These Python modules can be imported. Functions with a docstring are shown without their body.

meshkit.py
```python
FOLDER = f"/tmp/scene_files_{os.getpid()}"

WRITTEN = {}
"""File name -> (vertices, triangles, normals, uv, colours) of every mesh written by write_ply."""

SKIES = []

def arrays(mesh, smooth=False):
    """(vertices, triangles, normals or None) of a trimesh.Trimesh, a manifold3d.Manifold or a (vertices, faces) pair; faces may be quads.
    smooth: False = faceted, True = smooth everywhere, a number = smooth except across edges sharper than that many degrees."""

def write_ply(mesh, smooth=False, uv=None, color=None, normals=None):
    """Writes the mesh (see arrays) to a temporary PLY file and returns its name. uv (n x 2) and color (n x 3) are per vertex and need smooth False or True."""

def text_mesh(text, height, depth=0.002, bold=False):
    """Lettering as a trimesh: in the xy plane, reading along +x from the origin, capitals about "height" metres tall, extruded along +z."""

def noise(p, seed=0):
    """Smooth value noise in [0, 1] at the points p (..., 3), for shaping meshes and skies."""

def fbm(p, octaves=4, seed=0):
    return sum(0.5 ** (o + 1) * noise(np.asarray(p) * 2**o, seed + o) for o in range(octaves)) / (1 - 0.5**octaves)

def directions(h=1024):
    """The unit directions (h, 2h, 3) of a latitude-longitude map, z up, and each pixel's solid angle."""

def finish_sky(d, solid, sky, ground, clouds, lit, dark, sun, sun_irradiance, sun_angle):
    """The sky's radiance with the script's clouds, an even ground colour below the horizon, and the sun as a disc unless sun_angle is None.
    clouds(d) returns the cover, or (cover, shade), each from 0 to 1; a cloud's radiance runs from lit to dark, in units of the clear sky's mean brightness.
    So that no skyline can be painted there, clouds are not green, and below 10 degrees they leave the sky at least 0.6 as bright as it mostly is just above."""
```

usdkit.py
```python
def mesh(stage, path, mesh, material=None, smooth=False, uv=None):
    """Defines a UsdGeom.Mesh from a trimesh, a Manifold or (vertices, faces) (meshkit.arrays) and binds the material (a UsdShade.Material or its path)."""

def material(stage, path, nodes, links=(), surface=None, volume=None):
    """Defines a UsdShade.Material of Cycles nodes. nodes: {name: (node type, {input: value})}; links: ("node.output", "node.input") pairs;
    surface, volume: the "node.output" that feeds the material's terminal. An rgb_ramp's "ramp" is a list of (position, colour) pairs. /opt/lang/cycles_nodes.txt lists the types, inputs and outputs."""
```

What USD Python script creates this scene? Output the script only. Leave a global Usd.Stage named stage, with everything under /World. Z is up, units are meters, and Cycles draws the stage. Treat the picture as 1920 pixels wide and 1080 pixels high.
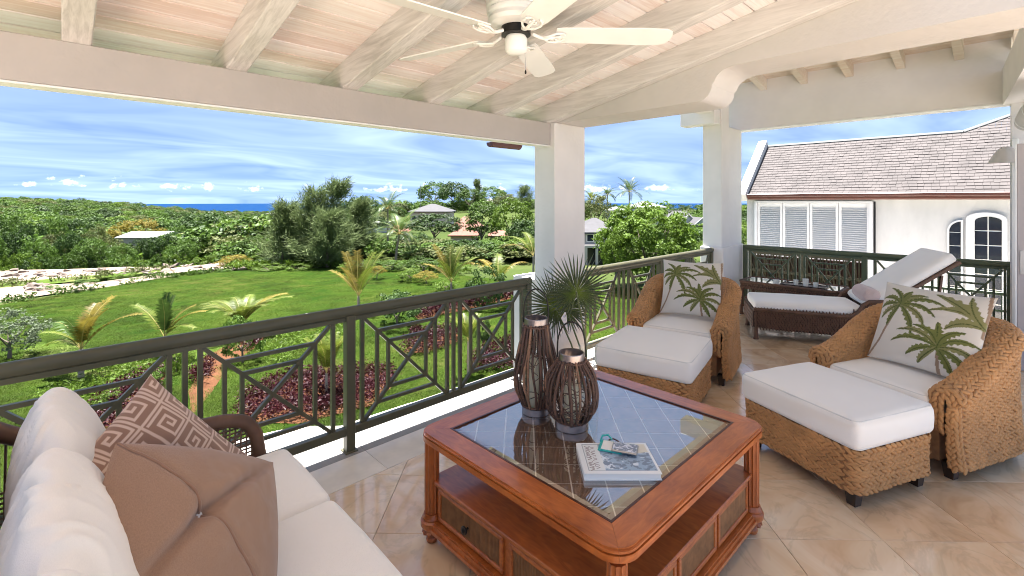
import math, random
import numpy as np
import trimesh
import shapely
from shapely.geometry import Polygon, Point, LineString, box as sbox
from scipy.spatial import ConvexHull
import usdkit, meshkit
from pxr import Usd, UsdGeom, UsdLux, UsdShade, Gf, Sdf, Vt

stage = Usd.Stage.CreateInMemory()
UsdGeom.SetStageUpAxis(stage, UsdGeom.Tokens.z)
UsdGeom.Xform.Define(stage, '/World')
UsdGeom.Scope.Define(stage, '/World/Looks')
PI = math.pi

# ---------------------------------------------------------------- camera
EYE = 1.7                      # eye height above the balcony floor
FPX = 885.0                    # focal length in pixels of a 1920 wide picture
YAW = math.atan2(1882 - 960, FPX)
CA, SA = math.cos(YAW), math.sin(YAW)
cam = UsdGeom.Camera.Define(stage, '/World/camera')
cam.AddTranslateOp().Set(Gf.Vec3d(0, 0, EYE))
# looks along (CA, SA, 0), level; x is along the railing, y points out over the garden
cam.AddRotateXYZOp().Set(Gf.Vec3f(90, 0, math.degrees(math.atan2(SA, CA)) - 90))
cam.CreateHorizontalApertureAttr(36.0)
cam.CreateVerticalApertureAttr(36.0 * 9 / 16)
cam.CreateFocalLengthAttr(36.0 * FPX / 1920)
cam.CreateVerticalApertureOffsetAttr(-(540 - 375) / 1920 * 36.0)
cam.CreateClippingRangeAttr(Gf.Vec2f(0.05, 60000))
cam.CreateExposureAttr(3.05)

# ---------------------------------------------------------------- sky and sun
SUN_DIR = np.array([0.05, 0.20, 0.975]); SUN_DIR /= np.linalg.norm(SUN_DIR)
SKY_STRENGTH, SUN_INTENSITY = 0.05, 0.90
sun = UsdLux.DistantLight.Define(stage, '/World/sun')
sun.CreateNormalizeAttr(True)
sun.CreateIntensityAttr(SUN_INTENSITY)
sun.CreateAngleAttr(0.53)
sun.CreateColorAttr(Gf.Vec3f(1.0, 0.975, 0.945))
_z = SUN_DIR; _x = np.cross([0, 0, 1.0], _z); _x /= np.linalg.norm(_x); _y = np.cross(_z, _x)
sun.AddTransformOp().Set(Gf.Matrix4d(*_x, 0, *_y, 0, *_z, 0, 0, 0, 0, 1))
sky = UsdLux.DomeLight.Define(stage, '/World/sky')
sky.CreateIntensityAttr(1.0)
SUN_EL, SUN_ROT = math.asin(SUN_DIR[2]), math.atan2(SUN_DIR[0], SUN_DIR[1])
sky_mat = usdkit.material(stage, '/World/Looks/sky_air', {
    'tc': ('texture_coordinate', {}),
    'sep': ('separate_xyz', {}),
    'zm': ('math', {'math_type': 'maximum', 'value2': 0.0}),
    'zc': ('math', {'math_type': 'multiply_add', 'value2': 0.75, 'value3': 0.24}),
    'dir': ('combine_xyz', {}),
    'sky': ('sky_texture', {'sky_type': 'single_scattering', 'sun_disc': False, 'sun_elevation': SUN_EL, 'sun_rotation': SUN_ROT,
                            'altitude': 3500.0, 'air_density': 0.5, 'aerosol_density': 0.05, 'ozone_density': 5.0}),
    'sat': ('hsv', {'saturation': 0.95}),
    # thin high cloud: streaks on a flat layer far above
    'zq': ('math', {'math_type': 'add', 'value2': 0.10}),
    'px': ('math', {'math_type': 'divide'}), 'py': ('math', {'math_type': 'divide'}),
    'pl': ('combine_xyz', {'z': 0.0}),
    'mp': ('mapping', {'rotation': (0, 0, 0.75), 'scale': (0.8, 1.35, 1.0)}),
    'n1': ('noise_texture', {'scale': 0.75, 'detail': 4.5, 'roughness': 0.48, 'distortion': 0.9}),
    'r1': ('rgb_ramp', {'ramp': [(0.30, (0.04, 0.04, 0.04)), (0.50, (0.22, 0.22, 0.22)), (0.75, (0.46, 0.46, 0.46))]}),
    # small heaps of cloud low over the sea
    'mp2': ('mapping', {'scale': (30.0, 30.0, 46.0), 'location': (0.35, 0.1, 0.0)}),
    'n2': ('noise_texture', {'scale': 1.0, 'detail': 6.0, 'roughness': 0.62}),
    'lowa': ('map_range', {'from_min': 0.006, 'from_max': 0.022, 'to_min': 0.0, 'to_max': 1.0, 'clamp': True}),
    'lowb': ('map_range', {'from_min': 0.020, 'from_max': 0.062, 'to_min': 1.0, 'to_max': 0.0, 'clamp': True}),
    'low': ('math', {'math_type': 'multiply'}),
    'thr': ('math', {'math_type': 'multiply_add', 'value2': 0.30, 'value3': -0.30}),
    'n2b': ('math', {'math_type': 'add'}),
    'r2': ('rgb_ramp', {'ramp': [(0.50, (0, 0, 0)), (0.60, (0.65, 0.65, 0.65)), (0.72, (0.95, 0.95, 0.95))]}),
    'mx1': ('mix', {'color2': (3.6, 4.4, 5.2)}),
    'mx2': ('mix', {'color2': (5.2, 5.5, 5.9)}),
    'bg': ('background_shader', {'strength': SKY_STRENGTH}),
}, [('tc.generated', 'sep.vector'), ('sep.z', 'zm.value1'), ('zm.value', 'zc.value1'), ('sep.x', 'dir.x'), ('sep.y', 'dir.y'), ('zc.value', 'dir.z'), ('dir.vector', 'sky.vector'),
    ('zm.value', 'zq.value1'), ('sep.x', 'px.value1'), ('zq.value', 'px.value2'), ('sep.y', 'py.value1'), ('zq.value', 'py.value2'),
    ('px.value', 'pl.x'), ('py.value', 'pl.y'), ('pl.vector', 'mp.vector'), ('mp.vector', 'n1.vector'), ('n1.fac', 'r1.fac'),
    ('tc.generated', 'mp2.vector'), ('mp2.vector', 'n2.vector'),
    ('sep.z', 'lowa.value'), ('sep.z', 'lowb.value'), ('lowa.result', 'low.value1'), ('lowb.result', 'low.value2'),
    ('low.value', 'thr.value1'), ('n2.fac', 'n2b.value1'), ('thr.value', 'n2b.value2'), ('n2b.value', 'r2.fac'),
    ('sky.color', 'sat.color'), ('sat.color', 'mx1.color1'), ('r1.color', 'mx1.fac'), ('mx1.color', 'mx2.color1'), ('r2.color', 'mx2.fac'),
    ('mx2.color', 'bg.color')], surface='bg.background')
UsdShade.MaterialBindingAPI.Apply(sky.GetPrim()).Bind(sky_mat)
sky.GetPrim().SetCustomDataByKey('kind', 'structure')

# ---------------------------------------------------------------- helpers
USED = set()
def numbered(path):
    p, k = path, 0
    while p in USED:
        k += 1
        p = f'{path}_{k:03d}'
    USED.add(p)
    return p

def path_of(o):
    return '/World' if o is None else str(o.GetPath())

def say(o, label=None, cat=None, group=None, kind=None):
    for k, v in (('label', label), ('category', cat), ('group', group), ('kind', kind)):
        if v:
            o.SetCustomDataByKey(k, v)
    return o

def thing(name, label=None, cat=None, loc=(0, 0, 0), rz=0.0, group=None, kind=None, scale=None, parent=None):
    x = UsdGeom.Xform.Define(stage, numbered(path_of(parent) + '/' + name))
    x.AddTranslateOp().Set(Gf.Vec3d(*map(float, loc)))
    if rz:
        x.AddRotateZOp().Set(float(math.degrees(rz)))
    if scale is not None:
        s = (scale,) * 3 if np.ndim(scale) == 0 else scale
        x.AddScaleOp().Set(Gf.Vec3f(*map(float, s)))
    return say(x.GetPrim(), label, cat, group, kind)

def part(parent, name, mesh, mat, smooth=False, label=None, cat=None, group=None, kind=None, col=None):
    m = usdkit.mesh(stage, numbered(path_of(parent) + '/' + name), mesh, M[mat] if isinstance(mat, str) else mat, smooth=smooth)
    if col is not None:
        UsdGeom.PrimvarsAPI(m).CreatePrimvar('col', Sdf.ValueTypeNames.Color3fArray, 'vertex').Set(Vt.Vec3fArray.FromNumpy(np.asarray(col, np.float32)))
    return say(m.GetPrim(), label, cat, group, kind)

def copy_of(proto, name, label, cat, loc, rz=0.0, group=None, scale=None):
    x = thing(name, label, cat, loc, rz, group, scale=scale)
    x.GetReferences().AddInternalReference(proto.GetPath())
    x.SetInstanceable(True)
    return x

def proto_class(name):
    p = stage.CreateClassPrim('/World/Looks/' + name) if False else stage.CreateClassPrim('/' + name)
    p.SetTypeName('Xform')
    return p

def cat(*ms):
    ms = [m for m in ms if m is not None]
    if len(ms) == 1 and isinstance(ms[0], (list,)):
        ms = ms[0]
    V, Fc, n = [], [], 0
    for m in ms:
        v, f = (np.asarray(m.vertices), np.asarray(m.faces)) if hasattr(m, 'vertices') else (np.asarray(m[0], float), np.asarray(m[1], int))
        if f.shape[1] == 4:
            f = np.vstack([f[:, [0, 1, 2]], f[:, [0, 2, 3]]])
        V.append(v); Fc.append(f + n); n += len(v)
    return np.vstack(V), np.vstack(Fc)

def vf(m):
    return (np.array(m.vertices), np.array(m.faces)) if hasattr(m, 'vertices') else (np.array(m[0], float), np.array(m[1], int))

def moved(m, t=(0, 0, 0), rz=0.0, rx=0.0, ry=0.0, s=1.0):
    v, f = vf(m)
    v = v * np.asarray(s, float)
    for ang, i, j in ((rx, 1, 2), (ry, 2, 0), (rz, 0, 1)):
        if ang:
            c, q = math.cos(ang), math.sin(ang)
            a, b = v[:, i].copy(), v[:, j].copy()
            v[:, i], v[:, j] = c * a - q * b, q * a + c * b
    return v + np.asarray(t, float), f

BOXF = np.array([[0, 2, 3], [0, 3, 1], [4, 5, 7], [4, 7, 6], [0, 1, 5], [0, 5, 4], [2, 6, 7], [2, 7, 3], [0, 4, 6], [0, 6, 2], [1, 3, 7], [1, 7, 5]])
def bx(x0, x1, y0, y1, z0, z1, r=0.0):
    """a box; r chamfers its edges"""
    x0, x1 = min(x0, x1), max(x0, x1); y0, y1 = min(y0, y1), max(y0, y1); z0, z1 = min(z0, z1), max(z0, z1)
    if r <= 0:
        return np.array([[x, y, z] for x in (x0, x1) for y in (y0, y1) for z in (z0, z1)], float), BOXF[:, ::-1].copy()
    c = np.array([(x0 + x1) / 2, (y0 + y1) / 2, (z0 + z1) / 2]); h = np.array([x1 - x0, y1 - y0, z1 - z0]) / 2
    r = min(r, h.min() * 0.9)
    P = []
    for sx in (-1, 1):
        for sy in (-1, 1):
            for sz in (-1, 1):
                for k in range(3):
                    q = h - r; q = q.copy(); q[k] = h[k]
                    P.append(c + q * (sx, sy, sz))
    return hull(P)

def hull(P):
    P = np.asarray(P, float)
    hh = ConvexHull(P)
    used = np.unique(hh.simplices)
    remap = -np.ones(len(P), int); remap[used] = np.arange(len(used))
    f = remap[hh.simplices]; v = P[used]
    n = np.cross(v[f[:, 1]] - v[f[:, 0]], v[f[:, 2]] - v[f[:, 0]])
    flip = np.einsum('ij,ij->i', n, hh.equations[:, :3]) < 0
    f[flip] = f[flip][:, ::-1]
    return v, f

def tube(P, R, sides=8, caps=True, up=None):
    P = np.asarray(P, float); n = len(P)
    R = np.broadcast_to(R, (n,))
    t = np.gradient(P, axis=0); t /= np.linalg.norm(t, axis=1, keepdims=True) + 1e-12
    a = np.zeros((n, 3))
    ref = np.array([0, 0, 1.0]) if abs(t[0, 2]) < 0.9 else np.array([1.0, 0, 0])
    if up is not None:
        ref = np.asarray(up, float)
    x = np.cross(t[0], ref); x /= np.linalg.norm(x)
    for i in range(n):
        x = x - t[i] * (x @ t[i]); x /= np.linalg.norm(x) + 1e-12; a[i] = x
    b = np.cross(t, a)
    th = np.arange(sides) * 2 * PI / sides
    v = P[:, None] + R[:, None, None] * (np.cos(th)[None, :, None] * a[:, None] + np.sin(th)[None, :, None] * b[:, None])
    i, j = np.meshgrid(np.arange(n - 1), np.arange(sides), indexing='ij')
    q = np.stack([i * sides + j, i * sides + (j + 1) % sides, (i + 1) * sides + (j + 1) % sides, (i + 1) * sides + j], -1).reshape(-1, 4)
    f = np.vstack([q[:, [0, 1, 2]], q[:, [0, 2, 3]]])
    v = v.reshape(-1, 3)
    if caps:
        k = len(v)
        v = np.vstack([v, P[0], P[-1]])
        jj = np.arange(sides); o = (n - 1) * sides
        f = np.vstack([f, np.stack([np.full(sides, k), (jj + 1) % sides, jj], 1), np.stack([np.full(sides, k + 1), o + jj, o + (jj + 1) % sides], 1)])
    return v, f

def bar(a, b, w, h, up=(0, 0, 1), ext=0.0):
    """a rectangular bar from a to b: w across, h along up"""
    a, b, up = np.asarray(a, float), np.asarray(b, float), np.asarray(up, float)
    t = b - a; t /= np.linalg.norm(t)
    a, b = a - t * ext, b + t * ext
    s = np.cross(t, up); s /= np.linalg.norm(s); u = np.cross(s, t)
    v = np.array([p + s * sx * w / 2 + u * su * h / 2 for p in (a, b) for sx in (-1, 1) for su in (-1, 1)])
    f = BOXF.copy()
    n = np.cross(v[f[:, 1]] - v[f[:, 0]], v[f[:, 2]] - v[f[:, 0]]); c = v[f].mean(1) - v.mean(0)
    bad = np.einsum('ij,ij->i', n, c) < 0
    f[bad] = f[bad][:, ::-1]
    return v, f

def lathe(prof, n=24, caps=True):
    """prof: (radius, z) pairs from the bottom up"""
    prof = np.asarray(prof, float); k = len(prof)
    th = np.arange(n) * 2 * PI / n
    v = np.stack([prof[:, 0][:, None] * np.cos(th), prof[:, 0][:, None] * np.sin(th), np.repeat(prof[:, 1][:, None], n, 1)], -1).reshape(-1, 3)
    i, j = np.meshgrid(np.arange(k - 1), np.arange(n), indexing='ij')
    q = np.stack([i * n + j, i * n + (j + 1) % n, (i + 1) * n + (j + 1) % n, (i + 1) * n + j], -1).reshape(-1, 4)
    f = np.vstack([q[:, [0, 1, 2]], q[:, [0, 2, 3]]])
    if caps:
        c = len(v); v = np.vstack([v, [0, 0, prof[0, 1]], [0, 0, prof[-1, 1]]])
        jj = np.arange(n); o = (k - 1) * n
        f = np.vstack([f, np.stack([np.full(n, c), (jj + 1) % n, jj], 1), np.stack([np.full(n, c + 1), o + jj, o + (jj + 1) % n], 1)])
    return v, f

def prism(poly, z0, z1):
    """a shapely polygon (xy) extruded from z0 to z1"""
    if not hasattr(poly, 'exterior'):
        poly = Polygon(poly)
    m = trimesh.creation.extrude_polygon(poly, z1 - z0, engine='earcut')
    v, f = vf(m); v[:, 2] += z0
    return v, f

def axes(m, order):
    """maps prism axes (a, b, h) onto world axes: order is a string such as 'xzy' """
    v, f = vf(m)
    out = np.zeros_like(v)
    for k, ch in enumerate(order):
        out[:, 'xyz'.index(ch)] = v[:, k]
    perm = ['xyz'.index(ch) for ch in order]
    if np.linalg.det(np.eye(3)[perm]) < 0:
        f = f[:, ::-1]
    return out, f

def grid_faces(nu, nv, wrap=False):
    i, j = np.meshgrid(np.arange(nu - 1), np.arange(nv if wrap else nv - 1), indexing='ij')
    q = np.stack([i * nv + j, (i + 1) * nv + j, (i + 1) * nv + (j + 1) % nv, i * nv + (j + 1) % nv], -1).reshape(-1, 4)
    return np.vstack([q[:, [0, 1, 2]], q[:, [0, 2, 3]]])

def cushion(lx, ly, lz, puff=0.03, r=0.045, n=26, seed=0, wrinkle=0.006, corner=0.5, sag=0.0):
    """a box cushion centred on the origin in xy, from z = 0 up: rounded edges, puffed faces, soft wrinkles"""
    m = trimesh.creation.box([1, 1, 1])
    u = np.linspace(-1, 1, n)
    V, Fc, k = [], [], 0
    gu, gv = np.meshgrid(u, u, indexing='ij')
    for ax in range(3):
        for sg in (-1, 1):
            P = np.zeros((n * n, 3)); P[:, ax] = sg
            P[:, (ax + 1) % 3] = gu.ravel(); P[:, (ax + 2) % 3] = gv.ravel()
            f = grid_faces(n, n)
            V.append(P); Fc.append((f if sg > 0 else f[:, ::-1]) + k); k += n * n
    P, f = np.vstack(V), np.vstack(Fc)
    h = np.array([lx, ly, lz]) / 2
    # denser near the edges
    Q = np.sign(P) * (1 - (1 - np.abs(P)) ** 1.6)
    B = Q * h
    core = np.clip(B, -(h - r), h - r)
    d = B - core; L = np.linalg.norm(d, axis=1, keepdims=True)
    S = core + np.where(L > 1e-9, d / np.maximum(L, 1e-9) * r, 0)
    s_ = np.clip(S / h, -1, 1)
    bul = (1 - s_[:, 0] ** 2) * (1 - s_[:, 1] ** 2)
    b0 = (1 - s_[:, 1] ** 2) * (1 - s_[:, 2] ** 2); b1 = (1 - s_[:, 0] ** 2) * (1 - s_[:, 2] ** 2)
    S = S + np.column_stack([np.sign(s_[:, 0]) * puff * 0.5 * b0 * s_[:, 0] ** 2, np.sign(s_[:, 1]) * puff * 0.5 * b1 * s_[:, 1] ** 2, np.sign(s_[:, 2]) * puff * bul * s_[:, 2] ** 2])
    nn = S / h; nn /= np.linalg.norm(nn, axis=1, keepdims=True)
    w = meshkit.fbm(S * [7, 5, 9] + seed * 7.3, 3, seed) - 0.5
    S += nn * (w * 2 * wrinkle)[:, None]
    if sag:
        S[:, 2] -= sag * bul * (Q[:, 2] > 0)
    S[:, 2] += h[2]
    tm = trimesh.Trimesh(S, f, process=False); tm.merge_vertices(digits_vertex=5)
    return np.array(tm.vertices), np.array(tm.faces)

def pillow(w, h, t, n=60, seed=0, crease=0.0, pinch=0.10, rim=0.0):
    """a throw pillow in the xy plane (u to x, v to y), bulging both ways along z; returns mesh and the (u, v) of each vertex, front face first"""
    u = np.linspace(-1, 1, n); gu, gv = np.meshgrid(u, u, indexing='ij')
    U, Vv = gu.ravel(), gv.ravel()
    prof = np.clip((1 - U ** 2), 0, 1) ** 0.55 * np.clip(1 - Vv ** 2, 0, 1) ** 0.55
    # edges draw in between the corners
    X = U * (1 - pinch * (1 - Vv ** 2) * np.abs(U) ** 3) * w / 2
    Y = Vv * (1 - pinch * (1 - U ** 2) * np.abs(Vv) ** 3) * h / 2
    wr = (meshkit.fbm(np.stack([U * 3 + seed * 5, Vv * 3, 0 * U], 1), 3, seed) - 0.5) * 0.10
    Z = t / 2 * prof * (1 + wr * 2) + rim * prof ** 0.1
    f = grid_faces(n, n)
    top = np.stack([X, Y, Z], 1); bot = np.stack([X, Y, -Z * 0.9], 1)
    # corner dog ears
    v = np.vstack([top, bot]); ff = np.vstack([f, f[:, ::-1] + n * n])
    return (v, ff), np.vstack([np.stack([U, Vv], 1)] * 2)

def rot3(rx=0, ry=0, rz=0):
    c, s = math.cos, math.sin
    Rx = np.array([[1, 0, 0], [0, c(rx), -s(rx)], [0, s(rx), c(rx)]])
    Ry = np.array([[c(ry), 0, s(ry)], [0, 1, 0], [-s(ry), 0, c(ry)]])
    Rz = np.array([[c(rz), -s(rz), 0], [s(rz), c(rz), 0], [0, 0, 1]])
    return Rz @ Ry @ Rx

def frame_to(m, o, ex, ey, ez):
    """puts a mesh made in (x, y, z) into the frame o, ex, ey, ez"""
    v, f = vf(m)
    return np.asarray(o) + v[:, :1] * np.asarray(ex) + v[:, 1:2] * np.asarray(ey) + v[:, 2:3] * np.asarray(ez), f

def ray(px, py):
    a, b = (px - 960) / FPX, -(py - 375) / FPX
    return np.array([CA + a * SA, SA - a * CA, b])
def at_depth(px, py, d):
    return ray(px, py) * d + [0, 0, EYE]
# ---------------------------------------------------------------- materials
M = {}
def mat(name, nodes, links=(), surface='p.BSDF', volume=None):
    M[name] = usdkit.material(stage, '/World/Looks/' + name, nodes, links, surface=surface, volume=volume)

def plain(name, color, rough=0.5, metallic=0.0, bump=0.0, bscale=40.0, var=0.0, vscale=6.0, coat=0.0, spec=0.5, sheen=0.0, stretch=(1, 1, 1), rand=0.0, island=0.0, trans=0.0):
    """one colour with soft variation (noise in world space, per object or per island), and fine relief"""
    n = {'p': ('principled_bsdf', {'base_color': color, 'roughness': rough, 'metallic': metallic, 'coat_weight': coat, 'coat_roughness': 0.08,
                                    'specular_ior_level': spec, 'sheen_weight': sheen, 'sheen_roughness': 0.6})}
    l = []
    src = None
    n['g'] = ('geometry', {}); n['mp'] = ('mapping', {'scale': stretch}); l += [('g.position', 'mp.vector')]
    if var or rand or island:
        n['hs'] = ('hsv', {'color': color}); n['v'] = ('math', {'math_type': 'add', 'value1': 1.0, 'value2': 0.0})
        prev = None
        def add(sig, amount, tag):
            nonlocal prev
            n['m' + tag] = ('map_range', {'to_min': -amount, 'to_max': amount}); l.append((sig, f'm{tag}.value'))
            n['a' + tag] = ('math', {'math_type': 'add', 'value1': 1.0})
            l.append((f'm{tag}.result', f'a{tag}.value2'))
            if prev:
                l.append((prev, f'a{tag}.value1'))
            prev = f'a{tag}.value'
        if var:
            n['nz'] = ('noise_texture', {'scale': vscale, 'detail': 4.0, 'roughness': 0.6}); l.append(('mp.vector', 'nz.vector'))
            n['nr'] = ('map_range', {'from_min': 0.3, 'from_max': 0.7, 'clamp': True}); l.append(('nz.fac', 'nr.value'))
            add('nr.result', var, 'v')
        if rand:
            n['oi'] = ('object_info', {}); add('oi.random', rand, 'o')
        if island:
            add('g.random_per_island', island, 'i')
        del n['v']
        l += [(prev, 'hs.value'), ('hs.color', 'p.base_color')]
    if bump:
        n['bn'] = ('noise_texture', {'scale': bscale, 'detail': 3.0}); n['bu'] = ('bump', {'strength': 1.0, 'distance': bump})
        l += [('mp.vector', 'bn.vector'), ('bn.fac', 'bu.height'), ('bu.normal', 'p.normal')]
    if trans:
        n['tr'] = ('translucent_bsdf', {'color': tuple(c * 0.9 for c in color)}); n['mx'] = ('mix_closure', {'fac': trans})
        if var or rand or island:
            l.append(('hs.color', 'tr.color'))
        l += [('p.BSDF', 'mx.closure1'), ('tr.BSDF', 'mx.closure2')]
        mat(name, n, l, 'mx.closure'); return
    mat(name, n, l)

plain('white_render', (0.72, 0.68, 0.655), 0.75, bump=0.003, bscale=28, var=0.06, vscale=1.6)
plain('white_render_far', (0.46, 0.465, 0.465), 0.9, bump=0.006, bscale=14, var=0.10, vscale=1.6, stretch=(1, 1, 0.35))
plain('white_gloss', (0.78, 0.77, 0.74), 0.35, var=0.02)
plain('kerb_sun_dimmed', (0.30, 0.285, 0.265), 0.85, var=0.15, vscale=3, rand=0.05)  # kerb stone for the outer strip, colour lowered to offset the direct sun
plain('kerb_stone', (0.78, 0.70, 0.60), 0.28, var=0.08, vscale=7, rand=0.05)
plain('rail_paint', (0.092, 0.086, 0.052), 0.38, var=0.10, vscale=5, bump=0.0006, bscale=120, spec=0.35)
plain('rail_green', (0.085, 0.105, 0.055), 0.4, var=0.08)
plain('dark_wood', (0.022, 0.010, 0.006), 0.3, var=0.2, vscale=12, spec=0.5)
plain('black_metal', (0.02, 0.018, 0.016), 0.42, metallic=0.6)
plain('chrome', (0.62, 0.60, 0.57), 0.16, metallic=1.0, var=0.1, vscale=30)
plain('candle_wax', (0.78, 0.68, 0.50), 0.5, var=0.03)
plain('soffit_red', (0.085, 0.028, 0.025), 0.5, var=0.1)
plain('gutter_brown', (0.10, 0.035, 0.025), 0.45, var=0.1)
plain('shingle', (0.125, 0.107, 0.102), 0.9, var=0.14, vscale=3.0, island=0.30, bump=0.004, bscale=25)
plain('shutter_white', (0.60, 0.615, 0.635), 0.5, var=0.02)
plain('grey_roof', (0.055, 0.052, 0.056), 0.85, var=0.15, vscale=1.5)
plain('terracotta', (0.19, 0.075, 0.048), 0.85, var=0.2, vscale=2.0, island=0.15)
plain('white_roof', (0.22, 0.22, 0.215), 0.8, var=0.05)
plain('pink_wall', (0.52, 0.42, 0.40), 0.9, var=0.1, vscale=1.0)
plain('grey_wall', (0.34, 0.31, 0.29), 0.9, var=0.15, vscale=1.0)
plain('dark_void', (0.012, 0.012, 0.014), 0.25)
plain('bamboo', (0.13, 0.095, 0.05), 0.55, var=0.25, vscale=9, island=0.25)
plain('bark', (0.13, 0.10, 0.075), 0.9, bump=0.01, bscale=20, var=0.25, vscale=8)
plain('palm_bark', (0.26, 0.21, 0.16), 0.9, bump=0.01, bscale=30, var=0.2, vscale=10, stretch=(1, 1, 4))
plain('porcelain', (0.78, 0.75, 0.68), 0.25)
plain('paper', (0.80, 0.78, 0.74), 0.6)
plain('teal_card', (0.03, 0.40, 0.36), 0.4)
plain('red_leather', (0.12, 0.03, 0.03), 0.5)
plain('door_leaf', (0.42, 0.37, 0.36), 0.5, var=0.03)
plain('steel', (0.42, 0.41, 0.40), 0.35, metallic=1.0)
plain('canvas', (0.62, 0.58, 0.54), 0.8, var=0.04, vscale=12)

# fabrics: a weave so fine that only its relief counts
def fabric(name, color, scale=900.0, depth=0.0008, var=0.05, sheen=0.25, rough=0.9):
    mat(name, {'g': ('geometry', {}), 'n': ('noise_texture', {'scale': scale, 'detail': 2.0}), 'n2': ('noise_texture', {'scale': 9.0, 'detail': 5.0}),
               'mp': ('mapping', {'scale': (1.0, 0.25, 1.0)}),
               'ad': ('math', {'math_type': 'multiply_add', 'value2': 0.25}),
               'bu': ('bump', {'strength': 1.0, 'distance': depth}),
               'mr': ('map_range', {'to_min': 1 - var, 'to_max': 1 + var}), 'hs': ('hsv', {'color': color}),
               'p': ('principled_bsdf', {'roughness': rough, 'sheen_weight': sheen, 'sheen_roughness': 0.5, 'specular_ior_level': 0.2})},
        [('g.position', 'mp.vector'), ('mp.vector', 'n.vector'), ('g.position', 'n2.vector'), ('n2.fac', 'ad.value1'), ('n.fac', 'ad.value3'), ('n.fac', 'bu.height'), ('bu.normal', 'p.normal'),
         ('ad.value', 'mr.value'), ('mr.result', 'hs.value'), ('hs.color', 'p.base_color')])
fabric('white_fabric', (0.89, 0.83, 0.75), scale=600, depth=0.0011, var=0.07)
fabric('cream_fabric', (0.74, 0.70, 0.64))
fabric('brown_fabric', (0.305, 0.185, 0.122), scale=420, depth=0.0018, var=0.22)
fabric('brown_piping', (0.28, 0.155, 0.10), scale=500, var=0.1)
fabric('pink_towel', (0.62, 0.48, 0.44), scale=300, depth=0.004, var=0.1)

# printed things: the print is the mesh's own colour
def printed(name, rough=0.85, sheen=0.2, depth=0.0008, scale=700.0, coat=0.0):
    mat(name, {'a': ('attribute', {'attribute': 'col'}), 'g': ('geometry', {}), 'n': ('noise_texture', {'scale': scale, 'detail': 2.0}), 'bu': ('bump', {'distance': depth}),
               'mr': ('map_range', {'to_min': 0.88, 'to_max': 1.12}), 'hs': ('hsv', {}),
               'p': ('principled_bsdf', {'roughness': rough, 'sheen_weight': sheen, 'specular_ior_level': 0.25, 'coat_weight': coat})},
        [('g.position', 'n.vector'), ('n.fac', 'bu.height'), ('bu.normal', 'p.normal'), ('n.fac', 'mr.value'), ('mr.result', 'hs.value'), ('a.color', 'hs.color'), ('hs.color', 'p.base_color')])
printed('print_fabric')
printed('print_paper', 0.35, 0.0, 0.0, coat=0.2)

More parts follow.
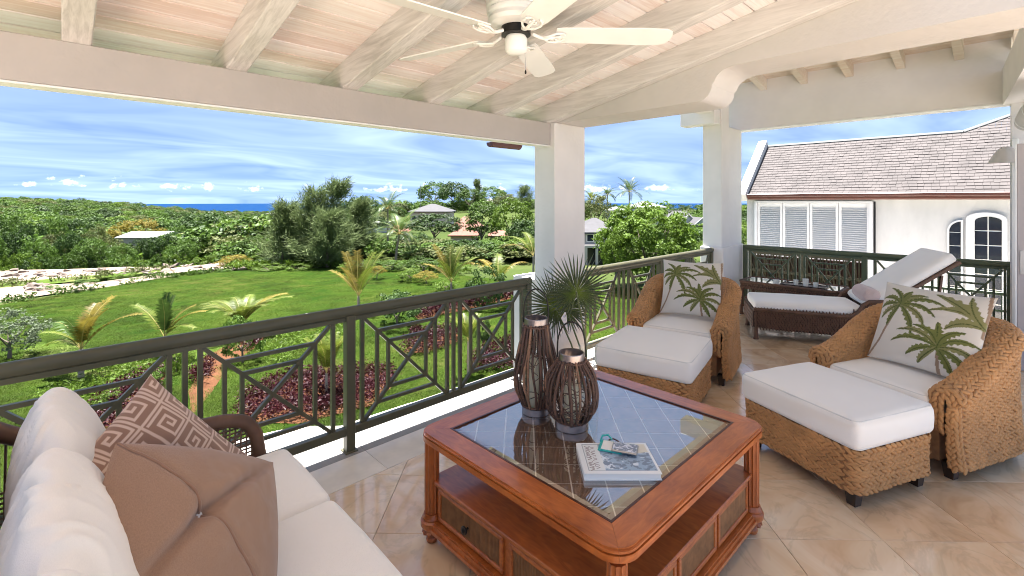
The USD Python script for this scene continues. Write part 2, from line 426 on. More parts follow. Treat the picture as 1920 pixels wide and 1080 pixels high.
# whitewashed timber: grain along one axis, each board a tone of its own
def timber(name, pale, warm, axis, knots=True, rough=0.55, amount=1.0, rnd=0.35):
    st = {'x': (1.3, 30, 30), 'y': (30, 1.3, 30), 'yz': (34, 1.6, 20)}[axis]
    mat(name, {'g': ('geometry', {}), 'oi': ('object_info', {}), 'off': ('vector_math', {'math_type': 'scale', 'vector1': (13.0, 7.0, 3.0)}), 'ad': ('vector_math', {'math_type': 'add'}),
               'mp': ('mapping', {'scale': st}), 'n': ('noise_texture', {'scale': 1.6, 'detail': 6.0, 'roughness': 0.65, 'distortion': 0.6}),
               'n2': ('noise_texture', {'scale': 1.2, 'detail': 3.0}),
               'r': ('rgb_ramp', {'ramp': [(0.48, warm), (0.70, tuple(a * 0.6 + b * 0.4 for a, b in zip(pale, warm))), (0.90, pale)]}),
               'mr': ('map_range', {'to_min': -rnd, 'to_max': rnd}), 'su': ('math', {'math_type': 'add'}), 's2': ('math', {'math_type': 'multiply_add', 'value2': 0.5}),
               'bu': ('bump', {'strength': 0.6, 'distance': 0.002}),
               'p': ('principled_bsdf', {'roughness': rough, 'specular_ior_level': 0.3})},
        [('g.position', 'ad.vector1'), ('oi.random', 'off.scale'), ('off.vector', 'ad.vector2'), ('ad.vector', 'mp.vector'), ('mp.vector', 'n.vector'), ('ad.vector', 'n2.vector'),
         ('oi.random', 'mr.value'), ('n.fac', 'su.value1'), ('mr.result', 'su.value2'), ('n2.fac', 's2.value1'), ('su.value', 's2.value3'),
         ('s2.value', 'r.fac'), ('r.color', 'p.base_color'), ('n.fac', 'bu.height'), ('bu.normal', 'p.normal')])
timber('ceiling_board', (0.82, 0.765, 0.745), (0.66, 0.525, 0.475), 'x', rnd=0.20)
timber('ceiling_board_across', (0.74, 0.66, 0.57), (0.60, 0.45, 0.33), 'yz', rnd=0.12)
timber('rafter_wood', (0.66, 0.625, 0.595), (0.40, 0.37, 0.345), 'yz', rnd=0.08)

# polished marble tiles
mat('marble_tile', {'g': ('geometry', {}), 'oi': ('object_info', {}), 'off': ('vector_math', {'math_type': 'scale', 'vector1': (31.0, 17.0, 5.0)}), 'ad': ('vector_math', {'math_type': 'add'}),
                    'n1': ('noise_texture', {'scale': 2.4, 'detail': 9.0, 'roughness': 0.60, 'distortion': 1.0}),
                    'n2': ('noise_texture', {'scale': 1.7, 'detail': 6.0, 'roughness': 0.55, 'distortion': 2.6}),
                    'vein': ('map_range', {'from_min': 0.47, 'from_max': 0.50, 'clamp': True}), 'veinb': ('map_range', {'from_min': 0.50, 'from_max': 0.545, 'to_min': 1.0, 'to_max': 0.0, 'clamp': True}),
                    'vm': ('math', {'math_type': 'multiply'}), 'vs': ('math', {'math_type': 'multiply', 'value2': 0.20}),
                    'mr': ('map_range', {'to_min': -0.10, 'to_max': 0.10}), 'su': ('math', {'math_type': 'add'}),
                    'r': ('rgb_ramp', {'ramp': [(0.22, (0.60, 0.37, 0.20)), (0.42, (0.78, 0.535, 0.325)), (0.58, (0.84, 0.635, 0.42)), (0.80, (0.88, 0.73, 0.54))]}),
                    'mx': ('mix', {'color2': (0.30, 0.20, 0.12)}),
                    'rr': ('map_range', {'to_min': 0.16, 'to_max': 0.30}),
                    'p': ('principled_bsdf', {'specular_ior_level': 0.6, 'coat_weight': 0.95, 'coat_roughness': 0.09, 'coat_ior': 1.6})},
    [('g.position', 'ad.vector1'), ('oi.random', 'off.scale'), ('off.vector', 'ad.vector2'), ('ad.vector', 'n1.vector'), ('ad.vector', 'n2.vector'),
     ('n2.fac', 'vein.value'), ('n2.fac', 'veinb.value'), ('vein.result', 'vm.value1'), ('veinb.result', 'vm.value2'), ('vm.value', 'vs.value1'),
     ('oi.random', 'mr.value'), ('n1.fac', 'su.value1'), ('mr.result', 'su.value2'), ('su.value', 'r.fac'), ('r.color', 'mx.color1'), ('vs.value', 'mx.fac'), ('mx.color', 'p.base_color'),
     ('n1.fac', 'rr.value'), ('rr.result', 'p.roughness')])
plain('cross_shade_white', (0.57, 0.53, 0.50), 0.75, bump=0.003, bscale=28, var=0.06, vscale=1.6)  # white render with shade put into its colour, for the brightly lit cross beam
plain('beam_shade_white', (0.43, 0.39, 0.365), 0.75, bump=0.003, bscale=28, var=0.06, vscale=1.6)  # same white render, darkened further to offset bounce light on the edge beam
plain('bounce_stone', (0.45, 0.425, 0.40), 0.6, var=0.1)
plain('grout', (0.48, 0.36, 0.27), 0.8)

# reddish polished table timber
def polished(name, a, b, st, rough=0.30, coat=0.28):
    mat(name, {'tc': ('texture_coordinate', {}), 'mp': ('mapping', {'scale': st}), 'n': ('noise_texture', {'scale': 3.0, 'detail': 6.0, 'roughness': 0.6, 'distortion': 0.9}),
               'n2': ('noise_texture', {'scale': 5.0, 'detail': 3.0}), 'ad': ('math', {'math_type': 'multiply_add', 'value2': 0.45}), 'half': ('math', {'math_type': 'multiply', 'value2': 0.6}),
               'r': ('rgb_ramp', {'ramp': [(0.30, a), (0.70, b)]}), 'bu': ('bump', {'distance': 0.0006, 'strength': 0.5}),
               'p': ('principled_bsdf', {'roughness': rough, 'coat_weight': coat, 'coat_roughness': 0.10})},
        [('tc.object', 'mp.vector'), ('mp.vector', 'n.vector'), ('tc.object', 'n2.vector'), ('n.fac', 'half.value1'), ('n2.fac', 'ad.value1'), ('half.value', 'ad.value3'), ('ad.value', 'r.fac'), ('r.color', 'p.base_color'), ('n.fac', 'bu.height'), ('bu.normal', 'p.normal')])
polished('cherry_wood', (0.23, 0.048, 0.011), (0.56, 0.155, 0.032), (3, 14, 14))
polished('cherry_wood_y', (0.23, 0.048, 0.011), (0.56, 0.155, 0.032), (14, 3, 14))
polished('cherry_upright', (0.24, 0.055, 0.014), (0.52, 0.145, 0.035), (16, 16, 2))
plain('cherry_dark', (0.075, 0.02, 0.01), 0.35)
plain('hide_panel', (0.21, 0.11, 0.065), 0.45, var=0.3, vscale=14, bump=0.001, bscale=90, rand=0.12)
plain('panel_joint', (0.80, 0.68, 0.58), 0.5)
plain('rattan_panel', (0.36, 0.17, 0.07), 0.55, var=0.2, vscale=20, island=0.25)
plain('knob', (0.035, 0.028, 0.024), 0.35, metallic=0.5)
# woven grass and wicker: each strand its own tone
plain('seagrass', (0.72, 0.360, 0.138), 0.62, var=0.12, vscale=7, island=0.32, bump=0.0012, bscale=160, spec=0.35)
plain('seagrass_base', (0.30, 0.145, 0.06), 0.85, var=0.2, vscale=30)
plain('wicker', (0.155, 0.075, 0.042), 0.5, var=0.2, vscale=14, island=0.25, spec=0.45)
plain('wicker_base', (0.05, 0.024, 0.014), 0.8)
plain('twig', (0.090, 0.043, 0.027), 0.6, var=0.35, vscale=18, bump=0.001, bscale=150, rand=0.30, stretch=(1, 1, 0.3))
plain('twig_pale', (0.24, 0.125, 0.07), 0.6, var=0.3, vscale=16, rand=0.2, bump=0.001, bscale=150)
plain('vine', (0.075, 0.038, 0.025), 0.65, var=0.3, vscale=30)
plain('collar_metal', (0.33, 0.27, 0.25), 0.28, metallic=0.9, var=0.2, vscale=25)

# glass
mat('table_glass', {'t': ('transparent_bsdf', {'color': (0.93, 0.96, 0.95)}), 'gl': ('glossy_bsdf', {'color': (1, 1, 1), 'roughness': 0.012}), 'lw': ('layer_weight', {}), 'pw': ('math', {'math_type': 'power', 'value2': 4.0}), 'f': ('math', {'math_type': 'multiply_add', 'value2': 0.72, 'value3': 0.28, 'use_clamp': True}), 'm': ('mix_closure', {})},
    [('lw.facing', 'pw.value1'), ('pw.value', 'f.value1'), ('f.value', 'm.fac'), ('t.BSDF', 'm.closure1'), ('gl.BSDF', 'm.closure2')], 'm.closure')
mat('clear_glass', {'t': ('transparent_bsdf', {'color': (0.94, 0.97, 0.96)}), 'gl': ('glossy_bsdf', {'color': (1, 1, 1), 'roughness': 0.02}), 'lw': ('layer_weight', {}), 'pw': ('math', {'math_type': 'power', 'value2': 4.0}), 'f': ('math', {'math_type': 'multiply_add', 'value2': 0.7, 'value3': 0.06, 'use_clamp': True}), 'm': ('mix_closure', {})},
    [('lw.facing', 'pw.value1'), ('pw.value', 'f.value1'), ('f.value', 'm.fac'), ('t.BSDF', 'm.closure1'), ('gl.BSDF', 'm.closure2')], 'm.closure')
mat('window_glass', {'p': ('principled_bsdf', {'base_color': (0.015, 0.018, 0.025), 'roughness': 0.06, 'specular_ior_level': 0.8})})
mat('water_sea', {'g': ('geometry', {}), 'n': ('noise_texture', {'scale': 0.02, 'detail': 5.0}), 'r': ('rgb_ramp', {'ramp': [(0.35, (0.002, 0.020, 0.070)), (0.65, (0.003, 0.028, 0.092))]}),
                  'p': ('principled_bsdf', {'roughness': 0.45, 'specular_ior_level': 0.01})}, [('g.position', 'n.vector'), ('n.fac', 'r.fac'), ('r.color', 'p.base_color')])

# leaves: tone by object, by leaf and by noise; light comes through
plain('leaf_dark', (0.052, 0.098, 0.020), 0.5, var=0.25, vscale=1.3, rand=0.15, island=0.30, spec=0.18, trans=0.22)
plain('leaf_mid', (0.095, 0.170, 0.024), 0.5, var=0.25, vscale=1.0, rand=0.18, island=0.30, spec=0.18, trans=0.28)
plain('leaf_light', (0.125, 0.205, 0.022), 0.5, var=0.25, vscale=1.4, rand=0.1, island=0.30, spec=0.18, trans=0.32)
plain('leaf_olive', (0.120, 0.140, 0.040), 0.6, var=0.3, vscale=0.8, rand=0.15, island=0.25, spec=0.18, trans=0.2)
plain('leaf_grey', (0.120, 0.150, 0.085), 0.6, var=0.2, vscale=2, island=0.25, spec=0.18, trans=0.2)
plain('leaf_gold', (0.26, 0.21, 0.030), 0.6, var=0.3, vscale=2, island=0.3, spec=0.18, trans=0.25)
plain('needle', (0.190, 0.245, 0.095), 0.7, var=0.25, vscale=1.2, island=0.3, spec=0.18, trans=0.2)
plain('palm_leaf', (0.060, 0.105, 0.022), 0.42, var=0.25, vscale=3, rand=0.15, island=0.25, spec=0.18, trans=0.28)
plain('palm_leaf_yellow', (0.20, 0.155, 0.025), 0.45, var=0.3, vscale=4, rand=0.2, island=0.25, spec=0.18, trans=0.3)
plain('palm_leaf_lime', (0.115, 0.150, 0.020), 0.45, var=0.25, vscale=4, rand=0.15, island=0.25, spec=0.18, trans=0.3)
plain('palm_rib', (0.30, 0.24, 0.07), 0.5, var=0.2, vscale=5)
plain('red_leaf', (0.048, 0.006, 0.010), 0.45, var=0.25, vscale=4, island=0.35, spec=0.18, trans=0.22)
plain('fan_leaf', (0.040, 0.075, 0.026), 0.45, var=0.15, vscale=9, island=0.15, trans=0.22)
plain('fan_leaf_heart', (0.17, 0.25, 0.03), 0.45, var=0.1, vscale=9, trans=0.3)
plain('stalk', (0.085, 0.105, 0.035), 0.5)
plain('canopy_core', (0.022, 0.038, 0.012), 0.9, var=0.3, vscale=1.0)

mat('fan_blade', {'a': ('attribute', {'attribute': 'col'}), 'p': ('principled_bsdf', {'roughness': 0.42, 'specular_ior_level': 0.3}), 't': ('translucent_bsdf', {}), 'm': ('mix_closure', {'fac': 0.25})},
    [('a.color', 'p.base_color'), ('a.color', 't.color'), ('p.BSDF', 'm.closure1'), ('t.BSDF', 'm.closure2')], 'm.closure')
# ---------------------------------------------------------------- the balcony: floor
ROOF_X0 = -1.6
floor = say(UsdGeom.Xform.Define(stage, numbered('/World/floor')).GetPrim(), kind='structure')
part(floor, 'bed', bx(-3.6, 8.30, -1.9, 3.44, -0.30, -0.016), 'grout')
rng = random.Random(5)
T = 0.51
u45, v45 = np.array([1, 1]) / math.sqrt(2), np.array([1, -1]) / math.sqrt(2)
field = sbox(-3.6, -1.9, 7.75, 2.70)
field = field.difference(sbox(-4, -2, 8.3, -0.30))
def tile(poly, name='floor_tile', m='marble_tile', top=0.0):
    poly = poly.buffer(-0.0014, join_style=2)
    if poly.is_empty or poly.geom_type != 'Polygon' or poly.area < 0.003:
        return
    inner = poly.buffer(-0.0012, join_style=2)
    dz = rng.uniform(-0.0004, 0.0)
    a = np.array(poly.exterior.coords)[:-1]; b = np.array(inner.exterior.coords)[:-1] if inner.geom_type == 'Polygon' else a
    if len(a) != len(b):
        b = a
    P = [(*q, -0.012) for q in a] + [(*q, top + dz - 0.0008) for q in a] + [(*q, top + dz) for q in b]
    part(floor, name, hull(P), m)
for i in range(-16, 22):
    for j in range(-20, 26):
        c = u45 * (i * T + 0.10) + v45 * (j * T + 0.02)
        sq = Polygon([c + u45 * a * T / 2 + v45 * b * T / 2 for a, b in ((-1, -1), (1, -1), (1, 1), (-1, 1))])
        tile(sq.intersection(field))
for i in range(24):       # straight border along the railing, paler stone
    tile(sbox(-3.6 + i * T, 2.70, -3.6 + (i + 1) * T, 3.00).intersection(sbox(-3.6, 2.7, 8.3, 3.0)), 'border_tile', 'kerb_stone')
    tile(sbox(-3.6 + i * T, 3.00, -3.6 + (i + 1) * T, 3.44).intersection(sbox(-3.6, 3.0, 8.3, 3.44)), 'border_tile', 'kerb_sun_dimmed')
for i in range(9):
    tile(sbox(7.75, -1.9 + i * T, 8.30, -1.9 + (i + 1) * T).intersection(sbox(7.75, -1.9, 8.3, 2.7)), 'border_tile', 'kerb_stone')
for i in range(23):
    for y0, y1 in ((-0.81, -0.30), (-1.32, -0.81), (-1.9, -1.32)):
        tile(sbox(-3.6 + i * T, y0, -3.6 + (i + 1) * T, y1).intersection(sbox(-3.6, -1.9, 7.75, -.3)))

# unseen paving added behind the camera to bounce sunlight under the roof
deck = say(UsdGeom.Xform.Define(stage, numbered('/World/paving')).GetPrim(), kind='structure')
part(deck, 'slab', cat(bx(-12.0, -3.602, -9.0, 3.30, -0.30, -0.002), bx(-3.600, 8.30, -9.0, -1.902, -0.30, -0.002)), 'bounce_stone')

# ---------------------------------------------------------------- pillars
p1 = thing('pillar', 'white square pillar rising behind the lanterns and the fan palm', 'pillar', (0, 0, 0))
part(p1, 'shaft', bx(3.335, 3.795, 2.90, 3.16, 0.0, 2.424, 0.006), 'white_render')
part(p1, 'side_wall', bx(3.335, 3.795, 3.16, 3.46, 0.0, 0.935, 0.008), 'white_render')
p2 = thing('pillar', 'white corner pillar with a stepped bracket at its top, between the two railings', 'pillar', (0, 0, 0))
part(p2, 'shaft', bx(7.22, 7.50, 2.95, 3.24, 0.0, 3.60, 0.006), 'white_render')
part(p2, 'wing', bx(7.502, 8.10, 2.985, 3.24, 0.0, 2.842, 0.006), 'white_render')
part(p2, 'plinth', cat(bx(7.19, 7.535, 2.915, 3.27, 0.0, 0.985, 0.012), bx(7.537, 8.11, 2.955, 3.27, 0.0, 0.985, 0.012)), 'white_render')
part(p2, 'bracket', bx(7.00, 7.218, 2.97, 3.50, 2.84, 3.06, 0.006), 'white_render')

# ---------------------------------------------------------------- beams
fb = thing('beam', 'long white edge beam crossing the sky above the left railing', 'beam')
part(fb, 'face', bx(ROOF_X0, 3.333, 2.95, 3.058, 2.215, 2.422, 0.004), 'beam_shade_white')
part(fb, 'drip_edge', bx(ROOF_X0, 3.333, 2.952, 3.062, 2.203, 2.213), 'white_gloss')
XB0, XB1 = 3.39, 3.80
def arch_profile():
    # (y, z): low soffit at the pillar, an S up to the high soffit towards the house
    z0, z1 = 2.424, 2.640
    P = [(3.16, z0), (1.56, z0)]
    r1 = 0.105
    for a in np.linspace(0, PI / 2, 9)[1:]:
        P.append((1.56 - r1 * math.sin(a), z0 + r1 * (1 - math.cos(a))))
    yy, zz = P[-1]
    r2 = z1 - zz
    for a in np.linspace(0, PI / 2, 9)[1:]:
        P.append((yy - 0.015 - r2 * 1.35 * (1 - math.cos(a)), zz + r2 * math.sin(a)))
    P += [(-0.9, z1), (-0.9, 4.75), (3.16, 4.75)]
    return P
cb = thing('beam', 'white cross beam with a curved step, running from the middle pillar to the house', 'beam')
part(cb, 'face', axes(prism(Polygon(arch_profile()), XB0, XB1), 'yzx'), 'cross_shade_white', smooth=30)
FARX = 8.02
wb = thing('beam', 'deep white beam over the far railing with rafter ends along its top', 'beam')
part(wb, 'face', bx(FARX, FARX + 0.24, -0.06, 3.24, 2.845, 3.62, 0.004), 'white_render')
part(wb, 'drip_edge', bx(FARX + 0.002, FARX + 0.238, -0.06, 3.24, 2.828, 2.843), 'white_gloss')
b4 = thing('beam', 'white beam over the bay between the middle pillar and the corner pillar', 'beam')
part(b4, 'face', bx(XB1 + 0.002, 6.996, 2.99, 3.20, 3.00, 3.62), 'white_render')

# ---------------------------------------------------------------- the sloping ceiling of the near bay
SL = 0.19
def zc(y):           # underside of the boards
    return 2.590 + SL * (2.95 - y)
nrm = np.array([0, SL, 1.0]); nrm /= np.linalg.norm(nrm); dn = np.array([0, -1, SL]); dn /= np.linalg.norm(dn)
ceil_ = say(UsdGeom.Xform.Define(stage, numbered('/World/ceiling')).GetPrim(), kind='structure')
def board(x0, x1, y, w, m='ceiling_board'):
    o = np.array([0, y, zc(y)]); g = 0.006
    sec = [(0.003, g), (g, 0), (w - g, 0), (w - 0.003, g), (w - 0.003, 0.02), (0.003, 0.02)]
    P = [o + dn * a + nrm * b + np.array([x, 0, 0]) for x in (x0 + 0.0008, x1 - 0.0008) for a, b in sec]
    part(ceil_, 'ceiling_board', hull(P), m)
rng = random.Random(11)
y = 3.52; w = 0.135
while y > 0.30:
    xs = [ROOF_X0]
    x = ROOF_X0 + rng.choice([0.36, 1.0, 1.66, 2.31, 2.97])
    while x < XB0 - 0.5:
        xs.append(x); x += rng.choice([1.95, 2.6, 3.25])
    xs.append(XB0)
    for a, b in zip(xs, xs[1:]):
        board(a, b, y, w)
    y -= w * dn[1] * -1
roof = say(UsdGeom.Xform.Define(stage, numbered('/World/roof')).GetPrim(), kind='structure')
yy0, yy1 = 3.55, 0.22  # inner edge cut short out of view so skylight reaches the furniture
P = [(x, yv, zc(yv) + dz) for x in (ROOF_X0 - 0.05, XB0) for yv in (yy0, yy1) for dz in (0.03, 0.12)]
part(roof, 'roof_deck', hull(P), 'grey_roof')
part(roof, 'edge_board', bx(ROOF_X0, XB1, 3.552, 3.58, zc(3.55) - 0.02, zc(3.55) + 0.13), 'white_gloss')
gut = thing('gutter', 'dull red half round gutter end showing under the edge beam beside the middle pillar', 'gutter')
th_ = np.linspace(PI, 2 * PI, 13)
sec = [(math.cos(a) * 0.050, math.sin(a) * 0.050) for a in th_] + [(math.cos(a) * 0.044, math.sin(a) * 0.044) for a in th_[::-1]]
part(gut, 'channel', moved(axes(prism(Polygon(sec), 3.20, 3.62), 'yzx'), (0, 3.66, 2.295)), 'soffit_red', smooth=40)
th_ = np.linspace(PI, 2 * PI, 13)
part(gut, 'end_cap', moved(axes(prism(Polygon([(math.cos(a) * 0.0495, math.sin(a) * 0.0495) for a in th_]), 3.194, 3.2), 'yzx'), (0, 3.66, 2.295)), 'soffit_red')

# rafters: from over the edge beam up and inwards
def rafter(x, name='rafter'):
    w_ = 0.105; h0 = zc(2.95) - 2.422
    a = np.array([x, 3.50, 0]); b = np.array([x, 0.24, 0])
    P = []
    c = 0.006
    for q in (a, b):
        for sx, dz in ((-1, 0.0), (1, 0.0)):
            P.append((q[0] + sx * w_ / 2, q[1], zc(q[1]) - 0.001))
        for sx in (-1, 1):
            P.append((q[0] + sx * w_ / 2, q[1], zc(q[1]) - h0 + c)); P.append((q[0] + sx * (w_ / 2 - c), q[1], zc(q[1]) - h0))
    return hull(P)
spots = [0.06 + 0.655 * k for k in range(-2, 6) if 0.06 + 0.655 * k < XB0]
LBL = {-4: 0}
for k, x in enumerate(spots):
    r = part(ceil_, 'rafter', rafter(x if x < 3.3 else XB0 - 0.054), 'rafter_wood')

# ---------------------------------------------------------------- ceiling of the far bay: slopes down to the far beam
def zf(x):
    return 3.60 + 0.20 * (FARX - x)
far_c = say(UsdGeom.Xform.Define(stage, numbered('/World/ceiling')).GetPrim(), kind='structure')
x = FARX + 0.30
while x > XB1 + 0.15:
    P = [(xx, yv, zf(xx) + dz) for xx in (x - 0.133, x - 0.001) for yv in (-0.9, 3.5) for dz in (0.0, 0.02)]
    part(far_c, 'ceiling_board', hull(P), 'ceiling_board_across')
    x -= 0.135
part(far_c, 'roof_deck', hull([(xx, yv, zf(xx) + dz) for xx in (XB1 + 0.002, 6.80) for yv in (-0.95, 3.55) for dz in (0.03, 0.11)]), 'grey_roof')
part(far_c, 'roof_deck', hull([(xx, yv, zf(xx) + dz) for xx in (6.802, FARX + 0.34) for yv in (-0.95, 3.55) for dz in (0.03, 0.11)]), 'grey_roof')
for yv in (2.62, 2.06, 1.50, 0.94, 0.38, -0.12):
    P = [(xx, yv + s * 0.045, zf(xx) - dz) for xx in ((XB1 + 0.01 if yv > 1 else 6.85), FARX - 0.001) for s in (-1, 1) for dz in (0.001, 0.17)]
    part(far_c, 'rafter', hull(P), 'ceiling_board_across')

# ---------------------------------------------------------------- railings
RY, RZ = 3.075, 0.978
def railing(label, o, ex, length, units, posts, singles, group=None, base_z=0.0, paint='rail_paint'):
    """built along its own x axis from o, direction ex (2D unit); units: (start, end) of the crossed panels; posts, singles: positions"""
    t = thing('balcony_railing', label, 'railing', (o[0], o[1], base_z), math.atan2(ex[1], ex[0]))
    # handrail: rounded oval with a flat fillet under it
    prof = [(0.031 * math.cos(a), 0.036 * math.sin(a)) for a in np.linspace(0, 2 * PI, 19)[:-1]]
    m = axes(prism(Polygon(prof), 0.0, length), 'yzx'); v, f = m
    part(t, 'handrail', moved((v, f), (0, 0, RZ - 0.036)), paint, smooth=40)
    part(t, 'under_rail', bx(0.001, length - 0.001, -0.013, 0.013, RZ - 0.098, RZ - 0.071), paint)
    part(t, 'bottom_rail', bx(0.0, length, -0.024, 0.024, 0.112, 0.166, 0.004), paint)
    ztop, zbot = RZ - 0.0985, 0.1665
    for p in posts:
        part(t, 'post', bx(p - 0.031, p + 0.031, -0.031, 0.031, 0.0, RZ - 0.06, 0.004), paint)
        part(t, 'post_foot', bx(p - 0.045, p + 0.045, -0.045, 0.045, 0.0, 0.008, 0.002), paint)
    q = 0.0125
    for p in singles:
        part(t, 'baluster', bx(p - q, p + q, -q, q, zbot, ztop), paint)
    for a, b in units:
        for p in (a, b):
            part(t, 'baluster', bx(p - q, p + q, -q, q, zbot, ztop), paint)
        a1, b1 = a + q, b - q
        W, Hh = b1 - a1, ztop - zbot
        g = lambda fx, fz: np.array([a1 + W * fx, 0, zbot + Hh * fz])
        part(t, 'diagonal', bar(g(0, 1), g(1, 0), 0.022, 0.024, up=(0, 1, 0), ext=-0.006), paint)
        part(t, 'diagonal', bar(g(0, 0), g(0.5, 0.5), 0.022, 0.0235, up=(0, 1, 0), ext=-0.006), paint)
        part(t, 'diagonal', bar(g(0.5, 0.5), g(1, 1), 0.022, 0.0235, up=(0, 1, 0), ext=-0.006), paint)
        for k in (0.145, 0.27):
            for fz in (k, 1 - k):
                part(t, 'crosspiece', bar(g(k, fz), g(1 - k, fz), 0.0225, 0.022, up=(0, 1, 0)), paint)
            for fx in (k, 1 - k):
                part(t, 'upright', bar(g(fx, k), g(fx, 1 - k), 0.0225, 0.0222, up=(0, 1, 0)), paint)
    return t
X0 = -3.20
units = [(a - X0, b - X0) for a, b in ((-2.95, -2.21), (-2.02, -1.29), (-1.165, -0.43), (-0.315, 0.422), (0.563, 1.308), (1.513, 2.233), (2.362, 3.069))]
units = [u for u in units if u[0] > 0]
railing('long dark olive railing running from behind the sofa to the lantern pillar', (X0, RY), (1, 0), 3.185 - X0, units,
        [p - X0 for p in (-2.115, -0.37 - 0.0, 1.422, 3.150)], [p - X0 for p in (-1.228, 0.492, 2.297)])
X1 = 3.85
railing('olive railing behind the far armchair, between the two white pillars', (X1, RY), (1, 0), 7.17 - X1,
        [(a - X1, b - X1) for a, b in ((4.02, 4.66), (4.86, 5.44), (5.75, 6.36), (6.50, 7.06))],
        [p - X1 for p in (3.90, 5.595, 7.12)], [p - X1 for p in (4.76, 6.43)])
Y0 = 2.93
railing('dark green railing at the far end, behind the wicker chaise longue', (8.03, Y0), (0, -1), 3.02,
        [(a, b) for a, b in ((0.09, 0.75), (0.87, 1.47), (1.72, 2.30), (2.36, 2.94))], [0.03, 1.60, 2.985], [0.81], paint='rail_green')
# ---------------------------------------------------------------- land and sea
GROUND = -4.5
_A = np.radians([-75, -47, -43, -37, -30, -22, -16.4, 2.6, 18, 47, 75])
_D = np.array([0, 42, 60, 90, 130, 200, 400, 1000, 1800, 2600, 3000, 4000, 60000], float)
_Zt = np.array([
    [-4.5, -4.5, -4.8, -5.5, -6, -6, -6, -4, -2, -2, -2, -2, -2],
    [-4.5, -4.5, -6.5, -10.0, -11.5, -12, -7, -4, -16, -50, -66, -80, -90],
    [-4.5, -4.5, -6.5, -10.5, -12.0, -12, -8, -5, -18, -52, -66, -80, -90],
    [-4.5, -4.5, -6.5, -10.0, -12.5, -14, -13.5, -16, -34, -57, -66, -80, -90],
    [-4.5, -4.5, -5.8, -8.8, -11.5, -15, -22, -35, -48, -57, -66, -80, -90],
    [-4.5, -4.5, -4.8, -6.5, -8.5, -12, -24, -38, -50, -57, -66, -80, -90],
    [-4.5, -4.5, -4.4, -3.6, -3.2, -5, -20, -38, -50, -57, -66, -80, -90],
    [-4.5, -4.5, -4.3, -3.2, -1.2, -1, -14, -36, -50, -57, -66, -80, -90],
    [-4.5, -4.5, -4.6, -4.2, -4.0, -6, -18, -38, -50, -57, -66, -80, -90],
    [-4.5, -4.5, -4.6, -4.6, -4.6, -6, -14, -30, -45, -55, -66, -80, -90],
    [-4.5, -4.5, -4.5, -4.5, -4.5, -4.5, -4, -2, -2, -2, -2, -2, -2]], float)
def land(x, y):
    x, y = np.asarray(x, float), np.asarray(y, float)
    dd, rr = x * CA + y * SA, x * SA - y * CA
    R = np.hypot(x, y); ph = np.arctan2(rr, dd)
    di = np.interp(R, _D, np.arange(len(_D))); i = np.minimum(di.astype(int), len(_D) - 2); t = di - i
    t = t * t * (3 - 2 * t)
    aj = np.interp(ph, _A, np.arange(len(_A))); j = np.minimum(aj.astype(int), len(_A) - 2); u = aj - j
    Z = (_Zt[j, i] * (1 - t) + _Zt[j, i + 1] * t) * (1 - u) + (_Zt[j + 1, i] * (1 - t) + _Zt[j + 1, i + 1] * t) * u
    far = np.clip((R - 42) / 60, 0, 1)
    P = np.stack([x / 40, y / 40, np.zeros_like(x)], -1)
    Z = Z + far * (meshkit.fbm(P, 3, 4) - 0.5) * np.clip(R / 60, 0, 6)
    return Z
def gz(x, y):
    return float(land(np.array([x]), np.array([y]))[0])
nA = 300
RR = np.concatenate([np.linspace(0.5, 40, 22), np.geomspace(42, 4000, 70), [6000, 9000]])
TH = np.linspace(0, 2 * PI, nA + 1)[:-1]
gx = (RR[:, None] * np.cos(TH)).ravel(); gy = (RR[:, None] * np.sin(TH)).ravel()
v = np.stack([gx, gy, land(gx, gy) - 0.03], 1)
f = grid_faces(len(RR), nA, wrap=True)
v = np.vstack([v, [0, 0, GROUND - 0.03]]); jj = np.arange(nA)
f = np.vstack([f, np.stack([np.full(nA, len(v) - 1), jj, (jj + 1) % nA], 1)])
def ground_mat(name, stops, scale, detail=6.0, bump=0.05, bscale=3.0, rough=0.95, st=(1, 1, 1)):
    mat(name, {'g': ('geometry', {}), 'mp': ('mapping', {'scale': st}), 'n': ('noise_texture', {'scale': scale, 'detail': detail, 'roughness': 0.62, 'distortion': 0.4}), 'r': ('rgb_ramp', {'ramp': stops}),
               'nf': ('noise_texture', {'scale': bscale, 'detail': 5.0, 'roughness': 0.7}), 'bu': ('bump', {'distance': bump, 'strength': 0.9}),
               'mr': ('map_range', {'to_min': 0.72, 'to_max': 1.28}), 'hs': ('hsv', {}),
               'p': ('principled_bsdf', {'roughness': rough, 'specular_ior_level': 0.04})},
        [('g.position', 'mp.vector'), ('mp.vector', 'n.vector'), ('mp.vector', 'nf.vector'), ('n.fac', 'r.fac'), ('r.color', 'hs.color'), ('nf.fac', 'mr.value'), ('mr.result', 'hs.value'), ('hs.color', 'p.base_color'),
         ('nf.fac', 'bu.height'), ('bu.normal', 'p.normal')])
ground_mat('scrub_land', [(0.30, (0.028, 0.040, 0.012)), (0.50, (0.042, 0.060, 0.016)), (0.68, (0.070, 0.080, 0.027))], 0.05)
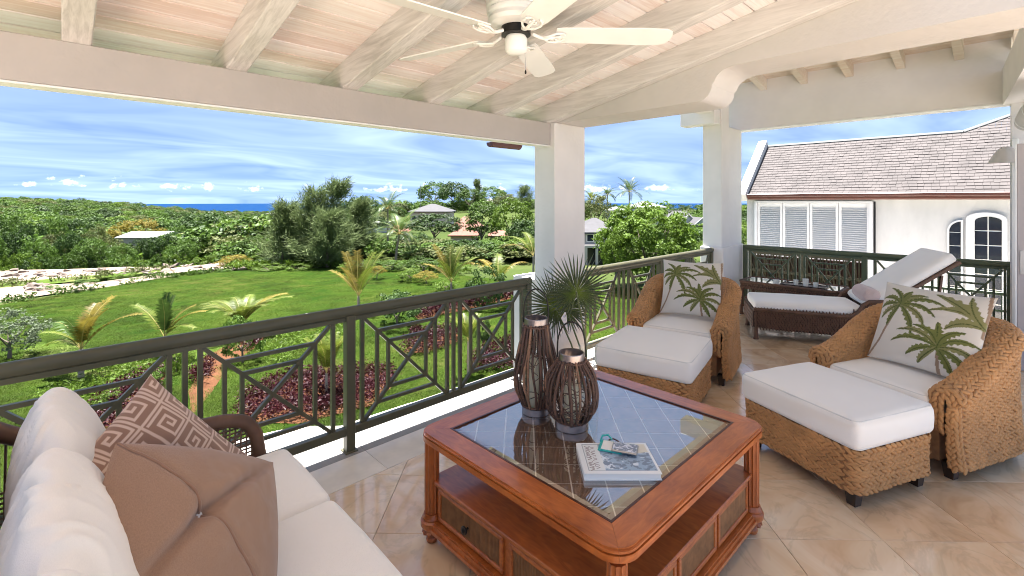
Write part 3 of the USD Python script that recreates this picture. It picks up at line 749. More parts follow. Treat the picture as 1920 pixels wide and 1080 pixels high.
mat('lawn_grass', {'g': ('geometry', {}), 'n1': ('noise_texture', {'scale': 0.16, 'detail': 5.0, 'roughness': 0.6, 'distortion': 0.6}), 'n2': ('noise_texture', {'scale': 1.7, 'detail': 6.0, 'roughness': 0.7}),
                   'n3': ('noise_texture', {'scale': 26.0, 'detail': 4.0, 'roughness': 0.7}), 'mp': ('mapping', {'rotation': (0, 0, 0.5), 'scale': (0.35, 1.5, 1.0)}), 'n4': ('noise_texture', {'scale': 0.9, 'detail': 3.0}),
                   'a': ('math', {'math_type': 'multiply_add', 'value2': 0.45}), 'h1': ('math', {'math_type': 'multiply', 'value2': 0.30}), 'h2': ('math', {'math_type': 'multiply_add', 'value2': 0.25}),
                   'r': ('rgb_ramp', {'ramp': [(0.36, (0.009, 0.025, 0.0028)), (0.46, (0.017, 0.038, 0.004)), (0.53, (0.026, 0.046, 0.005)), (0.59, (0.046, 0.053, 0.011)), (0.66, (0.080, 0.072, 0.028))]}),
                   'mr': ('map_range', {'to_min': 0.55, 'to_max': 1.45}), 'hs': ('hsv', {}), 'bu': ('bump', {'distance': 0.05, 'strength': 1.0}),
                   'p': ('principled_bsdf', {'roughness': 1.0, 'specular_ior_level': 0.03})},
    [('g.position', 'n1.vector'), ('g.position', 'n2.vector'), ('g.position', 'n3.vector'), ('g.position', 'mp.vector'), ('mp.vector', 'n4.vector'),
     ('n2.fac', 'h1.value1'), ('n4.fac', 'h2.value1'), ('h1.value', 'h2.value3'), ('n1.fac', 'a.value1'), ('h2.value', 'a.value3'), ('a.value', 'r.fac'), ('r.color', 'hs.color'), ('n3.fac', 'mr.value'), ('mr.result', 'hs.value'),
     ('hs.color', 'p.base_color'), ('n3.fac', 'bu.height'), ('bu.normal', 'p.normal')])
ground_mat('meadow_grass', [(0.28, (0.035, 0.062, 0.009)), (0.50, (0.055, 0.088, 0.014)), (0.70, (0.12, 0.12, 0.045))], 0.5, bump=0.05, bscale=12.0)
ground_mat('pale_dirt', [(0.25, (0.17, 0.12, 0.085)), (0.5, (0.24, 0.19, 0.15)), (0.7, (0.30, 0.26, 0.22))], 0.6, bump=0.12, bscale=2.5)
ground_mat('red_soil', [(0.3, (0.07, 0.030, 0.015)), (0.6, (0.115, 0.052, 0.027))], 1.5, bump=0.06, bscale=10)
ground_mat('path_stone', [(0.3, (0.50, 0.45, 0.40)), (0.7, (0.64, 0.59, 0.54))], 1.2, bump=0.004, bscale=20)
part(None, 'ground', (v, f), 'scrub_land', smooth=True, kind='structure')
sea_v = np.array([[math.cos(a) * r, math.sin(a) * r, -60.0] for r in (1500, 9100) for a in TH])
part(None, 'sea', (sea_v, grid_faces(2, nA, wrap=True)), 'water_sea', kind='structure')

def on_ground(px, py, z=GROUND):
    q = ray(px, py); t = (z - EYE) / q[2]
    return q[:2] * t
SHEETS = []
def patch(name, pts, m, lift, seed, rough=0.5, kind='structure', step=0.9, round_=0.5):
    """an irregular sheet on the flat ground"""
    P = Polygon(pts).buffer(round_).buffer(-round_).segmentize(step)
    c = np.array(P.exterior.coords)[:-1]
    w = meshkit.fbm(np.stack([c[:, 0] * 0.6, c[:, 1] * 0.6, np.full(len(c), seed * 3.1)], 1), 3, seed) - 0.5
    cen = c.mean(0); dirn = (c - cen) / (np.linalg.norm(c - cen, axis=1, keepdims=True) + 1e-9)
    P = Polygon(c + dirn * w[:, None] * 2 * rough).buffer(0)
    if P.geom_type != 'Polygon':
        P = max(P.geoms, key=lambda g: g.area)
    tv, tf = trimesh.creation.triangulate_polygon(P, engine='earcut')
    vv = np.column_stack([tv, np.full(len(tv), GROUND + lift)])
    n = np.cross(vv[tf[:, 1]] - vv[tf[:, 0]], vv[tf[:, 2]] - vv[tf[:, 0]])
    tf = np.where((n[:, 2] < 0)[:, None], tf[:, ::-1], tf)
    part(None, name, (vv, tf), m, kind=kind)
    SHEETS.append((name, P))
    return P
lawn_px = [(-150, 590), (0, 572), (150, 546), (300, 523), (420, 508), (600, 503), (740, 506), (860, 516), (1000, 528), (1150, 540), (1400, 560)]
pts = [on_ground(*p) for p in lawn_px] + [np.array([30, 3.5]), np.array([-22, 3.5])]
LAWN = patch('lawn', pts, 'lawn_grass', 0.004, 1, 0.7)
patch('dirt_track', [on_ground(*p) for p in [(-200, 600), (-60, 573), (90, 553), (220, 535), (330, 517), (300, 513), (180, 530), (60, 535), (-200, 545)]], 'pale_dirt', 0.008, 2, 0.6)
patch('dirt_track', [on_ground(*p) for p in [(-200, 535), (0, 529), (120, 521), (260, 509), (330, 503), (240, 500.5), (120, 505), (0, 508), (-200, 510)]], 'pale_dirt', 0.008, 3, 0.6)
patch('dirt_bank', [on_ground(*p) for p in [(300, 515), (390, 505), (460, 500), (470, 494), (410, 493), (330, 502)]], 'pale_dirt', 0.012, 4, 0.6)
patch('rough_grass', [on_ground(*p) for p in [(0, 540), (120, 530), (250, 515), (340, 506), (300, 503), (200, 514), (80, 524), (0, 530)]], 'meadow_grass', 0.012, 5, 0.5)
patch('worn_grass', [on_ground(*p) for p in [(60, 640), (180, 655), (330, 660), (500, 600), (560, 610), (330, 700), (100, 720), (30, 680)]], 'meadow_grass', 0.008, 6, 0.7)
patch('garden_bed', [on_ground(*p) for p in [(352, 735), (385, 670), (440, 640), (500, 630), (485, 648), (430, 685), (398, 735), (360, 780)]], 'red_soil', 0.012, 7, 0.3)
patch('garden_bed', [on_ground(*p) for p in [(150, 795), (206, 738), (300, 694), (322, 703), (295, 762), (205, 835)]], 'red_soil', 0.012, 8, 0.3)
patch('garden_bed', [on_ground(*p) for p in [(435, 792), (462, 745), (560, 708), (734, 698), (740, 722), (695, 762), (560, 794)]], 'red_soil', 0.016, 9, 0.1)
patch('garden_bed', [on_ground(*p) for p in [(752, 664), (772, 640), (850, 620), (866, 638), (800, 662)]], 'red_soil', 0.012, 10, 0.1)
patch('garden_bed', [on_ground(*p) for p in [(770, 588), (860, 568), (950, 551), (960, 560), (880, 580), (786, 600)]], 'red_soil', 0.014, 13, 0.1)
patch('garden_path', [on_ground(*p) for p in [(420, 830), (560, 800), (640, 800), (760, 760), (900, 720), (1010, 720), (900, 800), (640, 900), (300, 980)]], 'path_stone', 0.02, 11, 0.1, round_=0.2)
patch('garden_path', [on_ground(*p) for p in [(540, 600), (575, 588), (640, 585), (640, 600), (600, 612), (545, 615)]], 'path_stone', 0.012, 12, 0.2, round_=0.2)
# ---------------------------------------------------------------- planting
def leaves(C, N, size, rs, aspect=0.55, jitter=0.7, droop=0.0):
    """one bent quad for each centre C, facing about N"""
    n = len(C)
    N = N + rs.normal(0, jitter, (n, 3)); N /= np.linalg.norm(N, axis=1, keepdims=True) + 1e-9
    t = rs.normal(0, 1, (n, 3)); t[:, 2] -= droop
    t -= N * np.einsum('ij,ij->i', t, N)[:, None]; t /= np.linalg.norm(t, axis=1, keepdims=True) + 1e-9
    b = np.cross(N, t); s = size * rs.uniform(0.65, 1.3, (n, 1))
    a = C - t * s * 0.5; c = C + t * s * 0.5 - N * s * 0.12
    l = C + b * s * aspect * 0.5; r = C - b * s * aspect * 0.5
    v = np.stack([a, r, c, l], 1).reshape(-1, 3)
    k = np.arange(n)[:, None] * 4
    return v, np.vstack([k + [0, 1, 2], k + [0, 2, 3]])

def crown(seed, clumps, per, leaf, rx=0.5, rz=0.36, z0=0.62, clump_r=0.13, hollow=0.55, flat=0.75, low=-0.45):
    rs = np.random.RandomState(seed)
    C, N = [], []
    k = 0
    while k < clumps:
        d = rs.normal(0, 1, 3); d /= np.linalg.norm(d)
        if d[2] < low and rs.rand() < 0.85:
            continue
        lump = 0.80 + 0.42 * meshkit.noise(d * 2.1 + seed * 1.7, seed)
        rad = lump * rs.uniform(hollow, 1.0) ** 0.45
        p = d * rad * [rx, rx, rz] + [0, 0, z0]
        cr = clump_r * rs.uniform(0.6, 1.3)
        q = rs.normal(0, 1, (per, 3)); q /= np.linalg.norm(q, axis=1, keepdims=True)
        q[:, 2] = np.abs(q[:, 2]) * 1.2 - 0.35
        o = q * rs.uniform(0.55, 1.0, (per, 1)) * cr * [1, 1, flat]
        C.append(p + o); N.append(q * 0.9 + d * 0.5 + [0, 0, 0.35])
        k += 1
    C, N = np.vstack(C), np.vstack(N)
    return leaves(C, N, leaf, rs)

def trunk_mesh(seed, h=0.55, r=0.028, limbs=5, spread=0.3, lean=0.03):
    rs = np.random.RandomState(seed + 91)
    top = np.array([lean * rs.normal(), lean * rs.normal(), h * 0.62])
    ms = [tube([[0, 0, -0.03], top * 0.35 + [0.005, 0, 0], top * 0.7, top], [r * 1.35, r, r * 0.85, r * 0.7], 7)]
    for k in range(limbs):
        a = 2 * PI * (k + rs.rand() * 0.6) / limbs
        s = top * rs.uniform(0.62, 1.0)
        e = np.array([math.cos(a) * spread * rs.uniform(.6, 1.1), math.sin(a) * spread * rs.uniform(.6, 1.1), h + rs.uniform(0.0, 0.22)])
        ms.append(tube([s, (s + e) / 2 + [0, 0, -0.03], e], [r * 0.55, r * 0.38, r * 0.14], 5, caps=False))
    return cat(*ms)

PROTO = {}
def broadleaf(kind, m, **kw):
    """the recipe of a tree kind, one unit tall; the first use builds it, later ones copy it"""
    PROTO[kind] = dict(m=m, kw=kw, first=None)
broadleaf('dark', 'leaf_dark', seed=3, clumps=110, per=42, leaf=0.050)
broadleaf('mid', 'leaf_mid', seed=7, clumps=110, per=42, leaf=0.048, rx=0.52, rz=0.38)
broadleaf('light', 'leaf_light', seed=12, clumps=90, per=40, leaf=0.050, rx=0.55)
broadleaf('olive', 'leaf_olive', seed=19, clumps=80, per=42, leaf=0.045, rx=0.5, rz=0.40, z0=0.58)
broadleaf('tall', 'leaf_mid', seed=23, clumps=120, per=40, leaf=0.040, rx=0.33, rz=0.46, z0=0.56, clump_r=0.10)
broadleaf('gold', 'leaf_gold', seed=29, clumps=90, per=40, leaf=0.045, rx=0.55, rz=0.33)
broadleaf('bush', 'leaf_mid', seed=33, clumps=60, per=44, leaf=0.060, rx=0.55, rz=0.46, z0=0.50, low=-0.9)
broadleaf('dark_bush', 'leaf_dark', seed=37, clumps=60, per=44, leaf=0.060, rx=0.55, rz=0.46, z0=0.50, low=-0.9)
broadleaf('lime_bush', 'leaf_light', seed=41, clumps=55, per=44, leaf=0.065, rx=0.55, rz=0.46, z0=0.50, low=-0.9)
broadleaf('grey_bush', 'leaf_grey', seed=43, clumps=70, per=50, leaf=0.045, rx=0.5, rz=0.44, z0=0.54, low=-0.8)
broadleaf('broccoli', 'leaf_light', seed=53, clumps=420, per=64, leaf=0.032, rx=0.56, rz=0.46, z0=0.54, clump_r=0.085, hollow=0.5, low=-0.8)

def tree(kind, label, x, y, h, w=None, rz=0.0, group=None, cat_=None, z=None, name=None):
    pr = PROTO[kind]
    bushy = 'bush' in kind
    name = name or ('shrub' if bushy else 'broadleaf_tree')
    cat_ = cat_ or ('shrub' if bushy else 'tree')
    z = gz(x, y) if z is None else z
    wd = (w or h) / (2.15 * pr['kw'].get('rx', 0.5))
    sc = (wd, wd, h / 1.0)
    if pr['first'] is None:
        t = thing(name, label, cat_, (x, y, z), rz, group, scale=sc)
        kw = dict(pr['kw'])
        part(t, 'trunk', trunk_mesh(kw['seed'], h=kw.get('z0', 0.62), spread=kw.get('rx', 0.5) * 0.6), 'bark', smooth=True)
        part(t, 'crown', crown(**kw), pr['m'])
        pr['first'] = t
        return t
    return copy_of(pr['first'], name, label, cat_, (x, y, z), rz, group, scale=sc)

def tree_px(kind, label, px, ytop, d, wpx, rz=0.0, group=None, cat_=None, name=None, hmin=0.6):
    """stands at depth d (metres), where its crown reaches the height seen"""
    p = at_depth(px, ytop, d)
    z = gz(p[0], p[1])
    h = max(hmin, p[2] - z)
    return tree(kind, label, p[0], p[1], h / 0.98, wpx / FPX * d, rz, group, cat_, z, name)

# ---- palms
def frond(L, seed, arch=0.9, n=24, leaflet=0.34, hang=0.5, rise=0.9, width=0.030, fold=0.5):
    """a feather leaf from the origin along +x: rises, then bends over"""
    rs = np.random.RandomState(seed)
    s = np.linspace(0, 1, 14)
    ang = rise - arch * s ** 1.4 * 1.9
    ds = L / 13
    P = np.zeros((14, 3))
    for i in range(1, 14):
        P[i] = P[i - 1] + ds * np.array([math.cos(ang[i - 1]), 0.06 * math.sin(s[i] * 3 + seed), math.sin(ang[i - 1])])
    rib = tube(P, np.linspace(0.020, 0.004, 14) * (L / 2.2) ** 0.5, 5, caps=False)
    V, Fc, k = [], [], 0
    for i in range(n):
        u = 0.16 + 0.84 * (i + rs.rand() * 0.5) / n
        q = np.array([np.interp(u, s, P[:, j]) for j in range(3)])
        a = np.interp(u, s, ang); t = np.array([math.cos(a), 0, math.sin(a)]); up = np.array([-math.sin(a), 0, math.cos(a)])
        ll = leaflet * math.sin(min(1.0, (u - 0.05) * 1.5) * PI * 0.62 + 0.35) * rs.uniform(0.85, 1.1) * (1.0 if u < 0.85 else 0.75)
        for sg in (-1, 1):
            side = np.array([0, sg, 0])
            d1 = side * math.cos(fold) + up * math.sin(fold) * 0.6 + t * 0.55
            d1 /= np.linalg.norm(d1)
            d2 = d1 + np.array([0, 0, -hang * rs.uniform(0.6, 1.6)]); d2 /= np.linalg.norm(d2)
            wv = np.cross(d1, up); wv /= np.linalg.norm(wv) + 1e-9
            w = width * rs.uniform(0.8, 1.2)
            m1 = q + d1 * ll * 0.45; m2 = m1 + d2 * ll * 0.6
            V += [q - wv * w * 0.3, q + wv * w * 0.3, m1 - wv * w * 0.5, m1 + wv * w * 0.5, m2]
            Fc += [[k, k + 1, k + 3], [k, k + 3, k + 2], [k + 2, k + 3, k + 4]]
            k += 5
    return rib, (np.array(V), np.array(Fc))

def palm(name, label, x, y, trunk_h, fronds, z=None, group=None, trunk_r=0.10, lean=(0, 0), boots=True, cat_='palm tree', scale=1.0):
    """fronds: (azimuth, length, rise, arch, material)"""
    z = gz(x, y) if z is None else z
    t = thing(name, label, cat_, (x, y, z), 0, group)
    top = np.array([lean[0], lean[1], trunk_h])
    P = [np.array([0, 0, -0.2])] + [np.array([lean[0] * u ** 1.7, lean[1] * u ** 1.7, trunk_h * u]) for u in np.linspace(0.0, 1, 12)]
    R = [trunk_r * 1.5] + [trunk_r * (1.35 - 0.5 * u + 0.05 * (i % 2)) for i, u in enumerate(np.linspace(0, 1, 12))]
    part(t, 'trunk', tube(P, R, 9), 'palm_bark', smooth=True)
    for i, (az, L, rise, arch, m) in enumerate(fronds):
        rib, lf = frond(L, i * 7 + int(abs(x * 13)) % 97, arch, n=int(20 + L * 5), leaflet=0.15 * L + 0.12, hang=0.55 if arch > 0.7 else 0.25, rise=rise, width=0.05, fold=0.35)
        fr = part(t, 'frond', moved(lf, top, rz=az), m)
        part(fr, 'rib', moved(rib, top, rz=az), 'palm_rib', smooth=True)
    return t
def az_px(deg):
    """azimuth in the world of a direction seen from the camera: 0 = to the right in the picture, 90 = away"""
    return math.radians(deg) + YAW_W - PI / 2
YAW_W = math.atan2(SA, CA)

# ---- casuarina: many thin drooping sprays on upswept branches
def casuarina(label, px, ytop, d, wpx, lean=0.0, seed=1, group=None):
    p = at_depth(px, ytop, d); z = gz(p[0], p[1]); h = p[2] - z; w = wpx / FPX * d
    rs = np.random.RandomState(seed)
    t = thing('casuarina', label, 'tree', (p[0] - lean * SA * 0.0, p[1], z), 0, group)
    right = np.array([SA, -CA, 0.0])
    def axis(u):
        return np.array([0, 0, h * u]) + right * lean * h * (u ** 2 - 1.0)
    part(t, 'trunk', tube([axis(u) for u in np.linspace(0, 0.97, 9)], np.linspace(0.16, 0.02, 9), 7), 'bark', smooth=True)
    C, T = [], []
    tips = []
    for k in range(95):
        u = rs.uniform(0.03, 0.98) ** 1.15; a = rs.rand() * 2 * PI
        ln = w * 0.5 * (1.05 - u) ** 0.55 * rs.uniform(0.55, 1.25) + 0.25
        o = axis(u); dr = np.array([math.cos(a), math.sin(a), 0.55 + 0.6 * u]); dr /= np.linalg.norm(dr)
        bend = right * lean * 0.8
        for q in np.linspace(0.2, 1, 10):
            c = o + (dr + bend * q) * ln * q + rs.normal(0, 0.10, 3) * ln ** 0.5
            for _ in range(9):
                C.append(c + rs.normal(0, 0.17, 3)); T.append(dr * 0.8 + bend * 1.5 + rs.normal(0, 0.40, 3) + [0, 0, 0.25 - 0.6 * rs.rand()])
    C, T = np.array(C), np.array(T); T /= np.linalg.norm(T, axis=1, keepdims=True)
    n = len(C); L = rs.uniform(0.22, 0.6, (n, 1)); wv = np.cross(T, rs.normal(0, 1, (n, 3))); wv /= np.linalg.norm(wv, axis=1, keepdims=True)
    v = np.stack([C - wv * 0.030, C + wv * 0.030, C + T * L * 1.35], 1).reshape(-1, 3)
    part(t, 'crown', (v, np.arange(3 * n).reshape(-1, 3)), 'needle')
    return t

# ---------------------------------------------------------------- the wooded valley: too many to count
rs = np.random.RandomState(77)
woods = UsdGeom.PointInstancer.Define(stage, numbered('/World/woods'))
say(woods.GetPrim(), 'dense green woods filling the valley and the hill towards the sea', 'woods', kind='stuff')
kinds = [('leaf_dark', 61, 0.50), ('leaf_mid', 67, 0.52), ('leaf_olive', 71, 0.5), ('leaf_light', 73, 0.5)]
targets = []
for k, (m, sd, rx) in enumerate(kinds):
    pth = f'/World/woods/crown_{k:03d}'
    USED.add(pth)
    usdkit.mesh(stage, pth, crown(sd, 46, 24, 0.085, rx=rx, rz=0.40, z0=0.5, clump_r=0.17, low=-0.5), M[m])
    targets.append(pth)
woods.CreatePrototypesRel().SetTargets(targets)
pos, idx, sc, ori = [], [], [], []
D0, D1 = 60.0, 2500.0
def woods_at(px, d, rs):
    q = at_depth(px, 0, d)
    x, y = q[0], q[1]
    z = gz(x, y)
    if z < -58:
        return
    s = rs.uniform(4.5, 8.0) * (1 + min(d / 900.0, 1.3))
    if 640 < px < 1330 and d < 330:
        s *= 0.62
    pos.append((x, y, z - s * 0.12)); idx.append(rs.choice(4, p=[0.36, 0.38, 0.18, 0.08]))
    sc.append((s * rs.uniform(0.9, 1.4), s * rs.uniform(0.9, 1.4), s * rs.uniform(0.75, 1.0))); ori.append(rs.rand() * 2 * PI)
for k in range(5200):
    px = rs.uniform(-260, 1500); d = D0 * (D1 / D0) ** (rs.rand() ** 1.15)
    if d < 130 and 610 < px:
        continue
    if px > 1000 and d < 170:
        continue
    if d < 105 and 195 < px < 330:
        continue
    woods_at(px, d, rs)
for k in range(720):          # thick growth on the slope among the houses
    px = rs.uniform(440, 1010); d = rs.uniform(47, 118)
    if px > 1000 and d < 60:
        continue
    yt = rs.uniform(446, 482) - (d - 47) * (0.62 if px < 660 else 0.10)
    q = at_depth(px, yt, d); z = gz(q[0], q[1]); s = (q[2] - z) / 0.9
    if s < 0.8:
        continue
    w_ = max(s, rs.uniform(3.0, 5.0))
    pos.append((q[0], q[1], z)); idx.append(rs.choice(4, p=[0.30, 0.38, 0.14, 0.18])); sc.append((w_, w_, s)); ori.append(rs.rand() * 2 * PI)
for k in range(330):          # and right of the middle pillar
    px = rs.uniform(940, 1420) if k < 170 else rs.uniform(930, 1110); d = rs.uniform(52, 150) if k < 170 else rs.uniform(85, 330)
    yt = max(402, rs.uniform(425, 455) - (d - 52) * 0.33)
    q = at_depth(px, yt, d); z = gz(q[0], q[1]); s = (q[2] - z) / 0.9
    w_ = max(s, rs.uniform(3.0, 5.0))
    pos.append((q[0], q[1], z)); idx.append(rs.choice(4, p=[0.30, 0.38, 0.14, 0.18])); sc.append((w_, w_, s)); ori.append(rs.rand() * 2 * PI)
woods.CreatePositionsAttr(Vt.Vec3fArray.FromNumpy(np.array(pos, np.float32)))
woods.CreateProtoIndicesAttr(Vt.IntArray([int(i) for i in idx]))
woods.CreateScalesAttr(Vt.Vec3fArray.FromNumpy(np.array(sc, np.float32)))
woods.CreateOrientationsAttr(Vt.QuathArray([Gf.Quath(math.cos(a / 2), 0, 0, math.sin(a / 2)) for a in ori]))

# ---------------------------------------------------------------- trees one can tell apart
G_EDGE = 'trees along the far edge of the lawn'
tree_px('gold', 'yellow flowering tree above the low white roof in the valley', 255, 411, 112, 92)
tree_px('dark', 'large dark spreading tree in the valley right of the yellow one', 385, 398, 125, 92)
tree_px('dark', 'dark tree left of the yellow flowering tree', 145, 412, 105, 50, 1.0)
row = [  # kind, px, ytop, depth, width
    ('mid', -25, 448, 50, 62), ('dark', 30, 436, 56, 60), ('mid', 72, 455, 50, 55), ('olive', 100, 440, 58, 55), ('dark', 128, 437, 56, 50),
    ('mid', 168, 452, 50, 62), ('olive', 205, 446, 57, 55), ('mid', 232, 462, 50, 50), ('dark', 264, 448, 58, 45), ('dark', 305, 440, 57, 54),
    ('mid', 340, 452, 50, 55), ('mid', 372, 446, 58, 50), ('olive', 408, 440, 60, 55), ('light', 440, 448, 56, 50), ('mid', 470, 446, 50, 50), ('light', 500, 432, 64, 55),
    ('mid', 20, 414, 85, 60), ('dark', 60, 419, 80, 50), ('mid', 105, 416, 86, 55), ('olive', 180, 426, 82, 50), ('mid', 335, 428, 80, 50), ('light', 425, 424, 84, 50), ('mid', 460, 415, 92, 50), ('olive', 500, 410, 96, 52)]
LK = {'mid': 'mid green bushy tree', 'dark': 'dark green dense tree', 'olive': 'olive green scrubby tree', 'light': 'yellowish green tree'}
def nth(n):
    return ('first second third fourth fifth sixth seventh eighth ninth tenth'.split() + [f'{q}{"st" if q in (21, 31) else "nd" if q in (22, 32) else "rd" if q in (23, 33) else "th"}' for q in range(11, 40)])[n]
for i, (k, px, yt, d, w) in enumerate(row):
    near = d < 70
    same = sorted(r_[1] for r_ in row if r_[0] == k and (r_[3] < 70) == near)
    place = f', {nth(same.index(px))} from the left' if len(same) > 1 else ''
    tree_px(k, LK[k] + (' at the front of the woods' if near else ' rising behind the front row of woods') + place, px, yt, d, w, i * 1.3,
            group=f'{LK[k]}s ' + ('along the edge of the woods' if near else 'in the valley'))
# undergrowth along the edge
for i in range(34):
    px = -40 + i * 20 + rs.uniform(-6, 6)
    tree_px(rs.choice(['bush', 'lime_bush', 'dark_bush']), f'low green bush at the foot of the woods, {nth(i)} from the left', px, 480 + rs.uniform(-8, 8), 46 + rs.uniform(0, 4), 36 + rs.uniform(-8, 14), rs.rand() * 6, group='bushes along the foot of the woods')
casuarina('feathery casuarina with long wisps leaning right, tallest of the clump', 642, 343, 47, 96, lean=0.30, seed=1)
casuarina('broad grey green casuarina in the middle of the clump', 596, 366, 46, 118, lean=0.16, seed=2)
casuarina('lower feathery casuarina at the left end of the clump', 540, 392, 46, 110, lean=0.10, seed=3)
casuarina('small feathery casuarina at the right end of the clump, beside the palm', 680, 386, 50, 84, lean=0.15, seed=4)
casuarina('low spreading casuarina at the front of the clump', 618, 410, 44, 120, lean=0.05, seed=8)
casuarina('slim casuarina spike rising above the ridge trees right of the antenna', 895, 338, 135, 26, lean=0.02, seed=5)
casuarina('thin greyish casuarina just left of the white pillar', 984, 352, 120, 46, lean=0.0, seed=6)
for (k, px, yt, d, w, lab) in [
    ('dark', 680, 367, 85, 62, 'dark round tree on the hill left of the coconut palms'),
    ('mid', 644, 380, 80, 50, 'green tree half hidden behind the casuarinas'),
    ('olive', 720, 398, 100, 50, 'olive scrub tree behind the coconut palm crowns'),
    ('mid', 812, 344.5, 150, 60, 'ridge tree directly behind the roof antenna'),
    ('dark', 852, 341, 140, 60, 'tallest dark tree on the ridge behind the grey roof'),
    ('mid', 880, 356, 132, 52, 'green ridge tree below the casuarina spike'),
    ('mid', 922, 352, 142, 60, 'green ridge tree right of the casuarina spike'),
    ('olive', 950, 364, 128, 50, 'olive tree on the ridge above the small white house'),
    ('dark', 816, 401, 62, 100, 'big dark tree in front of the grey roofed house'),
    ('dark', 844, 452, 54, 58, 'dark tree in front of the terracotta roofs'),
    ('tall', 904, 382, 58, 66, 'tall green tree right of the terracotta roofs'),
    ('dark', 700, 404, 70, 56, 'dark tree between the casuarinas and the white annex'),
    ('light', 962, 378, 56, 86, 'yellow green tree left of the white pillar'),
    ('dark', 985, 412, 52, 66, 'green tree close against the left side of the white pillar'),
    ('mid', 920, 452, 50, 70, 'low green tree below the tall one by the terracotta roofs'),
    ('dark', 772, 436, 54, 72, 'dark tree behind the right hand fronds of the coconut palm'),
    ('olive', 1118, 368, 80, 66, 'olive tree right of the pillar above the grey house'),
    ('mid', 1090, 378, 85, 40, 'green tree just peeping out right of the white pillar'),
    ('mid', 1290, 430, 60, 56, 'green tree in front of the white gabled villas'),
    ('light', 1320, 455, 48, 50, 'pale green tree beside the corner pillar'),
    ('dark', 1262, 383, 210, 60, 'dark trees in front of the sea left of the corner pillar'),
    ('dark', 1305, 384, 215, 50, 'dark tree in front of the sea beside the corner pillar')]:
    tree_px(k, lab, px, yt, d, w, px * 0.37)
tree_px('broccoli', 'large round bright green tree between the two white pillars', 1216, 386, 33, 186, 0.4)
tree_px('light', 'yellow green tree at the lower left of the large round tree', 1160, 440, 31, 60, 2.0)

# shrubs on the lawn and beyond the railing
for (k, px, yt, d, w, lab) in [
    ('dark_bush', 745, 545, 23, 92, 'low dark green shrub on the lawn below the lime palm'),
    ('dark_bush', 912, 494, 27, 74, 'rounded dark green shrub above the railing near the pillar'),
    ('lime_bush', 770, 503, 36, 52, 'pale green shrub at the edge of the lawn, below the coconut palm'),
    ('gold', 706, 498, 37, 34, 'small orange yellow shrub at the edge of the lawn'),
    ('gold', 800, 508, 35, 46, 'yellowish grass like shrub at the edge of the lawn'),
    ('lime_bush', 836, 520, 32, 50, 'light green shrub left of the dark rounded one'),
    ('bush', 735, 487, 42, 70, 'green shrub under the hanging coconut fronds'),
    ('bush', 795, 482, 41, 70, 'green shrub in the shade of the big dark tree'),
    ('dark_bush', 680, 488, 42, 60, 'dark shrub at the foot of the casuarinas'),
    ('lime_bush', 655, 492, 41, 44, 'light green shrub at the foot of the casuarinas'),
    ('lime_bush', 560, 494, 42, 50, 'bright green shrub left of the casuarina foot'),
    ('lime_bush', 505, 494, 42, 60, 'bright green rough shrub at the top of the dirt bank'),
    ('gold', 440, 478, 45, 58, 'dry straw coloured shrub on the dirt bank'),
    ('bush', 420, 503, 41, 30, 'small green tuft on the dirt bank'),
    ('bush', 90, 535, 33, 40, 'green weeds on the strip between the two dirt tracks'),
    ('bush', 160, 522, 35, 46, 'green weeds in the middle of the strip between the tracks'),
    ('lime_bush', 240, 512, 37, 50, 'pale weeds at the right of the strip between the tracks'),
    ('dark_bush', 148, 540, 31.5, 15, 'small dark tuft on the lawn edge of the dirt track'),
    ('dark_bush', 172, 541, 32, 11, 'smallest dark tuft on the lawn edge of the dirt track'),
    ('dark_bush', 27, 521, 36, 17, 'dark tuft standing on the pale dirt at far left'),
    ('grey_bush', 18, 588, 18.5, 112, 'grey green small tree at the left edge above the railing'),
    ('dark_bush', 905, 596, 19.5, 34, 'small dark shrub in the far garden bed'),
    ('lime_bush', 205, 730, 13.8, 60, 'light green plant beside the red bed behind the sofa'),
    ('bush', 300, 690, 15.2, 46, 'green plant between the red beds behind the sofa'),
    ('lime_bush', 330, 640, 17, 44, 'yellow green plant at the top of the soil bed'),
    ('bush', 455, 590, 18, 76, 'small leafy green tree on the lawn behind the crossed railing panel')]:
    tree_px(k, lab, px, yt, d, w, px * 0.7, hmin=0.35)

# coconut palms
def coco(n, L, seed, m='palm_leaf', droop=1.0):
    r = random.Random(seed)
    out = []
    for i in range(n):
        k = i / n
        out.append((r.uniform(0, 0.5) + i * 2.4, L * r.uniform(0.8, 1.1), 1.25 - 1.35 * k, droop * (0.55 + 0.35 * k), m))
    return out
p = at_depth(742, 440, 47); palm('coconut_palm', 'coconut palm with hanging dark fronds in front of the grey roofed house', p[0], p[1], p[2] - gz(p[0], p[1]), coco(24, 3.4, 1), lean=(0.3, -0.2))
p = at_depth(727, 392, 56); palm('coconut_palm', 'taller coconut palm directly behind the hanging one', p[0], p[1], p[2] - gz(p[0], p[1]), coco(20, 3.0, 2))
p = at_depth(1180, 360, 92); palm('coconut_palm', 'coconut palm silhouetted against the sky between the pillars', p[0], p[1], p[2] - gz(p[0], p[1]), coco(22, 4.0, 3, droop=0.75), lean=(0.6, 0.4))
p = at_depth(1139, 366, 98); palm('coconut_palm', 'shaggy palm left of the silhouetted one', p[0], p[1], p[2] - gz(p[0], p[1]), coco(20, 2.7, 4))
p = at_depth(1108, 374, 90); palm('coconut_palm', 'palm top just right of the white pillar', p[0], p[1], p[2] - gz(p[0], p[1]), coco(18, 2.8, 5, 'palm_leaf_lime'))

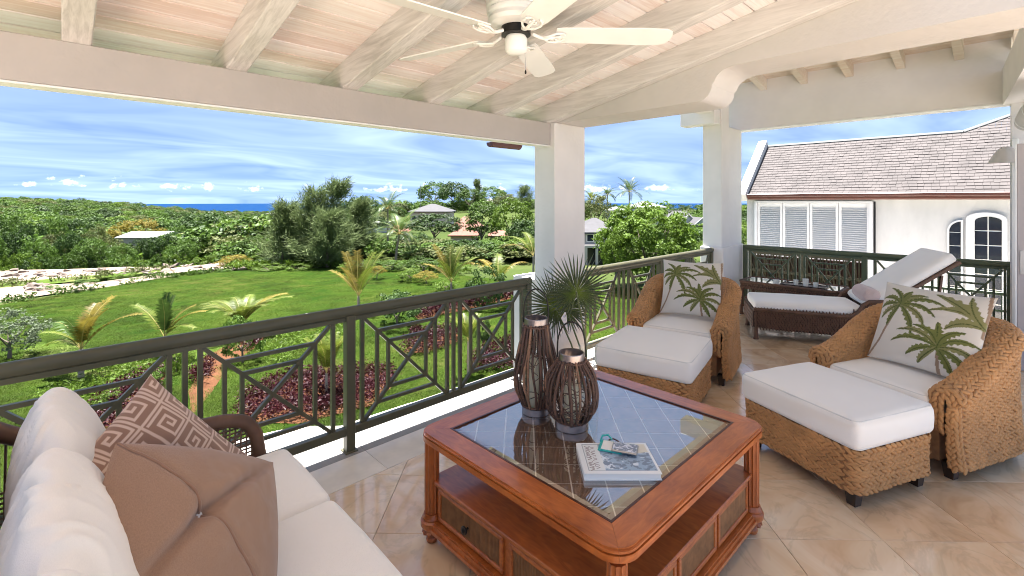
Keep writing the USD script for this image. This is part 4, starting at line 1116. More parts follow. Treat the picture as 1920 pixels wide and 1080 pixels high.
# young palms in the garden: (azimuth in the picture, length, rise, arch, material)
def young(label, px, ybase, d, specs, trunk_h=0.5, r=0.07):
    p = at_depth(px, ybase, d)
    z = gz(p[0], p[1])
    palm('young_palm', label, p[0], p[1], max(trunk_h, p[2] - z), [(az_px(a), L, ri, ar, m) for a, L, ri, ar, m in specs], z=z, trunk_r=r)
Yl, Lm, Gn = 'palm_leaf_yellow', 'palm_leaf_lime', 'palm_leaf'
young('young palm with yellowed wind blown fronds, leftmost above the railing', 152, 655, 16.5,
      [(15, 2.2, 0.95, 0.55, Yl), (70, 2.0, 1.35, 0.45, Yl), (110, 1.8, 1.3, 0.5, Yl), (165, 1.9, 1.0, 0.75, Gn), (185, 1.3, 0.7, 0.8, Lm), (-30, 1.7, 1.25, 0.5, Yl), (-80, 1.6, 1.35, 0.5, Gn), (220, 1.3, 1.1, 0.6, Lm), (20, 1.6, 1.35, 0.4, Yl)])
young('young palm with a folded dark upright leaf and yellow side fronds', 308, 632, 18.5,
      [(90, 1.7, 1.5, 0.12, Gn), (60, 1.6, 1.45, 0.15, Gn), (-60, 1.6, 1.45, 0.2, Gn), (10, 1.9, 1.0, 0.6, Yl), (-10, 1.6, 0.8, 0.7, Lm), (170, 1.9, 0.95, 0.35, Lm), (30, 1.6, 1.2, 0.5, Yl)])
young('feathery lime green palm clump on the lawn behind the railing', 452, 618, 21.5,
      [(a, 2.0, 1.1 - 0.05 * (i % 4), 0.65, Lm) for i, a in enumerate(range(0, 360, 26))] + [(10, 2.6, 0.9, 0.55, Lm), (30, 2.4, 1.0, 0.6, Yl), (160, 2.2, 0.9, 0.6, Lm)])
young('upright lime and yellow young palm in the middle of the lawn', 672, 556, 26,
      [(40, 2.9, 1.2, 0.28, Lm), (140, 2.7, 1.25, 0.25, Yl), (60, 2.6, 1.3, 0.25, Lm), (120, 2.6, 1.4, 0.2, Yl), (10, 2.5, 1.05, 0.4, Lm), (175, 2.2, 1.0, 0.4, Yl), (-40, 2.3, 1.2, 0.4, Lm), (-120, 2.2, 1.25, 0.4, Yl)])
young('young palm with ragged yellow top frond near the pillar', 846, 530, 29,
      [(150, 2.7, 1.25, 0.30, Yl), (100, 2.4, 1.4, 0.25, Lm), (60, 2.4, 1.3, 0.3, Lm), (20, 2.3, 1.1, 0.5, Lm), (-30, 2.2, 1.1, 0.5, Gn), (170, 2.2, 0.9, 0.5, Yl), (-120, 2.2, 1.2, 0.5, Lm)])
young('young palm with arching golden fronds beside the white pillar', 935, 530, 28,
      [(15, 2.3, 1.1, 0.75, Yl), (165, 2.7, 0.95, 0.75, Yl), (90, 2.2, 1.25, 0.6, Lm), (-60, 2.0, 1.1, 0.6, Lm), (140, 2.3, 1.1, 0.7, Yl)])
young('young palm against the left side of the white pillar', 1000, 480, 36,
      [(150, 3.0, 1.0, 0.7, Lm), (170, 2.8, 0.8, 0.8, Yl), (110, 2.6, 1.2, 0.6, Lm), (60, 2.4, 1.2, 0.6, Gn)])
young('small lime palm seen between the railing bars', 612, 700, 14.8,
      [(a, 1.3, 1.3, 0.35, Lm) for a in range(0, 360, 45)], trunk_h=0.25, r=0.04)
young('small bright palm seen through the railing left of the lanterns', 878, 640, 16.5,
      [(a, 1.1, 1.2, 0.45, Lm) for a in range(10, 370, 50)], trunk_h=0.2, r=0.04)

# red leaved ground cover, one mass for each bed
def red_bed(label, pts, h=0.42, dens=130, seed=0, leaf=0.10):
    rs_ = np.random.RandomState(seed)
    P = Polygon([on_ground(*p) for p in pts]).buffer(-0.08)
    x0, y0, x1, y1 = P.bounds
    n = int(P.area * dens)
    C = []
    while len(C) < n:
        q = rs_.uniform((x0, y0), (x1, y1), (n, 2))
        C += [p for p in q if P.contains(Point(p))]
    C = np.array(C[:n])
    hh = h * (0.55 + 0.6 * meshkit.noise(np.column_stack([C * 1.6, np.zeros(n)]), seed))
    rep = 6
    CC = np.repeat(np.column_stack([C, GROUND + hh]), rep, 0) + rs_.normal(0, 1, (n * rep, 3)) * [0.09, 0.09, 0.07]
    CC[:, 2] -= rs_.uniform(0, 1, n * rep) ** 2 * h * 0.6
    N = rs_.normal(0, 0.5, (n * rep, 3)) + [0, 0, 0.9]
    v, f = leaves(CC, N, leaf, rs_, aspect=0.45)
    part(None, 'red_ground_cover', (v, f), 'red_leaf', label=label, cat='ground cover', kind='stuff')
red_bed('dark red leaved bed behind the middle railing post', [(430, 795), (458, 740), (560, 702), (738, 692), (745, 722), (700, 765), (560, 795)], seed=1)
red_bed('red leaved bed behind the sofa and the patterned cushion', [(150, 790), (205, 735), (300, 692), (322, 705), (295, 760), (205, 830)], seed=2, dens=110)
red_bed('small red leaved bed left of the first crossed panel', [(345, 720), (372, 690), (392, 672), (408, 690), (380, 730)], seed=3)
red_bed('small red leaved bed at the top of the brown soil', [(452, 655), (470, 640), (498, 636), (492, 652), (465, 668)], seed=4, h=0.5)
red_bed('purple red bed seen through the right half of the railing', [(745, 670), (765, 640), (850, 618), (870, 640), (800, 668)], seed=5, h=0.6)
red_bed('purple red bed low behind the tall lantern', [(870, 705), (890, 665), (960, 645), (1000, 650), (960, 700)], seed=6)
red_bed('far brownish red bed running towards the pillar', [(760, 590), (860, 566), (960, 548), (970, 562), (880, 584), (780, 604)], seed=7, h=0.5, dens=60, leaf=0.14)
# green edging plants among the beds
def green_mass(label, pts, m, seed, h=0.35, dens=60, leaf=0.14):
    rs_ = np.random.RandomState(seed)
    P = Polygon([on_ground(*p) for p in pts])
    x0, y0, x1, y1 = P.bounds; n = int(P.area * dens); C = []
    while len(C) < n:
        q = rs_.uniform((x0, y0), (x1, y1), (n, 2)); C += [p for p in q if P.contains(Point(p))]
    C = np.array(C[:n]); keep = meshkit.noise(np.column_stack([C * 1.1, np.zeros(n)]), seed) > 0.42; C = C[keep]; n = len(C)
    CC = np.repeat(np.column_stack([C, np.full(n, GROUND)]), 5, 0) + rs_.normal(0, 1, (n * 5, 3)) * [0.12, 0.12, 0] + np.column_stack([np.zeros((n * 5, 2)), rs_.uniform(0.02, h, n * 5)])
    v, f = leaves(CC, rs_.normal(0, 0.6, (n * 5, 3)) + [0, 0, 0.6], leaf, rs_, aspect=0.3)
    part(None, 'border_plants', (v, f), m, label=label, cat='ground cover', kind='stuff')
green_mass('light green border plants behind the left railing panels', [(60, 760), (160, 700), (330, 640), (420, 620), (350, 690), (180, 770)], 'leaf_light', 1)
green_mass('yellow green border plants right of the small tree', [(480, 660), (560, 610), (660, 590), (640, 640), (520, 690)], 'leaf_light', 2)
green_mass('tall rough grass along the top of the lawn', [(420, 506), (600, 502), (760, 506), (880, 516), (880, 506), (760, 499), (600, 496), (420, 499)], 'leaf_light', 3, h=0.6, dens=14, leaf=0.4)
green_mass('rough weeds on the strip between the dirt tracks', [(0, 540), (120, 530), (250, 515), (340, 506), (300, 503), (200, 514), (80, 524), (0, 530)], 'leaf_olive', 4, h=0.4, dens=14, leaf=0.3)
green_mass('weeds along the lawn side of the lower dirt track', [(0, 574), (150, 548), (300, 525), (420, 509), (415, 505), (290, 519), (150, 542), (0, 566)], 'leaf_mid', 5, h=0.35, dens=16, leaf=0.28)
# rubble on the dirt
rs_ = np.random.RandomState(8); ms = []
for k in range(260):
    c = on_ground(*[(rs_.uniform(0, 130), rs_.uniform(508, 520)), (rs_.uniform(50, 90), rs_.uniform(533, 545)), (rs_.uniform(160, 330), rs_.uniform(504, 514)), (rs_.uniform(310, 460), rs_.uniform(494, 506))][k % 4])
    s = 0.05 + 0.17 * rs_.rand() ** 2
    ms.append(moved(hull(rs_.normal(0, 1, (14, 3)) * [s, s, s * 0.55]), (c[0], c[1], GROUND + s * 0.2)))
plain('rubble', (0.20, 0.155, 0.125), 0.95, var=0.15, vscale=2, island=0.25)
part(None, 'rubble', cat(*ms), 'rubble', label='heaps of pale broken stone along the dirt tracks', cat='rubble', kind='stuff')

# ---------------------------------------------------------------- the lawn's grass
plain('grass_blade', (0.082, 0.132, 0.015), 0.7, var=0.40, vscale=0.30, island=0.30, rand=0.15, trans=0.25, spec=0.1)
gr = UsdGeom.PointInstancer.Define(stage, numbered('/World/grass'))
say(gr.GetPrim(), 'short mown grass of the lawn below the balcony', 'grass', kind='stuff')
tg = []
for k in range(3):
    rs_ = np.random.RandomState(200 + k); n = 110
    C = np.column_stack([rs_.uniform(-0.28, 0.28, (n, 2)), np.zeros(n)])
    d_ = rs_.normal(0, 1, (n, 2)); hgt = rs_.uniform(0.02, 0.05, n)
    tip = C + np.column_stack([d_ * 0.030, hgt]); wv = np.column_stack([-d_[:, 1], d_[:, 0], np.zeros(n)]); wv /= np.linalg.norm(wv, axis=1, keepdims=True)
    v = np.stack([C - wv * 0.007, C + wv * 0.007, tip], 1).reshape(-1, 3)
    pth = f'/World/grass/tuft_{k:03d}'; USED.add(pth)
    usdkit.mesh(stage, pth, (v, np.arange(3 * n).reshape(-1, 3)), M['grass_blade']); tg.append(pth)
gr.CreatePrototypesRel().SetTargets(tg)
rs_ = np.random.RandomState(17)
pts = []
for _ in range(13000):
    d = 9.0 * (43.0 / 9.0) ** (rs_.rand() ** 0.8); px = rs_.uniform(-60, 1420)
    q = at_depth(px, 0, d)[:2]
    if q[1] > 3.7:
        pts.append(q)
pts = np.array(pts); P_ = shapely.points(pts)
keep = shapely.contains(LAWN, P_)
for nm, shp in SHEETS:
    if nm != 'lawn' and 'grass' not in nm:
        keep &= ~shapely.contains(shp, P_)
pts = pts[keep]
gr.CreatePositionsAttr(Vt.Vec3fArray.FromNumpy(np.column_stack([pts, np.full(len(pts), GROUND + 0.004)]).astype(np.float32)))
gr.CreateProtoIndicesAttr(Vt.IntArray([int(i) for i in rs_.randint(0, 3, len(pts))]))
gs = rs_.uniform(0.7, 1.4, len(pts)); gr.CreateScalesAttr(Vt.Vec3fArray.FromNumpy(np.column_stack([gs, gs, gs * rs_.uniform(0.6, 1.3, len(pts))]).astype(np.float32)))
gr.CreateOrientationsAttr(Vt.QuathArray([Gf.Quath(math.cos(a), 0, 0, math.sin(a)) for a in rs_.rand(len(pts)) * PI]))
# ---------------------------------------------------------------- woven surfaces
def knot_shape(l, w, t, rings=3, sides=6):
    """a plump strand piece along x"""
    P, prof = [], [(-0.5, 0.25), (-0.28, 0.85), (0.0, 1.0), (0.28, 0.85), (0.5, 0.25)]
    v = []
    for x, r in prof:
        for k in range(sides):
            a = 2 * PI * k / sides
            v.append((x * l, math.cos(a) * w / 2 * r, math.sin(a) * t / 2 * r))
    v = np.array(v); n = len(prof)
    i, j = np.meshgrid(np.arange(n - 1), np.arange(sides), indexing='ij')
    q = np.stack([i * sides + j, (i + 1) * sides + j, (i + 1) * sides + (j + 1) % sides, i * sides + (j + 1) % sides], -1).reshape(-1, 4)
    return v, np.vstack([q[:, [0, 1, 2]], q[:, [0, 2, 3]]])

def weave(C, Tn, Nn, l, w, t, rs, tilt=0.45, alt=None):
    """one strand piece at each centre C: long axis along Tn tilted by +-tilt, outward Nn"""
    kv, kf = knot_shape(l, w, t)
    n = len(C)
    B = np.cross(Nn, Tn)
    a = (tilt if alt is None else tilt * alt) + rs.normal(0, 0.10, n)
    X = Tn * np.cos(a)[:, None] + B * np.sin(a)[:, None]
    Y = np.cross(Nn, X)
    s = rs.uniform(0.9, 1.12, (n, 1, 1))
    V = C[:, None] + (kv[None, :, :1] * X[:, None] + kv[None, :, 1:2] * Y[:, None]) * s + kv[None, :, 2:3] * Nn[:, None]
    V = V + rs.normal(0, 0.0012, (n, 1, 3))
    f = kf[None] + (np.arange(n) * len(kv))[:, None, None]
    return V.reshape(-1, 3), f.reshape(-1, 3)

def rows_on(S, du, dv, rs, u_first=True):
    """S: (nu, nv, 3) a surface grid, u along the rows. Returns centres, row directions and normals of an even brick pattern"""
    nu, nv = S.shape[:2]
    C, T, N, alt = [], [], [], []
    sv = np.r_[0, np.cumsum(np.linalg.norm(np.diff(S, axis=1), axis=2).mean(0))]
    rows = max(2, int(round(sv[-1] / dv)))
    for r in range(rows):
        vv = (r + 0.5) / rows * sv[-1]
        k = min(np.searchsorted(sv, vv, 'right') - 1, nv - 2); t = (vv - sv[k]) / max(sv[k + 1] - sv[k], 1e-9)
        L = S[:, k] * (1 - t) + S[:, k + 1] * t
        cross = S[:, k + 1] - S[:, k]
        su = np.r_[0, np.cumsum(np.linalg.norm(np.diff(L, axis=0), axis=1))]
        m = max(2, int(round(su[-1] / du)))
        for q in range(m):
            uu = (q + (0.5 if r % 2 else 0.0) + 0.25) / (m + 0.5) * su[-1]
            j = min(np.searchsorted(su, uu, 'right') - 1, nu - 2); h = (uu - su[j]) / max(su[j + 1] - su[j], 1e-9)
            p = L[j] * (1 - h) + L[j + 1] * h
            tt = L[j + 1] - L[j]; tt = tt / (np.linalg.norm(tt) + 1e-9)
            cc = cross[j] * (1 - h) + cross[min(j + 1, nu - 1)] * h
            nn = np.cross(tt, cc); nn /= np.linalg.norm(nn) + 1e-9
            C.append(p); T.append(tt); N.append(nn); alt.append(1 if r % 2 else -1)
    return np.array(C), np.array(T), np.array(N), np.array(alt)

def surf(S):
    nu, nv = S.shape[:2]
    return S.reshape(-1, 3), grid_faces(nu, nv)

def rounded_rect(hx, hy, r, n=6):
    P = []
    for cx, cy, a0 in ((hx - r, hy - r, 0), (-hx + r, hy - r, PI / 2), (-hx + r, -hy + r, PI), (hx - r, -hy + r, 1.5 * PI)):
        for k in range(n + 1):
            a = a0 + PI / 2 * k / n
            P.append((cx + r * math.cos(a), cy + r * math.sin(a)))
    return np.array(P)

# ---------------------------------------------------------------- armchairs and ottomans of woven sea grass
def piping(lx, ly, lz, r):
    """a fine corded seam round the upper and the lower edge of a box cushion"""
    out = []
    for z in (r * 0.29, lz - r * 0.29):
        P = rounded_rect(lx / 2 - r * 0.29 + 0.001, ly / 2 - r * 0.29 + 0.001, r, 6)
        P = np.column_stack([P, np.full(len(P), z)])
        P = np.vstack([P, P[:1]])
        Q = [P[0]]
        for a, b in zip(P, P[1:]):
            m_ = max(1, int(np.linalg.norm(b - a) / 0.03)); Q += [a + (b - a) * k / m_ for k in range(1, m_ + 1)]
        Q = np.array(Q)
        out.append(tube(Q, 0.0042, 6, caps=False))
    return cat(*out)

def make_armchair(label, loc, rz):
    """faces +x"""
    t = thing('wicker_armchair', label, 'armchair', loc, rz, 'sea grass tub armchairs')
    # plan: from the right front (y = -) around the back to the left front
    def plan(s):          # s in -1..1, the arm line of the tub
        P = []
        hw, xb, xf, r = 0.40, -0.40, 0.42, 0.30
        L1 = xf - (xb + r); Lc = PI / 2 * r; Lb = 2 * (hw - r); tot = 2 * L1 + 2 * Lc + Lb
        q = (s + 1) / 2 * tot
        if q < L1: return np.array([xf - q, -hw]), np.array([0.0, -1.0])
        q -= L1
        if q < Lc:
            a = q / r; return np.array([xb + r - r * math.sin(a), -hw + r - r * math.cos(a)]), np.array([-math.sin(a), -math.cos(a)])
        q -= Lc
        if q < Lb: return np.array([xb, -hw + r + q]), np.array([-1.0, 0.0])
        q -= Lb
        if q < Lc:
            a = q / r; return np.array([xb + r - r * math.cos(a), hw - r + r * math.sin(a)]), np.array([-math.cos(a), math.sin(a)])
        q -= Lc
        return np.array([xb + r + q, hw]), np.array([0.0, 1.0])
    def height(c):
        k = np.clip((0.46 - c[0]) / 0.80, 0, 1)
        k = k * k * (3 - 2 * k)
        return 0.570 + 0.300 * k
    nu = 61
    ss = np.linspace(-1, 1, nu)
    R = 0.085
    out, roll, inn = [], [], []
    for s in ss:
        c, n = plan(s); h = height(c) - R
        rake = -0.05 * (h - 0.4) if c[0] < 0 else 0.0
        o = []
        for z in np.linspace(0.085, h - 0.02, 12):
            flare = 0.020 * ((h - z) / h) ** 1.5 - 0.014 * math.sin(PI * (z - 0.085) / h)
            p = c + n * (0.072 + flare); o.append((p[0] + rake * (z / h) * 1.2, p[1], z))
        q = []
        for a in np.linspace(0.0, PI, 11):
            p = c + n * R * math.cos(a) * 1.02; q.append((p[0] + rake * 1.2, p[1], h + R * math.sin(a)))
        i_ = []
        for z in np.linspace(h - 0.02, 0.30, 6):
            p = c - n * 0.080; i_.append((p[0] + rake * (z / h) * 1.2, p[1], z))
        out.append(o); roll.append(q); inn.append(i_)
    S = np.concatenate([np.array(out), np.array(roll), np.array(inn)], axis=1)
    rs = np.random.RandomState(4)
    shell = surf(S)
    # rounded arm fronts
    fronts = []
    FS = []
    for e, sg in ((0, -1), (nu - 1, 1)):
        prof = S[e]; cen = prof.mean(0); cen[2] = 0.40
        lay = []
        for k, (sc_, dx) in enumerate(((1.0, 0.0), (0.985, 0.022), (0.93, 0.040), (0.82, 0.050), (0.55, 0.054), (0.10, 0.055))):
            pts = cen + (prof - cen) * [1, sc_, 1]; pts[:, 2] = 0.085 + (prof[:, 2] - 0.085) * (1 - (1 - sc_) * 0.16)
            pts = pts + [dx, 0, 0]
            lay.append(pts)
        F = np.array(lay)
        FS.append((F, sg)); fronts.append(surf(F))
    # skirt under the seat between the arms
    zz = np.linspace(0.085, 0.33, 5)
    K = np.array([[(0.45 + 0.012 * (1 - abs(y) / 0.33), y, z) for z in zz] for y in np.linspace(-0.33, 0.33, 9)])
    base = cat(shell, *fronts, surf(K), bx(-0.38, 0.44, -0.36, 0.36, 0.09, 0.30))
    part(t, 'frame', base, 'seagrass_base')
    C, T, N, alt = rows_on(S, 0.041, 0.0225, rs)
    mid = np.array([0, 0, 0.4]); 
    ms = [weave(C, T, N * np.where(np.einsum('ij,ij->i', N, C - [0, 0, C[0, 2]]) < 0, 1, 1)[:, None], 0.057, 0.0262, 0.020, rs, 0.42, alt)]
    for F, sg in FS:
        C, T, N, alt = rows_on(F.transpose(1, 0, 2), 0.036, 0.027, rs)
        ms.append(weave(C, T, N, 0.050, 0.028, 0.021, rs, 0.42, alt))
    C, T, N, alt = rows_on(K, 0.041, 0.0225, rs)
    ms.append(weave(C, T, N, 0.057, 0.0262, 0.020, rs, 0.42, alt))
    part(t, 'woven_grass', cat(*ms), 'seagrass', smooth=True, kind='stuff')
    sc = part(t, 'seat_cushion', moved(cushion(0.80, 0.655, 0.165, puff=0.022, r=0.045, seed=3), (0.075, 0, 0.315)), 'white_fabric', smooth=True)
    part(sc, 'piping', moved(piping(0.80, 0.655, 0.165, 0.045), (0.075, 0, 0.315)), 'cream_fabric', smooth=True)
    for sx, sy in ((0.40, -0.40), (0.40, 0.40), (-0.36, -0.34), (-0.36, 0.34)):
        b = 0.034; top = 0.095
        part(t, 'leg', hull([(sx + a * b * (0.7 if z == 0 else 1), sy + c * b * (0.7 if z == 0 else 1), z) for a in (-1, 1) for c in (-1, 1) for z in (0, top)]), 'dark_wood')
    return t

def make_ottoman(label, loc, rz, lx=0.66, ly=0.78):
    t = thing('ottoman', label, 'ottoman', loc, rz, 'sea grass ottomans')
    rs = np.random.RandomState(6)
    P = rounded_rect(lx / 2, ly / 2, 0.06, 5); P = np.vstack([P, P[:1]])
    zz = np.linspace(0.085, 0.325, 6)
    S = np.array([[(p[0] * (1 - 0.015 * math.sin((z - .085) / .24 * PI)), p[1] * (1 - 0.015 * math.sin((z - .085) / .24 * PI)), z) for z in zz] for p in P])
    part(t, 'frame', cat(surf(S), bx(-lx / 2 + .02, lx / 2 - .02, -ly / 2 + .02, ly / 2 - .02, 0.09, 0.318)), 'seagrass_base')
    C, T, N, alt = rows_on(S, 0.041, 0.0225, rs)
    part(t, 'woven_grass', weave(C, T, N, 0.057, 0.0262, 0.020, rs, 0.42, alt), 'seagrass', smooth=True, kind='stuff')
    oc = part(t, 'cushion', moved(cushion(lx + 0.02, ly + 0.02, 0.175, puff=0.022, r=0.04, seed=8, wrinkle=0.008), (0, 0, 0.325)), 'white_fabric', smooth=True)
    part(oc, 'piping', moved(piping(lx + 0.02, ly + 0.02, 0.175, 0.04), (0, 0, 0.325)), 'cream_fabric', smooth=True)
    for sx in (-1, 1):
        for sy in (-1, 1):
            b = 0.034; cx, cy = sx * (lx / 2 - 0.06), sy * (ly / 2 - 0.06)
            part(t, 'leg', hull([(cx + a * b * (0.7 if z == 0 else 1), cy + c * b * (0.7 if z == 0 else 1), z) for a in (-1, 1) for c in (-1, 1) for z in (0, 0.095)]), 'dark_wood')
    return t
A2, A1 = math.atan2(0.40, -0.915), math.atan2(-0.215, -0.976)
near_chair = make_armchair('woven sea grass armchair nearest the camera, at the right edge', (4.47, 0.43, 0), A2)
copy_of(near_chair, 'wicker_armchair', 'woven sea grass armchair against the railing by the pillars', 'armchair', (4.70, 2.27, 0), A1, 'sea grass tub armchairs')
near_ott = make_ottoman('woven ottoman with white cushion in front of the nearest armchair', (3.585, 0.775, 0), A2)
copy_of(near_ott, 'ottoman', 'woven ottoman with white cushion behind the lanterns, in front of the far armchair', 'ottoman', (3.665, 2.06, 0), A1, 'sea grass ottomans', scale=(1.16, 0.98, 1))

# ---------------------------------------------------------------- printed pillows
def paint(uv, regions, ground):
    """regions: (shapely shape in uv space, colour) painted in order"""
    col = np.tile(np.asarray(ground, float), (len(uv), 1))
    pts = shapely.points(uv)
    for shp, c in regions:
        shapely.prepare(shp)
        k = shapely.contains(shp, pts)
        col[k] = c
    return col
def leaf_shape(p, q, w, curve=0.0, seed=0, saw=True):
    """a palm leaf from p to q drawn as a toothed, curved blade"""
    p, q = np.array(p, float), np.array(q, float)
    d = q - p; L = np.linalg.norm(d); d /= L; n = np.array([-d[1], d[0]])
    s = np.linspace(0, 1, 15)
    mid = p + d * (s * L)[:, None] + n * (curve * L * 4 * s * (1 - s))[:, None]
    ww = w * np.sin(PI * np.clip(s * 0.92 + 0.06, 0, 1)) ** 0.7
    r = random.Random(seed)
    up = mid + n * (ww * 0.45)[:, None]
    k = np.array([1.0 if i % 2 else (0.62 if saw else 1.0) for i in range(len(s))])
    dn_ = mid - n * (ww * k * 1.0)[:, None] * (1 if curve >= 0 else 1)
    return Polygon(np.vstack([up, dn_[::-1]])).buffer(0), Polygon(np.vstack([mid + n * 0.010, (mid - n * 0.012)[::-1]])).buffer(0)
def palm_print():
    R = []
    dk, md, ol, tr = (0.070, 0.085, 0.018), (0.155, 0.165, 0.042), (0.225, 0.21, 0.080), (0.30, 0.20, 0.13)
    def head(c, fans, m=md):
        for i, (ang, L, w, cv) in enumerate(fans):
            a = math.radians(ang)
            bl, vein = leaf_shape(c, (c[0] + math.cos(a) * L, c[1] + math.sin(a) * L), w * 0.62, cv, i)
            R.append((bl, ol if i % 3 == 2 else m)); R.append((vein, dk))
    def stem(pts, w):
        R.append((LineString(pts).buffer(w), tr))
    stem([(-0.52, 0.42), (-0.64, -0.05), (-0.78, -0.5), (-0.98, -0.95)], 0.026)
    head((-0.50, 0.44), [(168, .46, .15, -.22), (200, .50, .15, -.16), (228, .56, .16, -.08), (252, .60, .15, -.02), (-62, .80, .17, .10), (-38, .72, .16, .16), (-14, .74, .14, .18), (8, .84, .14, .20), (34, .56, .16, .20), (72, .42, .22, .1), (128, .52, .14, -.18)])
    stem([(0.36, -0.45), (0.40, -0.99)], 0.032)
    head((0.34, -0.40), [(96, .58, .20, 0), (140, .62, .17, -.22), (165, .80, .16, -.20), (186, .86, .15, -.18), (212, .62, .16, -.10), (238, .56, .17, -.05), (-62, .66, .19, .06), (-36, .72, .18, .12), (-12, .74, .16, .18), (16, .72, .16, .22), (48, .62, .18, .20)])
    stem([(1.0, 0.05), (0.99, 0.6), (0.93, 1.0)], 0.03)
    head((1.03, 0.22), [(170, 1.02, .17, -.20), (196, .66, .26, -.20), (146, 1.16, .24, -.06), (118, .8, .2, .1)], ol)
    return R
PALMS = palm_print()
def palm_pillow(label, c, ex, n, w=0.60, h=0.53, t=0.17, seed=0):
    ex, n = np.array(ex, float), np.array(n, float)
    n /= np.linalg.norm(n); ex = ex - n * (ex @ n); ex /= np.linalg.norm(ex); ey = np.cross(n, ex)
    m, uv = pillow(w, h, t, n=150, seed=seed, pinch=0.06)
    v, f = m
    k = len(uv) // 2
    # back face plain
    col = np.vstack([paint(uv[:k], PALMS, (0.66, 0.60, 0.52)), np.tile((0.60, 0.54, 0.46), (k, 1))])
    T_ = thing('palm_print_pillow', label, 'pillow', tuple(c), 0, 'palm print pillows')
    part(T_, 'cover', frame_to((v, f), (0, 0, 0), ex, ey, n), 'print_fabric', smooth=True, col=col)
    return T_
palm_pillow('cream pillow printed with green palm trees on the nearest armchair', (4.43, 0.375, 0.785), (-0.46, -0.885, 0.03), (-0.83, 0.36, 0.38), w=0.66, h=0.60, seed=1)
palm_pillow('cream pillow printed with green palm trees on the far armchair', (4.67, 2.215, 0.795), (0.24, -0.97, 0.0), (-0.93, -0.22, 0.26), w=0.60, h=0.56, seed=2)

# ---------------------------------------------------------------- the sofa
sofa = thing('sofa', 'wicker sofa with deep white cushions at the lower left', 'sofa', (0, 0, 0))
SZ = 0.30
rs = np.random.RandomState(12)
part(sofa, 'base', cat(bx(-0.22, 0.78, 0.52, 2.52, 0.10, SZ, 0.02)), 'wicker_base')
def wicker_panel(S, du=0.05, dv=0.018, l=0.056, w=0.018, t=0.014, seed=1):
    r_ = np.random.RandomState(seed)
    C, T, N, alt = rows_on(S, du, dv, r_)
    return weave(C, T, N, l, w, t, r_, 0.08, alt)
S = np.array([[(0.785, y, z) for z in np.linspace(0.10, SZ, 4)] for y in np.linspace(0.55, 2.5, 30)])
part(sofa, 'front_weave', wicker_panel(S, seed=2), 'wicker', smooth=True, kind='stuff')
# back: a woven wall with a rolled top
S = []
for y in np.linspace(0.45, 2.58, 34):
    S.append([(-0.20 - 0.06 * (z - 0.3) + 0.0, y, z) for z in np.linspace(0.12, 0.93, 16)])
S = np.array(S)
part(sofa, 'back', cat(surf(S), moved(surf(S), (-0.03, 0, 0))), 'wicker_base')
part(sofa, 'back_weave', cat(wicker_panel(S, seed=3), moved(wicker_panel(S, seed=4), (-0.035, 0, 0))), 'wicker', smooth=True, kind='stuff')
part(sofa, 'top_roll', tube([(-0.252, y, 0.945) for y in np.linspace(0.45, 2.60, 24)], 0.046, 12), 'wicker', smooth=True)
# far arm: an open wicker scroll
arm = [(-0.25, 0.92), (-0.1, 0.80), (0.15, 0.715), (0.40, 0.665), (0.56, 0.655), (0.655, 0.625), (0.70, 0.55), (0.715, 0.44), (0.74, 0.32), (0.76, 0.12)]
ax_, az_ = np.array(arm).T
tt = np.linspace(0, 1, len(arm)); q = np.linspace(0, 1, 40)
curve = np.column_stack([np.interp(q, tt, ax_), np.full(40, 2.555), np.interp(q, tt, az_)])
curve[1:-1] = (curve[:-2] + curve[1:-1] * 2 + curve[2:]) / 4
part(sofa, 'arm_rail', tube(curve, 0.032, 9), 'wicker', smooth=True)
ms = []
for k in range(30):           # wrapped cane around the rail
    p = curve[8 + k] if 8 + k < 40 else curve[-1]
ms = [tube([(x, 2.555 + 0.004 * math.sin(x * 90), z0), (x + 0.01, 2.555, z1)], 0.0045, 5) for x in np.linspace(-0.2, 0.70, 38) for z0, z1 in [(0.14, float(np.interp(x, ax_[:8], az_[:8])) - 0.02)]]
ms += [tube([(-0.24, 2.553, z), (0.1, 2.558, z), (0.70, 2.553, z)], 0.0045, 5) for z in np.linspace(0.15, 0.62, 26)]
part(sofa, 'arm_weave', cat(*ms), 'wicker', kind='stuff')
for (y0, y1) in ((1.925, 2.475), (1.325, 1.920), (0.62, 1.320)):
    part(sofa, 'seat_cushion', moved(cushion(0.80, y1 - y0, 0.185, puff=0.020, r=0.042, seed=int(y0 * 10), wrinkle=0.004), (0.42, (y0 + y1) / 2, SZ)), 'white_fabric', smooth=True)
